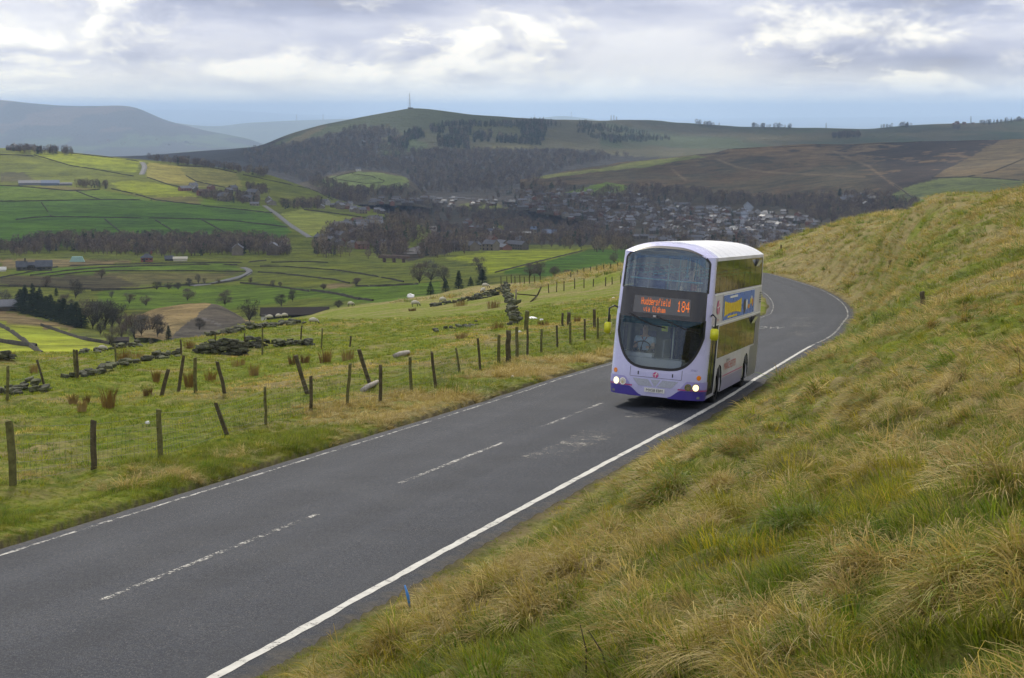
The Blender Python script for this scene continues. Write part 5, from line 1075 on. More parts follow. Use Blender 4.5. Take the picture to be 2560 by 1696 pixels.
TREES = [(C5(300, 418), 34, 'round bare tree left of the farm track, far left'), (C5(497, 490), 52, 'bare tree standing above the dark conifer row'), (C5(668, 362), 30, 'bare tree on the wall between upper valley fields'), (C5(1030, 434), 24, 'leftmost of three dark thorn bushes by the lane'), (C5(1110, 432), 22, 'middle one of three dark thorn bushes by the lane'), (C5(1172, 434), 22, 'rightmost of three dark thorn bushes by the lane'),
         (C5(1245, 412), 23, 'small tree right of the three thorn bushes'), (C5(1305, 398), 30, 'slender pale tree by the lane'), (C5(1345, 400), 20, 'thin sapling beside the slender pale tree'), (C5(1437, 392), 16, 'little tree at the lane bend'), (C5(1645, 392), 18, 'single tree in the field right of the lane bend'), (C5(1795, 416), 20, 'left tree of a pair in the green field'), (C5(1842, 416), 16, 'right tree of a pair in the green field'),
         (C5(850, 526), 30, 'left of two round trees in the bright green field'), (C5(960, 541), 31, 'right of two round trees in the bright green field'), (C5(1232, 506), 36, 'broad tree just behind the spoil heap'), (C5(1478, 537), 42, 'round tree right of the spoil heap peak'), (C5(2130, 432), 17, 'bush beside the tan patch in the far field'), (C5(2340, 406), 22, 'round bush right of the tan patch'),
         (C5(1640, 645), 66, 'tall sparse tree left of the dark barn'), (C5(1850, 545), 38, 'left tree behind the dark barn'), (C5(1925, 512), 34, 'tall tree behind the middle of the dark barn'), (C5(2225, 562), 27, 'low spreading tree right of the dark barn'), (C5(735, 490), 20, 'grey tree above the bright field, left'),
         (C5(610, 690), 82, 'dark ivy clad tree in front of the conifer row'), (C5(690, 692), 84, 'second ivy clad tree right of the conifer row'), (C5(785, 675), 64, 'dark tree between the ivy clad trees and bare trees'), (C5(880, 742), 70, 'left of two spreading bare trees by the spoil heap'), (C5(985, 752), 72, 'right of two spreading bare trees by the spoil heap'), (C5(740, 800), 56, 'pale twiggy tree above the little stone hut'), (C5(1310, 700), 36, 'faint bare tree against the dark face of the heap'),
         (C5(30, 560), 52, 'thin bare tree above the grey barn roof at left edge'), (C5(120, 545), 40, 'grey bare tree right of the grey barn roof'), (C6(530, 312), 20, 'round bush in the fields below the railway bridge'), (C6(300, 342), 17, 'small bush near the tan patch in the fields'), (C6(960, 300), 62, 'large bare tree beneath the railway bridge'), (C6(1040, 290), 60, 'big grey bare tree right of the bridge'), (C6(1130, 300), 52, 'bare tree left of the pale lower conifers'), (C6(1370, 215), 40, 'bare tree at the corner of the lime green field'), (C6(1380, 250), 38, 'low bare tree behind the dark spruce'),
         (C6(1720, 255), 40, 'left of the round trees below the far green field'), (C6(1790, 258), 44, 'tallest round tree below the far green field'), (C6(1890, 262), 34, 'right of the round trees below the far green field'), (C6(1970, 262), 24, 'low bush at the end of the round trees'), (C6(2300, 160), 30, 'tree fading into the green field left of the bus roof')]
for i, (p, h, lb) in enumerate(TREES): tree(lb, p, h, 'bare', i, 2 if 'dark' in lb or 'ivy' in lb or 'thorn' in lb else 1 if 'grey' in lb else 3 if 'pale' in lb else 0, None, (1.25 if 'round' in lb or 'bush' in lb or 'spread' in lb or 'broad' in lb else 1.0) * (.85 if 'slender' in lb else 1.15))
FIRS = [(C5(165, 500), 40, 'tallest conifer at the left end above the conifer row'), (C5(215, 502), 44, 'double topped conifer above the conifer row'), (C5(262, 508), 36, 'third conifer standing above the conifer row'), (C5(370, 475), 22, 'short dark conifer on the grass above the row'), (C5(1108, 765), 38, 'small spruce by the right end of the stone run'), (C6(1035, 380), 34, 'leftmost dark spruce on the brow below the bridge'), (C6(1140, 362), 36, 'second dark spruce on the brow below the bridge'), (C6(1230, 345), 50, 'tall blue black columnar conifer on the brow'), (C6(1312, 318), 24, 'small dark spruce right of the columnar conifer'), (C6(1392, 308), 40, 'bushy dark spruce nearest the sheep pair'),
        (C4(1340, 555), 28, 'big dark evergreen at the foot of the heather hill'), (C3(1845 / 1.0, 1000), 0, '')]
for i, (p, h, lb) in enumerate(FIRS):
    if h: tree(lb, p, h, 'fir', i, 0, None, 2.2 if 'big' in lb or 'bushy' in lb else 1.6)
for k in range(15):
    f = k / 14; p = C5(135 + 400 * f, 575 + 108 * f); tree('%s conifer from the left in the dense dark row' % ('first second third fourth fifth sixth seventh eighth ninth tenth eleventh twelfth thirteenth fourteenth fifteenth'.split()[k]), p, 58 + 8 * math.sin(k * 2.1), 'fir', k, 0, None, 1.9, 'conifers of the dense dark row')
for k, (x, y, h) in enumerate(((560, 640, 60), (640, 650, 66), (735, 690, 60), (830, 715, 56), (930, 735, 62), (1035, 742, 52), (800, 760, 44), (890, 770, 40), (470, 600, 46), (420, 560, 44), (1060, 765, 36), (660, 735, 40))):
    tree('%s of the bare trees packed into the thicket by the spoil heap' % 'first second third fourth fifth sixth seventh eighth ninth tenth eleventh twelfth'.split()[k], C5(x, y), h, 'bare', k + 1, k % 3, None, 1.05, 'bare trees of the thicket')
tree('dark bush on the brow beside the crowded posts', C6(1530, 350), 20, 'bare', 2, 2, [GROUND], 1.6); tree('leafless scrub at the head of the dry stone wall', C6(1548, 385), 18, 'bare', 3, 2, [GROUND], 1.5); tree('bare bush growing through the dry stone wall', C6(1640, 560), 26, 'bare', 4, 1, [GROUND], 1.0)

# ---------------------------------------------------------------- dry stone walls between the far fields
WALLM = mat('field_wall_stone', (.055, .050, .038), .95, var=.5, vscale=.8)
def field_wall(label, line, layers, h=1.4, w_=.9):
    pts = []
    for a, b in zip(line[:-1], line[1:]):
        n = max(2, int(math.hypot(b[0] - a[0], b[1] - a[1]) / 5))
        for k in range(n): f = k / n; g = seen(a[0] + (b[0] - a[0]) * f, a[1] + (b[1] - a[1]) * f, layers); pts.append(g) if g is not None else None
    g = seen(*line[-1], layers); pts.append(g) if g is not None else None
    P = [pts[0]]
    for p in pts[1:]:
        if np.linalg.norm(p - P[-1]) < 160: P.append(p)
    P = np.array(P)
    if len(P) < 2: return
    L = np.r_[0, np.cumsum(np.linalg.norm(np.diff(P, axis=0), axis=1))]; n = max(3, int(L[-1] / 3.0)); s = np.linspace(0, L[-1], n); Q = np.stack([np.interp(s, L, P[:, k]) for k in range(3)], 1)
    T = np.gradient(Q[:, :2], axis=0); T /= np.linalg.norm(T, axis=1)[:, None] + 1e-9; N = np.stack([-T[:, 1], T[:, 0]], 1); hh = h * (.75 + .5 * vnoise(s / 5, s * 0, len(label))) * (vnoise(s / 17, s * 0 + 9, len(label)) > .10)
    rows = []
    for side, zz, ww in ((-1, -.8, .65), (-1, 1, .36), (1, 1, .36), (1, -.8, .65)):
        A = Q.copy(); A[:, :2] += N * (side * ww * w_); A[:, 2] += np.where(zz > 0, hh, -.8); rows.append(A)
    o = obj('dry_stone_wall', gridmesh('dry_stone_wall', np.stack(rows, 0), WALLM, False)); tag(o, label, 'wall', 'dry stone field walls'); return o
FW = [(C2, [HILL], [(200, 398), (420, 462), (600, 490), (790, 525)], 'long wall under the sunlit field high on the left hillside'), (C2, [HILL], [(430, 390), (560, 403), (700, 418), (820, 437)], 'wall along the crest of the left hillside beside the lane'), (C2, [HILL], [(0, 580), (110, 584), (200, 592), (400, 610), (560, 606), (590, 602)], 'wall curving below the pale hill farm sheds'), (C2, [HILL], [(450, 612), (520, 640), (590, 662)], 'short slanting wall between two mid hillside fields'),
      (C2, [HILL], [(0, 674), (300, 669), (600, 663), (900, 666)], 'level wall at the top of the large green field'), (C2, [HILL], [(660, 600), (800, 630), (920, 665), (1050, 681), (1190, 695)], 'wall running down to the right below the brightest field'), (C2, [HILL], [(245, 680), (270, 715), (302, 762)], 'short steep wall in the large green field'), (C2, [HILL], [(95, 782), (180, 771), (302, 764)], 'short low wall left of the steep one in the green field'),
      (C2, [HILL], [(302, 764), (600, 769), (900, 773), (1200, 779), (1400, 791), (1700, 826)], 'long level wall across the middle of the green hillside'), (C2, [HILL], [(1190, 780), (1280, 830), (1380, 885)], 'rightmost of three slanting walls low on the green hillside'), (C2, [HILL], [(620, 780), (700, 845), (760, 890)], 'leftmost of three slanting walls low on the green hillside'), (C2, [HILL], [(920, 785), (1000, 835), (1070, 880)], 'middle of three slanting walls low on the green hillside'),
      (C2, [HILL], [(870, 530), (1000, 575), (1150, 605), (1240, 645)], 'wall from the lane bend down past the hamlet'), (C2, [HILL], [(1100, 520), (1160, 555), (1250, 575), (1330, 590)], 'wall beside the bare trees in the tan field'), (C2, [HILL], [(1440, 515), (1650, 560), (1850, 602), (1970, 665)], 'wall following the right hand rim of the hillside'), (C2, [HILL], [(1200, 700), (1400, 720), (1610, 742)], 'faint wall left of the steep white lane'), (C2, [HILL], [(1800, 724), (2000, 747), (2200, 777), (2340, 786)], 'wall above the yellow green field right of the lane'),
      (C2, [HILL], [(1050, 462), (1250, 472), (1400, 505)], 'wall under the crest trees of the tan field'), (C2, [HILL], [(-300, 392), (0, 397), (110, 399), (195, 405)], 'wall under the crest houses at the left edge'), (C3, [SPUR], [(120, 605), (300, 630), (410, 626), (425, 612), (330, 580), (210, 566)], 'wall enclosing the small field on the far spur'), (C3, [SPUR], [(60, 600), (130, 577), (240, 553)], 'wall at the left of the far spur fields'),
      (C4, [HEATHER], [(1850, 438), (2050, 433), (2200, 441), (2367, 453), (2600, 460)], 'wall between tan moor and green field at the far right'), (C4, [HEATHER], [(700, 278), (1000, 264), (1400, 252), (1800, 236)], 'wall along the crest of the heather hill'), (C4, [HEATHER], [(1640, 475), (1700, 515), (1780, 578)], 'wall running down beside the right hand green field'), (C4, [HEATHER], [(2050, 432), (2200, 400), (2367, 330)], 'faint wall climbing the tan moor far right'),
      (C5, VL, [(330, 347), (560, 317), (800, 312), (1300, 312), (1630, 317)], 'lowest of three long walls curving through the valley fields'), (C5, VL, [(200, 342), (420, 312), (650, 292), (900, 280), (1300, 270), (1560, 272)], 'middle of three long walls curving through the valley fields'), (C5, VL, [(0, 357), (130, 332), (200, 317), (400, 282), (700, 270), (1200, 260), (1600, 257), (1750, 243)], 'uppermost of three long walls curving through the valley fields'),
      (C5, VL, [(-200, 405), (0, 411), (300, 417), (600, 433), (830, 431)], 'wall along the foot of the rough brown field'), (C5, VL, [(600, 442), (900, 432), (1100, 412), (1400, 398), (1560, 374), (1655, 324)], 'wall beside the winding pale lane'), (C5, VL, [(1580, 392), (1800, 412), (2000, 442), (2200, 462), (2360, 500)], 'wall slanting down right of the lane bend'), (C5, [VALLEY], [(-150, 590), (0, 674), (70, 712), (150, 772), (220, 827), (280, 867)], 'thick dark wall running down the lime field at lower left'), (C5, [VALLEY], [(-150, 770), (0, 778), (100, 797), (200, 808), (240, 822)], 'thick dark wall joining from the left edge at lower left'), (C5, [VALLEY], [(270, 672), (420, 722), (560, 767), (720, 792)], 'wall along the far side of the lime field'),
      (C6, VL, [(-137, 185), (0, 184), (180, 197), (380, 210), (560, 237), (760, 272), (850, 292)], 'wall across the middle of the fields below the bridge'), (C6, VL, [(-150, 225), (0, 234), (200, 257), (370, 277), (480, 302)], 'wall meeting the tan patch in the valley fields'), (C6, VL, [(200, 347), (400, 377), (520, 407), (640, 422)], 'dark wall above the dark barn roof'), (C6, VL, [(520, 322), (700, 322), (950, 307)], 'wall along the foot of the fields below the bridge'), (C6, VL, [(1480, 227), (1700, 172), (1900, 122), (2080, 77)], 'wall between the lime and dark green fields left of the bus'), (C6, VL, [(-60, 157), (180, 152), (330, 160)], 'short wall at the top of the fields below the bridge')]
for C, L, ln, lb in FW: field_wall(lb, via(C, ln), L, *((.95, .5) if C in (C2, C3, C4) else (.75, .4) if 'thick' in lb else (.6, .35)))

# ---------------------------------------------------------------- lanes, railway
def ribbon(name, line, layers, width, m, dz=.35):
    P = []
    for a, b in zip(line[:-1], line[1:]):
        n = max(2, int(math.hypot(b[0] - a[0], b[1] - a[1]) / 4))
        for k in range(n + 1): f = k / n; g = seen(a[0] + (b[0] - a[0]) * f, a[1] + (b[1] - a[1]) * f, layers); P.append(g) if g is not None else None
    P = np.array(P); k = np.ones(5) / 5; P = np.stack([np.convolve(np.pad(P[:, j], 2, 'edge'), k, 'valid') for j in range(3)], 1)
    T = np.gradient(P[:, :2], axis=0); T /= np.linalg.norm(T, axis=1)[:, None] + 1e-9; N = np.stack([-T[:, 1], T[:, 0]], 1); A = P.copy(); B = P.copy(); A[:, :2] += N * width / 2; B[:, :2] -= N * width / 2; A[:, 2] += dz; B[:, 2] += dz
    A2 = A.copy(); B2 = B.copy(); A2[:, 2] -= 1.5; B2[:, 2] -= 1.5
    return tag(obj(name, gridmesh(name, np.stack([A2, A, B, B2], 0), m)), kind='structure')
LANE = mat('pale_lane', (.22, .215, .21), .75, var=.2, vscale=.3); TRACK = mat('railway_ballast', (.20, .18, .165), .8, var=.2, vscale=.3)
ribbon('lane', via(C2, [(832, 436), (858, 460), (852, 485), (835, 520)]), [HILL], 6., LANE); ribbon('lane', via(C2, [(1560, 695), (1640, 750), (1700, 800), (1760, 840), (1840, 890)]), [HILL, VALLEY], 4.2, LANE); ribbon('lane', via(C5, [(1590, 287), (1635, 303), (1645, 320), (1600, 345), (1520, 365), (1400, 395), (1250, 412)]), VL, 3.0, LANE)
ribbon('railway', via(C3, [(735, 905), (752, 935), (738, 965), (700, 1008), (650, 1050), (590, 1100)]), VL, 11., TRACK); ribbon('lane', via(C3, [(820, 1000), (950, 990), (1080, 965)]), VL, 6., TRACK)
b = MB(); a0 = seen(*C6(690, 152), VL); a1 = seen(*C6(880, 156), VL); A, B = Vector(a0), Vector(a1); ctr = (A + B) / 2 + Vector((0, 0, 3.0)); b.box(ctr, ((B - A).length, 5, 1.6), Matrix.Rotation(math.atan2((B - A).y, (B - A).x), 3, 'Z'))
br = b.build('railway_bridge', mat('bridge_brick', (.12, .085, .070), .9, var=.3, vscale=.5)); tag(br, 'low brick railway bridge at the end of the tracks', 'bridge')
for f in (.15, .5, .85): b = MB(); q = A.lerp(B, f); b.box((q.x, q.y, q.z + .7), (1.6, 4, 3.4)); b.build('pier', MATS['bridge_brick'], br)

# ---------------------------------------------------------------- houses of the town
WALLS = [mat('house_%s' % n, c, .9, var=.2, vscale=.4) for n, c in (('stone', (.17, .145, .115)), ('dark_stone', (.11, .095, .08)), ('cream', (.22, .20, .165)), ('brick', (.19, .095, .07)), ('white', (.30, .295, .29)))]; ROOFS = [mat('roof_%s' % n, c, r_, var=.2, vscale=.4, spec=.22) for n, c, r_ in (('slate', (.10, .102, .118), .6), ('pale_slate', (.145, .146, .165), .55), ('brown_tile', (.12, .085, .07), .8), ('glint_slate', (.16, .165, .185), .45))]  # lightest slate has sky glints put into its colour
WIN = mat('dark_window', (.02, .022, .028), .2)
def house_mesh(l, w_, h, rh, wi, ro, hip=0.0, chim=1):
    b = MB(); b.box((0, 0, h / 2 - 1), (l, w_, h + 2), None, 0); e = .35; x = l / 2 + e; y = w_ / 2 + e; hx = x - hip
    b.add([(-x, -y, h), (x, -y, h), (x, y, h), (-x, y, h), (-hx, 0, h + rh), (hx, 0, h + rh)], [(0, 1, 5, 4), (2, 3, 4, 5)], 1); b.add([(-x + .3, -y + .3, h), (-x + .3, y - .3, h), (-hx + .3, 0, h + rh - .1), (x - .3, -y + .3, h), (x - .3, y - .3, h), (hx - .3, 0, h + rh - .1)], [(0, 1, 2), (4, 3, 5)], 1 if hip else 0)
    for k in range(chim): b.box(((-1) ** k * (l / 2 - .9), 0, h + rh + .3), (.8, .8, 1.6), None, 0)
    for sy in (-1, 1):
        for zz in (1.5, 4.0):
            if zz < h - .6:
                for xx in np.linspace(-l / 2 + 1.5, l / 2 - 1.5, max(2, int(l / 3.2))): b.box((xx, sy * (w_ / 2 + .03), zz), (1.1, .08, 1.2), None, 2)
    me = mesh('house', b.v, b.f, [WALLS[wi], ROOFS[ro], WIN], False, b.m); return me
HM = [house_mesh(11, 8, 5, 3, 0, 0), house_mesh(9, 8, 5, 2.8, 1, 1), house_mesh(14, 8, 5, 3, 0, 1, 0, 2), house_mesh(10, 9, 4.8, 2.6, 2, 0), house_mesh(12, 8, 5, 2.6, 3, 2), house_mesh(24, 8, 5, 3, 1, 0, 0, 2), house_mesh(9, 7, 4.5, 2.6, 4, 1), house_mesh(11, 9, 2.8, 2.4, 2, 1), house_mesh(10, 8, 5, 2.6, 0, 3), house_mesh(18, 8, 5, 3, 0, 0, 0, 2), house_mesh(12, 9, 5, 3, 4, 0), house_mesh(13, 9, 3, 2.5, 3, 3)]
HLOOK = ['stone house with dark slate roof', 'dark stone house with pale slate roof', 'long stone house with pale slate roof', 'cream house with dark slate roof', 'brick house with brown tiled roof', 'dark stone terrace with slate roof', 'little white house with pale roof', 'cream bungalow with pale roof', 'stone house with glint coloured roof', 'stone terrace with dark slate roof', 'white house with dark slate roof', 'brick bungalow with glint coloured roof']
def houses(label, group, poly, n, seed, layers, mind=11.0, ang=0.0):
    r = random.Random(seed); placed = []; tries = 0; cand = sample_poly(poly, n * 14, seed)
    for px, py in cand:
        if len(placed) >= n: break
        g = seen(px, py, layers)
        if g is None or any((g[0] - q[0]) ** 2 + ((g[1] - q[1]) * .6) ** 2 < mind * mind for q in placed): continue
        placed.append(g); a = ang + (fbm(np.array([g[0] / 160]), np.array([g[1] / 220]), 2, seed)[0] - .5) * 3.2 + r.choice((0, 0, 1.5708)) + r.uniform(-.12, .12)
        hk = r.choice((0, 0, 0, 1, 1, 2, 2, 3, 4, 4, 5, 6, 7, 8, 8, 9, 10, 11)); o = obj('house', HM[hk], None, (g[0], g[1], g[2] - .2), (0, 0, a)); k = r.uniform(.85, 1.2) * (.66 if 'town' in group else .85); o.scale = (k, k, k * r.uniform(.95, 1.15)); hx, hy = proj(g); lb_ = label
        if 'right part' in label: lb_ = 'in the %s %s of the town, right part' % ('upper' if hy < 548 else 'lower', 'left' if hx < 1800 else 'middle' if hx < 1900 else 'right')
        elif 'left part' in label: lb_ = 'in the %s %s of the town, left part' % ('upper' if hy < 520 else 'lower', 'left' if hx < 1380 else 'middle' if hx < 1480 else 'right')
        tag(o, HLOOK[hk] + ' ' + lb_, 'house', group)
houses('in the left part of the town', 'houses in the left part of the town', via(C3, [(1130, 695), (1350, 740), (1500, 700), (1750, 700), (1950, 760), (2080, 900), (1900, 950), (1700, 870), (1450, 830), (1280, 800), (1150, 760)]), 78, 41, VL, 13, .6)
houses('in the right part of the town', 'houses in the right part of the town', via(CI, [(-350, 460), (0, 450), (420, 450), (980, 480), (1500, 510), (1900, 640), (1560, 760), (1400, 800), (1150, 760), (1000, 860), (700, 810), (0, 790), (-500, 700), (-500, 560)]), 118, 42, VL, 13, .4)
houses('at the far end of the town', 'houses at the far end of the town', via(C3, [(700, 712), (900, 690), (1130, 690), (1240, 760), (1130, 780), (900, 750), (700, 730)]), 16, 43, VL, 16, .2)
houses('of the hillside hamlet above the steep lane', 'houses of the hillside hamlet', via(C2, [(1090, 590), (1300, 590), (1500, 640), (1640, 690), (1500, 700), (1200, 650), (1090, 620)]), 17, 44, [HILL], 16, .3)
houses('in the row where hillside and town meet', 'houses where hillside and town meet', via(C2, [(1900, 685), (2100, 695), (2367, 715), (2367, 760), (2150, 750), (1900, 715)]), 22, 45, VL, 12, .1)
houses('among trees below the hillside', 'houses at the foot of the hillside', via(C3, [(60, 965), (300, 880), (380, 890), (380, 930), (230, 990), (60, 1020)]), 13, 46, VL, 13, .3)
houses('just above the lime field', 'terrace above the lime field', via(C3, [(880, 1040), (1320, 1025), (1320, 1065), (880, 1080)]), 13, 47, VL, 12, .05)
houses('below the heather hill', 'houses at the foot of the heather hill', via(C4, [(1340, 545), (1560, 555), (1540, 600), (1400, 610), (1340, 580)]), 8, 48, VL, 14, .3)
houses('far off below the far hill', 'houses below the far hill', via(C2, [(420, 290), (520, 270), (780, 290), (1230, 330), (1150, 360), (640, 330)]), 14, 49, [FAR_HILL], 30, .3)
houses('on the left hill crest', 'houses on the left hill crest', via(C2, [(20, 352), (280, 372), (280, 380), (20, 372)]), 9, 50, [HILL], 16, .1)
houses('on the right hand skyline', 'houses on the right hand skyline', via(C4, [(1960, 134), (2090, 133), (2090, 138), (1960, 139)]), 4, 51, [MAST_HILL], 25, .1)
houses('on the wooded slope below the mast', 'houses below the mast', via(C3, [(280, 365), (400, 350), (420, 375), (300, 385)]), 7, 52, [MAST_HILL], 24, .1)
houses('beside the lane near the valley trees', 'bungalows near the valley trees', via(C5, [(1560, 195), (1850, 180), (1850, 205), (1560, 215)]), 6, 53, VL, 18, .0)

def more_houses():
    P = []; r = np.random.default_rng(77)
    for poly, n in ((via(C3, [(860, 690), (1250, 690), (1500, 690), (1760, 690), (2100, 720), (2400, 780), (2700, 800), (3300, 900), (3300, 1080), (2500, 1090), (2150, 1010), (1900, 960), (1700, 890), (1450, 850), (1250, 810), (900, 770)]), 620), (via(C3, [(300, 740), (700, 730), (880, 740), (880, 790), (500, 800), (350, 790)]), 60), (via(C3, [(0, 990), (600, 960), (600, 1060), (0, 1060)]), 22), (via(C3, [(780, 880), (1250, 900), (1250, 1010), (800, 1010)]), 22)):
        for px, py in sample_poly(poly, n, n): 
            if fbm(px / 30., py / 16., 2, 8) < .36: continue
            g = seen(px, py, VL); P.append(g) if g is not None else None
    P = np.array(P); m = len(P); k = r.uniform(.52, .78, m); ang = (fbm(P[:, 0] / 160, P[:, 1] / 220, 2, 42) - .5) * 3.2 + r.choice([0, 0, 1.5708], m)
    o = scatter('distant_houses', P - np.array([0, 0, .2]), np.stack([np.zeros(m), np.zeros(m), ang], 1), np.stack([k, k, k], 1), r.choice([0, 0, 1, 1, 2, 3, 4, 5, 7, 9, 11, 8], m), np.ones((m, 3)), HM, 'mass of small grey brown houses filling the valley town'); o['category'] = 'houses'
more_houses()
# ---------------------------------------------------------------- farm buildings and landmarks
def building(name, label, cat, px0, px1, py, hpx, rpx, wm, rm, layers=VL, depth=None, yaw=0.0, hip=0.0, win=0, doors=0, chim=0, D=None, zdrop=1.5, ridge_side=False):
    """a building spanning two columns of the photograph, walls hpx high, roof rpx high"""
    a = seen((px0 + px1) / 2, py, layers) if D is None else pt((px0 + px1) / 2, py, D); D_ = a[1]; k = D_ / FPX; l = (px1 - px0) * k; h = hpx * k; rh = rpx * k; w_ = depth or l * .45; root = empty(name, a, (0, 0, yaw - a[0] / a[1] * .9)); tag(root, label, cat)
    b = MB(); b.box((0, w_ / 2, h / 2 - zdrop / 2), (l, w_, h + zdrop)); b.add([(-l / 2, 0, h), (-l / 2, w_, h), (-l / 2 + hip, w_ / 2, h + rh), (l / 2, 0, h), (l / 2, w_, h), (l / 2 - hip, w_ / 2, h + rh)], [(1, 0, 2), (3, 4, 5)]); b.build('wall', wm, root)
    e = .3; x = l / 2 + e; V = [(-x, -e, h - .12), (x, -e, h - .12), (x, w_ + e, h - .12), (-x, w_ + e, h - .12), (-x + hip, w_ / 2, h + rh + .05), (x - hip, w_ / 2, h + rh + .05)]; b = MB(); b.add(V, [(0, 1, 5, 4), (2, 3, 4, 5), (3, 0, 4), (1, 2, 5)] if hip else [(0, 1, 5, 4), (2, 3, 4, 5)]); b.add([(v[0], v[1], v[2] - .25) for v in V], [(4, 5, 1, 0), (5, 4, 3, 2)]); rf = b.build('roof', rm, root)
    for q in range(chim): b = MB(); b.box(((-1) ** q * (l / 2 - .8), w_ / 2, h + rh + .5), (.8, .7, 1.8)); b.build('chimney', wm, rf)
    for q in range(win):
        xx = -l / 2 + l * (q + .5) / win
        for zz in ((h * .3, h * .74) if h > 4.5 else (h * .55,)): b = MB(); b.box((xx, -.03, zz), (min(1.2, l / win * .5), .1, min(1.3, h * .22))); b.build('window', WIN, root)
    for q in range(doors): b = MB(); b.box((-l / 2 + l * (q + .3) / doors, -.05, min(1.1, h * .4)), (1.1, .1, min(2.2, h * .75))); b.build('door', INKB, root)
    return root
INKB = mat('black_ink', (.015, .015, .018), .5)
GST = mat('farm_gritstone', (.095, .085, .070), .95, var=.35, vscale=.6); SLT = mat('farm_slate', (.10, .105, .125), .75, var=.25, vscale=.4); BRK = mat('red_brick', (.22, .085, .06), .9, var=.2, vscale=.7); CRM = mat('cream_sheet', (.52, .48, .38), .6); DRK = mat('dark_brown_roof', (.026, .020, .018), .9, var=.2, vscale=.5); WHT = mat('white_render', (.62, .61, .58), .8); TEAL = mat('pale_teal_wrap', (.38, .60, .55), .45); SHD = mat('pale_shed_sheet', (.20, .205, .225), .8, var=.15, vscale=.2); BLU = mat('blue_grey_roof', (.14, .175, .25), .8)
building('farm_barn', 'stone barn with large slate roof at the right end of the farm', 'barn', *[CH(x, 0)[0] for x in (462, 668)], CH(0, 606)[1], 12, 14, GST, SLT, win=3, doors=1); building('farm_house', 'stone farmhouse with slate roof at the left end of the farm', 'house', *[CH(x, 0)[0] for x in (212, 345)], CH(0, 604)[1], 11, 13, GST, SLT, win=2, doors=1, chim=1); building('farm_link', 'low stone range joining farmhouse and barn', 'barn', *[CH(x, 0)[0] for x in (345, 462)], CH(0, 597)[1], 14, 6, GST, SLT, win=4)
building('brick_house', 'square red brick house with hipped slate roof by the wood', 'house', *[CH(x, 0)[0] for x in (1812, 1965)], CH(0, 492)[1], 12, 9, BRK, SLT, hip=3.2, win=3, doors=1, chim=1); building('field_shed', 'cream roofed shed right of the red brick house', 'shed', *C5(1140, 0)[:1], *C5(1230, 0)[:1], C5(0, 246)[1], 7, 4, CRM, CRM); building('cottage', 'small grey roofed cottage between brick house and cream shed', 'house', C5(1085, 0)[0], C5(1140, 0)[0], C5(0, 244)[1], 6, 7, GST, SLT, win=2)
building('glasshouse', 'little white glasshouse at the left edge by the farm', 'glasshouse', CH(-40, 0)[0], CH(75, 0)[0], CH(0, 612)[1], 5, 6, WHT, WHT); building('old_barn', 'grey roofed barn cut by the left edge of the picture', 'barn', C5(-60, 0)[0], C5(108, 0)[0], C5(0, 575)[1], 14, 14, GST, SHD)
building('long_barn', 'long low dark barn with brown roof behind the sheep', 'barn', C5(1718, 0)[0], C5(2160, 0)[0], C5(0, 632)[1], 14, 13, DRK, DRK, D=440, depth=9, doors=0, win=7); 
for x0, x1 in ((1716, 1752), (2060, 2110)): building('barn_annexe', 'white rendered end of the long dark barn at its %s' % ('left' if x0 < 1800 else 'right'), 'barn', C5(x0, 0)[0], C5(x1, 0)[0], C5(0, 634)[1], 14, 1, WHT, DRK, D=438.8, depth=.9)
building('stone_hut', 'small dark stone hut under the pale twiggy tree', 'hut', C5(728, 0)[0], C5(838, 0)[0], C5(0, 800)[1], 13, 4, GST, DRK, depth=5, doors=1)
building('hill_farm_shed', 'pale grey farm shed at the left of the hillside farm', 'shed', C2(112, 0)[0], C2(245, 0)[0], C2(0, 577)[1], 6, 6, SHD, SHD, [HILL], 16); building('hill_farm_shed', 'blue grey farm shed in the middle of the hillside farm', 'shed', C2(245, 0)[0], C2(350, 0)[0], C2(0, 578)[1], 6, 7, BLU, BLU, [HILL], 16); building('hill_farm_shed', 'low flat shed at the right of the hillside farm', 'shed', C2(355, 0)[0], C2(425, 0)[0], C2(0, 578)[1], 5, 2, SHD, SHD, [HILL], 12)
building('school_hall', 'flat white roofed hall in the middle of the valley', 'hall', C3(1243, 0)[0], C3(1385, 0)[0], C3(0, 975)[1], 8, 2, WALLS[2], WHT, depth=16, win=6); building('school_hall', 'blue roofed hall in the middle of the valley', 'hall', C3(1460, 0)[0], C3(1555, 0)[0], C3(0, 985)[1], 10, 9, WALLS[1], BLU, depth=16, win=4); building('stair_tower', 'short square tower with pyramid cap between the two halls', 'tower', C3(1384, 0)[0], C3(1424, 0)[0], C3(0, 972)[1], 16, 6, WALLS[2], BLU, depth=13, hip=6.0, win=2)
building('white_house', 'bright white house left of the flat roofed hall', 'house', C3(1092, 0)[0], C3(1148, 0)[0], C3(0, 975)[1], 13, 6, WHT, SLT, win=2, chim=1); building('church', 'dark church tower in the distant end of the town', 'church', C3(474, 0)[0], C3(500, 0)[0], C3(0, 770)[1], 13, 3, GST, SLT, depth=10, hip=4.); building('spur_house', 'lone pale house on top of the far spur', 'house', C3(235, 0)[0], C3(270, 0)[0], C3(0, 548)[1], 6, 5, WHT, SLT, [SPUR], 9, win=2); building('static_caravan', 'white caravan in the small field by the lane foot', 'caravan', C2(1674, 0)[0], C2(1708, 0)[0], C2(0, 908)[1], 5, 1.5, WHT, WHT, [HILL, VALLEY], 3)
a = seen(*CH(990, 492), VL); k = a[1] / FPX; bs = empty('bale_stack', a); tag(bs, 'stepped stack of pale teal wrapped bales by the farm', 'bales'); b = MB()
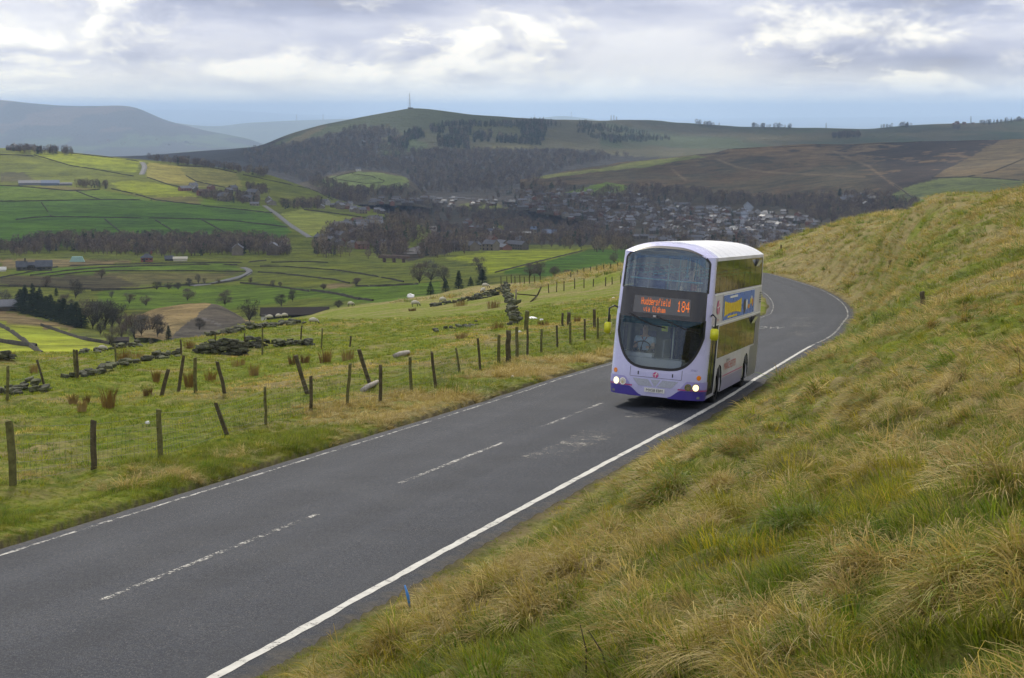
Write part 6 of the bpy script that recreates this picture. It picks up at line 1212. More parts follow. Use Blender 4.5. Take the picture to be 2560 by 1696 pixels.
for row_ in range(5):
    n = 13 - row_; 
    for q in range(n): x = (q - (n - 1) / 2) * 2.9 * k; z = (row_ + .5) * 2.8 * k; b.tube([(x, 0, z), (x, 1.6, z)], 1.45 * k, 10)
tag(b.build('bales', TEAL, bs, True), kind='stuff')
# mast, pylons
LAT = mat('lattice_steel', (.10, .105, .12), .6)
def lattice(name, label, cat, base, hpx, wpx, layers, arms=(), group=None, D=None):
    g = seen(*base, layers) if D is None else pt(*base, D)
    if g is None: g = layers[0].hit(*base)
    k = g[1] / FPX; h = hpx * k; w_ = wpx * k / 2; root = empty(name, (g[0], g[1], g[2] - .5)); tag(root, label, cat, group); b = MB(); t = max(.10, .16 * k)
    for sx_, sy in ((-1, -1), (1, -1), (1, 1), (-1, 1)): b.tube([(sx_ * w_, sy * w_, 0), (sx_ * w_ * .45, sy * w_ * .45, h * .55), (sx_ * w_ * .12, sy * w_ * .12, h)], t, 4, 0, False)
    for q in range(8):
        f0, f1 = q / 8, (q + 1) / 8; wf = lambda f: w_ * np.interp(f, [0, .55, 1], [1, .45, .12])
        for sy in (-1, 1): b.tube([(-wf(f0), sy * wf(f0), f0 * h), (wf(f1), sy * wf(f1), f1 * h)], t * .6, 3, 0, False); b.tube([(wf(f0), sy * wf(f0), f0 * h), (-wf(f1), sy * wf(f1), f1 * h)], t * .6, 3, 0, False)
    b.build('lattice_tower', LAT, root)
    for f, wd in arms: b = MB(); b.tube([(-wd * k, 0, f * h), (0, 0, f * h + .6 * k), (wd * k, 0, f * h)], t * .9, 4, 0, False); b.build('cross_arm', LAT, root)
    return root
m_ = lattice('radio_mast', 'tall radio mast on top of the central hill', 'mast', C3(590, 134), 37, 5, [MAST_HILL]); 
k = m_.location.y / FPX; b = MB(); b.tube([(0, 0, 30 * k), (0, 0, 38.5 * k)], .5 * k, 6); b.build('aerial', LAT, m_)
for f in (.35, .62): b = MB(); b.box((0, 0, 37 * k * f), (3.0 * k, 2.4 * k, 1.0 * k)); b.build('platform', LAT, m_)
building('mast_hut', 'small dark hut at the foot of the radio mast', 'hut', C3(578, 0)[0], C3(612, 0)[0], C3(0, 139)[1], 2.4, 1.2, GST, DRK, [MAST_HILL], 8)
for i, (C, x, y0, y1, L, lb) in enumerate(((C3, 1411, 168, 196, DOWNS, 'first pylon right of the radio mast'), (C3, 1652, 155, 192, DOWNS, 'tall pylon over the far rounded hill'), (C3, 1914, 178, 212, MAST_HILL, 'left of three close pylons on the skyline'), (C3, 1932, 178, 212, MAST_HILL, 'middle of three close pylons on the skyline'), (C3, 1950, 188, 213, MAST_HILL, 'right of three close pylons on the skyline'), (C4, 665, 126, 152, MAST_HILL, 'faint pylon left of centre on the right skyline'), (C4, 1003, 124, 160, MAST_HILL, 'pylon above the middle of the right skyline'), (C4, 1262, 128, 161, MAST_HILL, 'pylon over the dip of the right skyline'), (C4, 1718, 122, 148, MAST_HILL, 'pylon behind skyline trees on the right'), (C4, 2070, 90, 136, MAST_HILL, 'tallest pylon beside the skyline houses on the right'),
        (C2, 1755, 158, 196, DOWNS, 'left pylon in the gap left of the mast hill'), (C2, 1912, 155, 194, DOWNS, 'right pylon in the gap left of the mast hill'))):
    s_ = {C2: 2.367, C3: 2.63, C4: 2.233}[C]; lattice('pylon', lb, 'pylon', C(x, y1), (y1 - y0) / s_, 3.2, [L], ((.62, 2.0), (.76, 1.7), (.9, 1.4)), 'pylons on the skyline')
# chimney smoke
def smoke():
    pts = via(CI, [(775, 715), (800, 655), (825, 600), (845, 540), (852, 480), (880, 430), (930, 375)]); a = seen(*pts[0], VL); D = a[1]; P = [pt(p[0], p[1], D) for p in pts]; m = bpy.data.materials.new('chimney_smoke'); m.use_nodes = True; t = NT(m.node_tree); m.node_tree.nodes.remove(m.node_tree.nodes['Principled BSDF']); v = t.new('ShaderNodeVolumePrincipled'); v.inputs['Color'].default_value = (.62, .75, 1, 1); v.inputs['Density'].default_value = .055; t.l.new(v.outputs[0], m.node_tree.nodes['Material Output'].inputs['Volume'])
    b = MB(); b.tube(P, [.8, 2.0, 3.0, 4.0, 4.6, 5.5, 5.0], 10); o = b.build('smoke', m, None, True); tag(o, 'thin blue column of chimney smoke rising over the town', 'smoke', kind='stuff')
smoke()
# ================================================================ unseen clouds, added overhead to shade the valley
def shade_clouds():
    m = bpy.data.materials.new('cloud_white'); m.use_nodes = True; t = NT(m.node_tree); m.node_tree.nodes.remove(m.node_tree.nodes['Principled BSDF'])
    d = t.new('ShaderNodeBsdfDiffuse'); d.inputs[0].default_value = (.85, .86, .88, 1); tr = t.new('ShaderNodeBsdfTranslucent'); tr.inputs[0].default_value = (.85, .86, .88, 1); mx = t.new('ShaderNodeMixShader'); mx.inputs[0].default_value = .5
    t.l.new(d.outputs[0], mx.inputs[1]); t.l.new(tr.outputs[0], mx.inputs[2]); t.l.new(mx.outputs[0], m.node_tree.nodes['Material Output'].inputs[0])
    bm = bmesh.new(); bmesh.ops.create_icosphere(bm, subdivisions=2, radius=1); base = np.array([v.co[:] for v in bm.verts]); bm.verts.ensure_lookup_table(); faces = [[v.index for v in f.verts] for f in bm.faces]; bm.free()
    r = np.random.default_rng(5); V = []; F = []; off = np.array([sd.x / sd.z, sd.y / sd.z]); H = 1050.
    def fill(x0, x1, y0, y1, n, keep=None):
        for k in range(n):
            x, y = r.uniform(x0, x1), r.uniform(y0, y1)
            if keep is not None and not keep(x, y): continue
            R_ = r.uniform(130, 300); h = r.uniform(45, 110); c = np.array([x + off[0] * (H + 100), y + off[1] * (H + 100), H + r.uniform(0, 80)])
            P = base * (1 + .16 * (vnoise(base[:, 0] * 3 + k, base[:, 1] * 3 + base[:, 2], k)[:, None] - .5)); P = P * np.array([R_, R_ * r.uniform(.8, 1.4), h]); P[:, 2] = np.where(P[:, 2] < 0, P[:, 2] * .35, P[:, 2])
            b = len(V); V.extend((P + c).tolist()); F.extend([[b + i for i in f] for f in faces])
    gap = lambda x, y: fbm(np.array([x / 900.]), np.array([y / 1100.]), 2, 63)[0] > .485
    fill(-150, 1900, 1500, 5600, 165, gap); fill(-1000, -60, 1150, 1750, 22); fill(-1900, -150, 3000, 5600, 60, gap); fill(-500, 300, 620, 1000, 7)
    me = mesh('shade_clouds', np.array(V), F, m, True); o = obj('shade_clouds', me); tag(o, kind='stuff')
shade_clouds()
# ================================================================ the double decker bus
PAINT = mat('lavender_paint', (.54, .535, .80), .28, coat=.5, var=.04, vscale=2.)
PAINT_S = mat('pale_side_paint', (.58, .565, .635), .38, coat=.2, var=.14, vscale=1.1)
ROOFP = mat('white_roof_paint', (.80, .80, .82), .4, var=.05, vscale=1.2)
INDIGO = mat('indigo_paint', (.075, .055, .33), .3, coat=.5); LILAC = mat('lilac_paint', (.33, .30, .62), .32, coat=.4); LILAC_S = mat('lilac_skirt_paint', (.34, .32, .46), .42, var=.1, vscale=2.)
MAGENTA = mat('magenta_paint', (.50, .06, .22), .35); GREYP = mat('grey_rear_paint', (.22, .22, .25), .45, var=.1, vscale=2.)
BLACKG = mat('black_gasket', (.012, .012, .016), .45); BLACKP = mat('black_panel', (.014, .014, .020), .16, coat=.3); RUBBER = mat('tyre_rubber', (.022, .022, .024), .85, var=.2, vscale=6.)
STEEL = mat('wheel_steel', (.42, .42, .43), .35, metal=.7); CHROME = mat('reflector_chrome', (.75, .72, .66), .15, metal=1.); SEATM = mat('seat_moquette', (.10, .10, .22), .9, var=.3, vscale=20.)
INTER = mat('interior_trim', (.52, .54, .58), .7); INTERD = mat('dark_interior', (.20, .21, .23), .8); POLE = mat('teal_handrail', (.10, .42, .48), .35); YELLOW = mat('yellow_mirror_plastic', (.62, .62, .02), .4)
LEDM = mat('orange_led', (.02, .01, .0), .5, emit=(1.0, .22, .03), estr=.9); LEDBG = mat('display_back', (.11, .11, .12), .3)
LAMPON = mat('lit_headlamp', (.9, .85, .7), .2, emit=(1.0, .82, .42), estr=1.3); LAMPOFF = mat('clear_lamp', (.42, .40, .38), .12, metal=.8); AMBER = mat('amber_lens', (.55, .16, .01), .2, emit=(1., .3, .02), estr=.12)
WHITEP = mat('plate_white', (.78, .78, .76), .4); INKB = mat('black_ink', (.015, .015, .018), .5); ADBLUE = mat('advert_blue', (.055, .16, .55), .3, var=.15, vscale=3.); ADYEL = mat('advert_yellow', (.75, .55, .02), .35, var=.3, vscale=9.); ADWHITE = mat('advert_white', (.72, .72, .72), .4)
ADORANGE = mat('advert_orange', (.62, .22, .03), .4); ADDARK = mat('advert_dark', (.03, .03, .06), .4); REDINK = mat('red_lettering', (.48, .05, .06), .4); GRILLE = mat('grille_mesh', (.40, .42, .50), .45, var=.3, vscale=60.)
def glass(name, tint, rough=.03, ior=1.5, grad=None):
    m = bpy.data.materials.new(name); m.use_nodes = True; t = NT(m.node_tree); m.node_tree.nodes.remove(m.node_tree.nodes['Principled BSDF'])
    tr = t.new('ShaderNodeBsdfTransparent'); tr.inputs[0].default_value = (*tint, 1); gl = t.new('ShaderNodeBsdfGlossy'); gl.inputs['Roughness'].default_value = rough; gl.inputs['Color'].default_value = (.78, .90, 1.0, 1) if 'side' not in name else (1, 1, 1, 1)
    fr = t.new('ShaderNodeFresnel'); fr.inputs[0].default_value = ior
    g = t.new('ShaderNodeTexCoord').outputs['Object']; n = t.noise(g, 3.0, 3, .5)
    bp = t.new('ShaderNodeBump'); bp.inputs['Strength'].default_value = .06; bp.inputs['Distance'].default_value = .05; t.inp(bp, 'Height', n); t.inp(gl, 'Normal', bp)
    mx = t.new('ShaderNodeMixShader'); t.inp(mx, 0, fr.outputs[0]); t.l.new(tr.outputs[0], mx.inputs[1]); t.l.new(gl.outputs[0], mx.inputs[2])
    t.l.new(mx.outputs[0], m.node_tree.nodes['Material Output'].inputs[0]); return m
GL_FRONT = glass('windscreen_glass', (.88, .94, .96), ior=1.65); GL_UP = glass('upper_windscreen_glass', (.74, .88, .97), ior=2.2); GL_BLUE = glass('blue_tinted_glass', (.22, .48, .70), ior=1.9); GL_SIDE = glass('tinted_side_glass', (.66, .70, .69), ior=1.7); GL_BAND = glass('tinted_screen_band', (.10, .42, .50), ior=1.45)

HL, HW = 5.3, 1.26
def _outline():
    pts = []
    for k in range(0, 91):
        a = math.radians(k); cx, cy = math.cos(a), math.sin(a)
        pts.append((HL - .50 + .50 * abs(cx) ** (2 / 2.0), HW * abs(cy) ** (2 / 3.4)))
    pts += [(HL - .50 - d, HW) for d in np.arange(.05, 2 * HL - .70, .05)]
    for k in range(0, 91, 6):
        a = math.radians(k); pts.append((-HL + .2 - .2 * math.sin(a), HW - .2 + .2 * math.cos(a)))
    pts += [(-HL, y) for y in np.linspace(HW - .25, 0, 12)]
    return np.array(pts)
OUT = _outline(); OS = np.r_[0, np.cumsum(np.linalg.norm(np.diff(OUT, axis=0), axis=1))]; OEND = OS[-1]
def s_of_x(x):
    """arc position on the side where the long coordinate is x"""
    m = (OUT[:, 1] > HW - .01); return float(np.interp(-x, -OUT[m, 0], OS[m]))
def BP(s, z, off=0.0):
    s = np.asarray(s, float); z = np.asarray(z, float); sg = np.where(s < 0, -1., 1.); a = np.abs(s)
    x = np.interp(a, OS, OUT[:, 0]); y = np.interp(a, OS, OUT[:, 1])
    e = .02; tx = np.interp(a + e, OS, OUT[:, 0]) - np.interp(np.maximum(a - e, 0), OS, OUT[:, 0]); ty = np.interp(a + e, OS, OUT[:, 1]) - np.interp(np.maximum(a - e, 0), OS, OUT[:, 1])
    ln = np.hypot(tx, ty) + 1e-9; nx, ny = ty / ln, -tx / ln
    ins = np.interp(z, [0, 2.2, 3.97], [0, 0, .05]); t = np.clip((z - 3.97) / .31, 0, 1); dome = 1 - (1 - t) ** (1 / 2.8)
    ins = ins + dome * 1.2
    low = np.interp(z, [.25, .55], [.03, 0]); ins = ins + low
    x = x * (HL - ins) / HL; y = y * (HW - ins) / HW
    fw = sstep(3.2, HL, x); lean = np.interp(z, [.25, .9, 2.3, 3.0, 4.0, 4.3], [.0, 0, .07, .12, .24, .28]); x = x - fw * lean
    return np.stack([x + nx * off, (y + ny * off) * sg, z + t * off], -1)
bus = empty('double_decker_bus'); tag(bus, 'lavender and white double decker bus climbing the hill road towards us', 'bus')
def bpart(name, P, m, parent=None, smooth=True): return obj(name, gridmesh(name, P, m, smooth), parent or bus)
def patch(name, s, lo, hi, m, off=.006, rows=6, parent=None):
    """sheet lying on the body between two curves lo(s) and hi(s)"""
    s = np.asarray(s, float); lo = np.array([lo(a) for a in s]) if callable(lo) else np.full(len(s), lo); hi = np.array([hi(a) for a in s]) if callable(hi) else np.full(len(s), hi)
    k = np.linspace(0, 1, rows)[:, None]; z = lo[None] * (1 - k) + hi[None] * k
    return bpart(name, BP(np.broadcast_to(s, z.shape), z, off), m, parent)
# outlines of the openings on the front
def uw_hi(s): return 4.13 - .34 * (abs(s) / 1.20) ** 4.0
def uw_lo(s): return 3.05
def ws_hi(s): return 2.33
def ws_lo(s): return 1.02 + 1.05 * (abs(s) / 1.20) ** 4.2
sU = np.linspace(-1.18, 1.18, 61); sW = np.linspace(-1.15, 1.15, 61)
SC = s_of_x(4.62)       # where the flat side begins
sx = s_of_x
def opening(s, z):
    a = np.abs(s); o = (a < 1.18) & (z > 3.05) & (z < 4.13 - .34 * (a / 1.20) ** 4.0)
    o |= (a < 1.15) & (z < 2.33) & (z > 1.02 + 1.05 * (a / 1.20) ** 4.2)
    o |= (a > sx(4.66)) & (a < sx(-4.95)) & (z > 3.05) & (z < 3.88)
    o |= (s > sx(3.40)) & (s < sx(-4.15)) & (z > 1.27) & (z < 2.15)
    o |= (s < 0) & (a > sx(4.55)) & (a < sx(-4.15)) & (z > 1.27) & (z < 2.15)
    o |= (s > sx(4.72)) & (s < sx(3.55)) & (z > .36) & (z < 2.20)
    x = np.interp(a, OS, OUT[:, 0])
    for ax in (2.72, -2.62): o |= (np.hypot(x - ax, z - .46) < .60) & (a > 1.4)
    return o
def build_bus():
    ss = np.unique(np.round(np.r_[np.arange(0, 1.9, .025), np.arange(1.9, OEND, .06), OEND], 4)); ss = np.r_[-ss[:0:-1], ss]
    zz = np.r_[np.arange(.28, 3.97, .03), 3.97 + .31 * np.linspace(0, 1, 16)]
    Z, Sg = np.meshgrid(zz, ss, indexing='ij'); P = BP(Sg, Z)
    zc = (Z[:-1, :-1] + Z[1:, 1:]) / 2; sc = (Sg[:-1, :-1] + Sg[1:, 1:]) / 2
    keep = ~opening(sc, zc) & (zc < 3.97) & (np.abs(sc) < sx(4.4))
    obj('front_panel', gridmesh('front_panel', P, PAINT, True, keep), bus)
    keep = ~opening(sc, zc) & (zc < 3.97) & (np.abs(sc) >= sx(4.4))
    obj('side_panels', gridmesh('side_panels', P, PAINT_S, True, keep), bus)
    keep = (zc >= 3.97) & (np.abs(sc) < sx(4.4)) & ~opening(sc, zc); dome = obj('front_dome', gridmesh('front_dome', P, PAINT, True, keep), bus)
    keep = (zc >= 3.97) & (np.abs(sc) >= sx(4.4)); roof = obj('roof', gridmesh('roof', P, ROOFP, True, keep), bus)
    for x in (3.6, 2.3, 1.0, -.3, -1.6, -2.9, -4.2):
        s = sx(x); zr = 3.975 + .30 * np.linspace(0, 1, 14)
        for sg in (-1, 1): obj('roof_seam', gridmesh('roof_seam', np.stack([BP(np.full(14, sg * (s - .02)), zr, .006), BP(np.full(14, sg * (s + .02)), zr, .006)], 1), mat('seam_grey', (.5, .5, .53), .5)), roof)
    # underside
    b = MB(); b.box((0, 0, .34), (10.2, 2.3, .06)); b.build('chassis_floor', INTERD, bus)
    # front glass and black surrounds
    g1 = patch('upper_windscreen', sU, uw_lo, uw_hi, GL_UP, -.004, 14)
    patch('tinted_band', sU[4:-4], lambda s: uw_hi(s) - .26, uw_hi, GL_BLUE, .001, 6, g1)
    def border(name, s, lo, hi, wd, par):
        m = len(s); A = [(a, lo(a)) for a in s] + [(a, hi(a)) for a in s[::-1]]; A = np.array(A); c = np.array([0, (lo(0) + hi(0)) / 2])
        T = np.roll(A, -1, 0) - np.roll(A, 1, 0); T /= np.linalg.norm(T, axis=1)[:, None] + 1e-9; N = np.stack([T[:, 1], -T[:, 0]], 1)
        i = A - N * wd * .35; o = A + N * wd * .65; i = np.vstack([i, i[:1]]); o = np.vstack([o, o[:1]])
        return bpart(name, np.stack([BP(i[:, 0], i[:, 1], .007), BP(o[:, 0], o[:, 1], .007)], 1), BLACKG, par)
    border('gasket', sU, uw_lo, uw_hi, .06, g1)
    patch('destination_panel', np.linspace(-1.17, 1.17, 41), 2.30, 3.06, BLACKP, .010, 6)
    g2 = patch('windscreen', sW, ws_lo, ws_hi, GL_FRONT, -.004, 16)
    patch('tinted_band', sW[3:-3], 2.13, 2.33, GL_BAND, .001, 4, g2); border('gasket', sW, ws_lo, ws_hi, .07, g2)
    # destination display in orange dots
    disp = patch('destination_display', np.linspace(-.76, .74, 25), 2.42, 2.86, LEDBG, .018, 3)
    FONT = {'H': '10001100011000111111100011000110001', 'u': '0000000000100011000110001100110 1101', 'd': '0000100001011011001110001100010 1111', 'e': '0000000000011101000111111100000 1110', 'r': '0000000000101101100110000100001 0000', 's': '0000000000011101000001110000011 1110',
            'f': '0011001001010001110001000010000 1000', 'i': '0010000000011000010000100001000 1110', 'l': '0110000100001000010000100001000 1110', 'v': '0000000000100011000110001010100 0100', 'a': '0000000000011100000101111100010 1111', 'O': '0111010001100011000110001100010 1110',
            'h': '1000010000101101100110001100011 0001', 'm': '0000000000110101010110101101011 0101', '1': '0010001100001000010000100001000 1110', '8': '0111010001100010111010001100010 1110', '4': '0001000110010101001011111000100 0010', ' ': '0' * 35}
    mb = MB()
    def dots(txt, s0, z1, ps, pz, gap=1):
        for k, ch in enumerate(txt):
            bits = FONT[ch].replace(' ', '') if ch != ' ' else '0' * 35
            for r in range(7):
                for c in range(5):
                    if r * 5 + c < len(bits) and bits[r * 5 + c] == '1':
                        s = s0 + (k * (5 + gap) + c) * ps; z = z1 - r * pz; q = BP(np.array([s, s + ps * .92, s + ps * .92, s]), np.array([z, z, z - pz * .9, z - pz * .9]), .024)
                        mb.add(q, [(3, 2, 1, 0)])
    dots('Huddersfield', -.56, 2.82, .0108, .0265); dots('via Oldham', -.48, 2.60, .0098, .020); dots('184', .40, 2.80, .0185, .040, 1)
    tag(mb.build('destination_text', LEDM, disp), kind='stuff')
    # lower front: bumper, stripes, lamps, grille, plate
    def bump_hi(s): a = abs(s); return .30 + .18 * sstep(.42, .72, a)
    for sg in (-1, 1):
        s = np.linspace(.36, 1.62, 40) * sg; s = np.sort(s); bm_ = patch('bumper_corner', s, lambda a: .262, lambda a: .30 + .20 * float(sstep(.36, .70, abs(a))), INDIGO, .012, 5)
        patch('magenta_stripe', np.sort(np.linspace(.60, 1.62, 30) * sg), lambda a: .505 + .004, lambda a: .505 + .035, MAGENTA, .014, 2, bm_)
        hb = patch('headlamp_panel', np.sort(np.linspace(.66, 1.62, 30) * sg), lambda a: .545, lambda a: .545 + .20 * float(sstep(.62, .84, abs(a))), LILAC, .010, 4)
        for s0, m, r in ((1.06, LAMPON, .085), (.86, LAMPOFF, .075)):
            p = BP(sg * s0, .60); q = BP(sg * s0, .60, 1.0); n = Vector(q - p).normalized(); c = Vector(p) + n * .022
            lb = MB(); lb.disc(c, n, r + .018, 24, 0, 0, .03); rim = lb.build('headlight', CHROME, bus); l2 = MB(); l2.disc(c + n * .006, n, r, 24); l2.build('lens', m, rim)
            if m is LAMPOFF: l3 = MB(); l3.disc(c + n * .010 + Vector((0, 0, -.02)), n, .035, 16); l3.build('bulb', mat('lamp_bowl', (.5, .4, .25), .2, metal=.6), rim)
        p = BP(sg * 1.13, .86); n = Vector(BP(sg * 1.13, .86, 1.) - p).normalized(); lb = MB(); lb.disc(Vector(p) + n * .015, n, .062, 20, 0, 0, .02); lb.build('indicator_lamp', AMBER, bus)
    for x0, x1, f0 in ((-.60, -.16, 0), (-.17, .17, 1), (.16, .60, 2)):
        V = [(x0 + (.0 if f0 != 1 else .0), .72), (x1, .72), (x1 - (.0 if f0 == 2 else .12 if f0 == 1 else -.12), .54), (x0 + (.16 if f0 == 0 else .12 if f0 == 1 else -.12), .54)]
        if f0 == 2: V = [(x0 + .03, .72), (x1, .72), (x1 - .16, .54), (x0 - .10, .54)]
        if f0 == 0: V = [(x0, .72), (x1 - .03, .72), (x1 + .10, .54), (x0 + .16, .54)]
        if f0 == 1: V = [(-.13, .72), (.13, .72), (.015, .55), (-.015, .55)]
        lo_, k = [], np.linspace(0, 1, 9); top = np.array(V[0])[None] * (1 - k[:, None]) + np.array(V[1])[None] * k[:, None]; bot = np.array(V[3])[None] * (1 - k[:, None]) + np.array(V[2])[None] * k[:, None]
        bpart('grille', np.stack([BP(bot[:, 0], bot[:, 1], .007), BP(top[:, 0], top[:, 1], .007)], 0), GRILLE)
    pl = patch('number_plate', np.linspace(-.27, .27, 7), .385, .50, WHITEP, .02, 2)
    def text(txt, s0, z0, h, m, name, par, off, center=True, sx_=1.0, sgn=1):
        cu = bpy.data.curves.new('t', 'FONT'); cu.body = txt; cu.size = h * 1.38; cu.align_x = 'CENTER' if center else 'LEFT'; to = bpy.data.objects.new('t', cu)
        COL.objects.link(to); bpy.context.view_layer.update(); me = bpy.data.meshes.new_from_object(to.evaluated_get(bpy.context.evaluated_depsgraph_get())); bpy.data.objects.remove(to); bpy.data.curves.remove(cu)
        co = np.array([v.co[:] for v in me.vertices]); me.vertices.foreach_set('co', BP(s0 + co[:, 0] * sx_, z0 + co[:, 1], off).reshape(-1)); me.name = name; me.materials.append(m)
        return obj(name, me, par)
    text('MX58 EBM', 0, .408, .072, INKB, 'plate_lettering', pl, .024, sx_=.98)
    for a in (-.68, .68): patch('panel_seam', np.linspace(a - .005, a + .005, 2), .78, 1.02, INKB, .004, 3)
    patch('panel_seam', np.linspace(-.68, .68, 21), .765, .773, INKB, .005, 2)
    for a in (-.46, .44): patch('panel_catch', np.linspace(a - .014, a + .014, 2), .82, .91, INKB, .008, 2)
    def emblem(s0, z0, r, par=None, off=.008, sq=1.0):
        k = np.linspace(0, 2 * math.pi, 25)[:-1]; V = BP(s0 + r * np.cos(k) * sq, z0 + r * np.sin(k), off); me = mesh('emblem', V, [tuple(range(24))], MAGENTA); o = obj('emblem', me, par or bus)
        st = MB()
        for pts in ([(-.25, -1.), (-.05, -1.), (.15, .2), (.55, .75), (.75, .6), (.75, .75), (.35, .98), (-.02, .55)], [(-.95, -.12), (.75, .12), (.72, .28), (-.92, .05)]):
            A = np.array(pts); st.add(BP(s0 + A[:, 0] * r * .95 * sq, z0 + A[:, 1] * r * .95, off + .004), [tuple(range(len(A)))])
        st.build('emblem_stroke', WHITEP, o); return o
    emblem(.0, .845, .075)
    text('37467', .98, 1.02, .055, mat('fleet_number_ink', (.22, .2, .42), .5), 'fleet_number', bus, .006)
    # side glass, doors, advert, stripes
    for sg in (-1, 1):
        s = np.linspace(sx(4.66), sx(-4.95), 60); g = patch('upper_side_windows', np.sort(s * sg), 3.05, 3.88, GL_SIDE, -.006, 3)
        for x in (4.63, 3.75, 2.55, 1.35, .15, -1.05, -2.25, -3.45, -4.93): patch('window_pillar', np.sort(np.array([sx(x) - .018, sx(x) + .018]) * sg), 3.05, 3.88, BLACKG, -.003, 2, g)
        for x in (3.5, 1.1, -1.3, -3.7):
            h = patch('hopper_window', np.sort(np.linspace(sx(x), sx(x - .85), 5) * sg), 3.60, 3.62, BLACKG, -.001, 2, g)
        s = np.linspace(sx(3.40 if sg > 0 else 4.55), sx(-4.15), 50); g = patch('lower_side_windows', np.sort(s * sg), 1.27, 2.15, GL_SIDE, -.006, 3)
        for x in (3.38, 2.0, .6, -.8, -2.2, -3.3, -4.13): patch('window_pillar', np.sort(np.array([sx(x) - .02, sx(x) + .02]) * sg), 1.27, 2.15, BLACKG, -.003, 2, g)
        patch('window_trim', np.sort(np.linspace(sx(4.66), sx(-5.0), 50) * sg), 2.985, 3.015, WHITEP, .012, 2); patch('window_trim', np.sort(np.linspace(sx(4.66), sx(-5.0), 50) * sg), 2.185, 2.225, WHITEP, .012, 2)
        patch('skirt', np.sort(np.linspace(sx(2.05), sx(-1.95), 20) * sg), .285, .66, LILAC_S, .006, 3); patch('pink_stripe', np.sort(np.linspace(sx(2.05), sx(-1.95), 20) * sg), .69, .72, MAGENTA, .007, 2)
        patch('rear_quarter_panel', np.sort(np.linspace(sx(-3.30), OEND - 1.0, 24) * sg), .30, 1.22, GREYP, .006, 5); patch('rear_quarter_panel', np.sort(np.linspace(sx(-4.2), OEND - 1.0, 14) * sg), 1.22, 2.16, GREYP, .006, 4)
        for k in range(5): patch('engine_vent', np.sort(np.linspace(sx(-4.6), sx(-5.0), 3) * sg), 2.50 + k * .07, 2.53 + k * .07, INKB, .010, 2)
    # open hopper windows near the back on the near side
    for z0, x in ((3.62, -3.35), (1.92, -3.1)):
        V = BP(np.array([sx(x), sx(x - .75), sx(x - .75), sx(x)]), np.array([z0, z0, z0 + .22, z0 + .22]), .004); obj('open_hopper', mesh('open_hopper', V, [(0, 1, 2, 3)], INKB), bus)
        V = BP(np.array([sx(x), sx(x - .75), sx(x - .75), sx(x)]), np.array([z0, z0, z0 + .20, z0 + .20]), np.array([.01, .01, .10, .10])); obj('tilted_pane', mesh('tilted_pane', V, [(0, 1, 2, 3)], mat('pale_pane', (.6, .62, .64), .1)), bus)
    ad = patch('advert_board', np.linspace(sx(2.95), sx(-3.35), 24), 2.27, 2.94, ADBLUE, .016, 5); adf = patch('advert_frame', np.linspace(sx(3.0), sx(-3.40), 24), 2.245, 2.965, ADWHITE, .012, 3)
    k = np.linspace(sx(2.75), sx(-.55), 20); tt = np.linspace(-1, 1, 20)
    patch('advert_lettering_block', k, lambda a: 2.44 - .07 * ((a - k[0]) / (k[-1] - k[0]) * 2 - 1) ** 2, lambda a: 2.70 + .09 * ((a - k[0]) / (k[-1] - k[0]) * 2 - 1) ** 2, ADYEL, .020, 4, ad)
    for q in range(8): patch('advert_letter_gap', np.linspace(k[0] + .35 * q + .33, k[0] + .35 * q + .37, 2), 2.40, 2.74, ADORANGE, .022, 3, ad)
    patch('advert_small_line', np.linspace(sx(2.1), sx(.2), 10), 2.31, 2.36, ADYEL, .020, 2, ad); patch('advert_small_line', np.linspace(sx(1.8), sx(.3), 10), 2.84, 2.90, ADWHITE, .020, 2, ad)
    for x, z, wd, hh, m in ((-1.0, 2.52, .5, .42, ADDARK), (-1.5, 2.55, .35, .32, ADWHITE), (-1.9, 2.48, .5, .14, ADORANGE), (-2.4, 2.62, .35, .2, ADYEL), (-2.8, 2.58, .3, .26, ADORANGE), (-2.6, 2.72, .25, .12, ADWHITE)):
        kk = np.linspace(sx(x), sx(x - wd), 7); mid = (kk[0] + kk[-1]) / 2
        patch('advert_picture', kk, lambda a: z - hh / 2 * (1 - .7 * ((a - mid) / (kk[-1] - mid)) ** 2), lambda a: z + hh / 2 * (1 - .5 * ((a - mid) / (kk[-1] - mid)) ** 2), m, .021, 3, ad)
    emblem(sx(3.85), 2.66, .19, None, .012, 1.5); text('first', sx(3.80), 2.30, .07, REDINK, 'side_lettering', bus, .012, sx_=2.2)
    text('MANCHESTER', sx(.75), .86, .21, REDINK, 'side_lettering', bus, .012, sx_=1.25); text('get around', sx(1.2), 1.09, .09, INKB, 'side_lettering', bus, .012, sx_=1.2)
    # folding doors
    dr = empty('door'); dr.parent = bus
    for a, b_ in ((4.70, 4.15), (4.12, 3.57)):
        g = patch('door_leaf', np.linspace(sx(a) + .03, sx(b_) - .03, 6), .44, 2.14, GL_SIDE, -.02, 3, dr)
        for q in (a, b_): patch('door_frame', np.array([sx(q) - .025, sx(q) + .025]), .36, 2.20, BLACKG, -.012, 3, dr)
        patch('door_frame', np.linspace(sx(a), sx(b_), 5), .36, .46, BLACKG, -.010, 2, dr); patch('door_frame', np.linspace(sx(a), sx(b_), 5), 2.12, 2.22, BLACKG, -.010, 2, dr)
    patch('door_edge', np.array([sx(4.72) - .03, sx(4.72) + .0]), .30, 2.2, mat('door_rubber_grey', (.45, .45, .47), .5), .012, 2, dr)
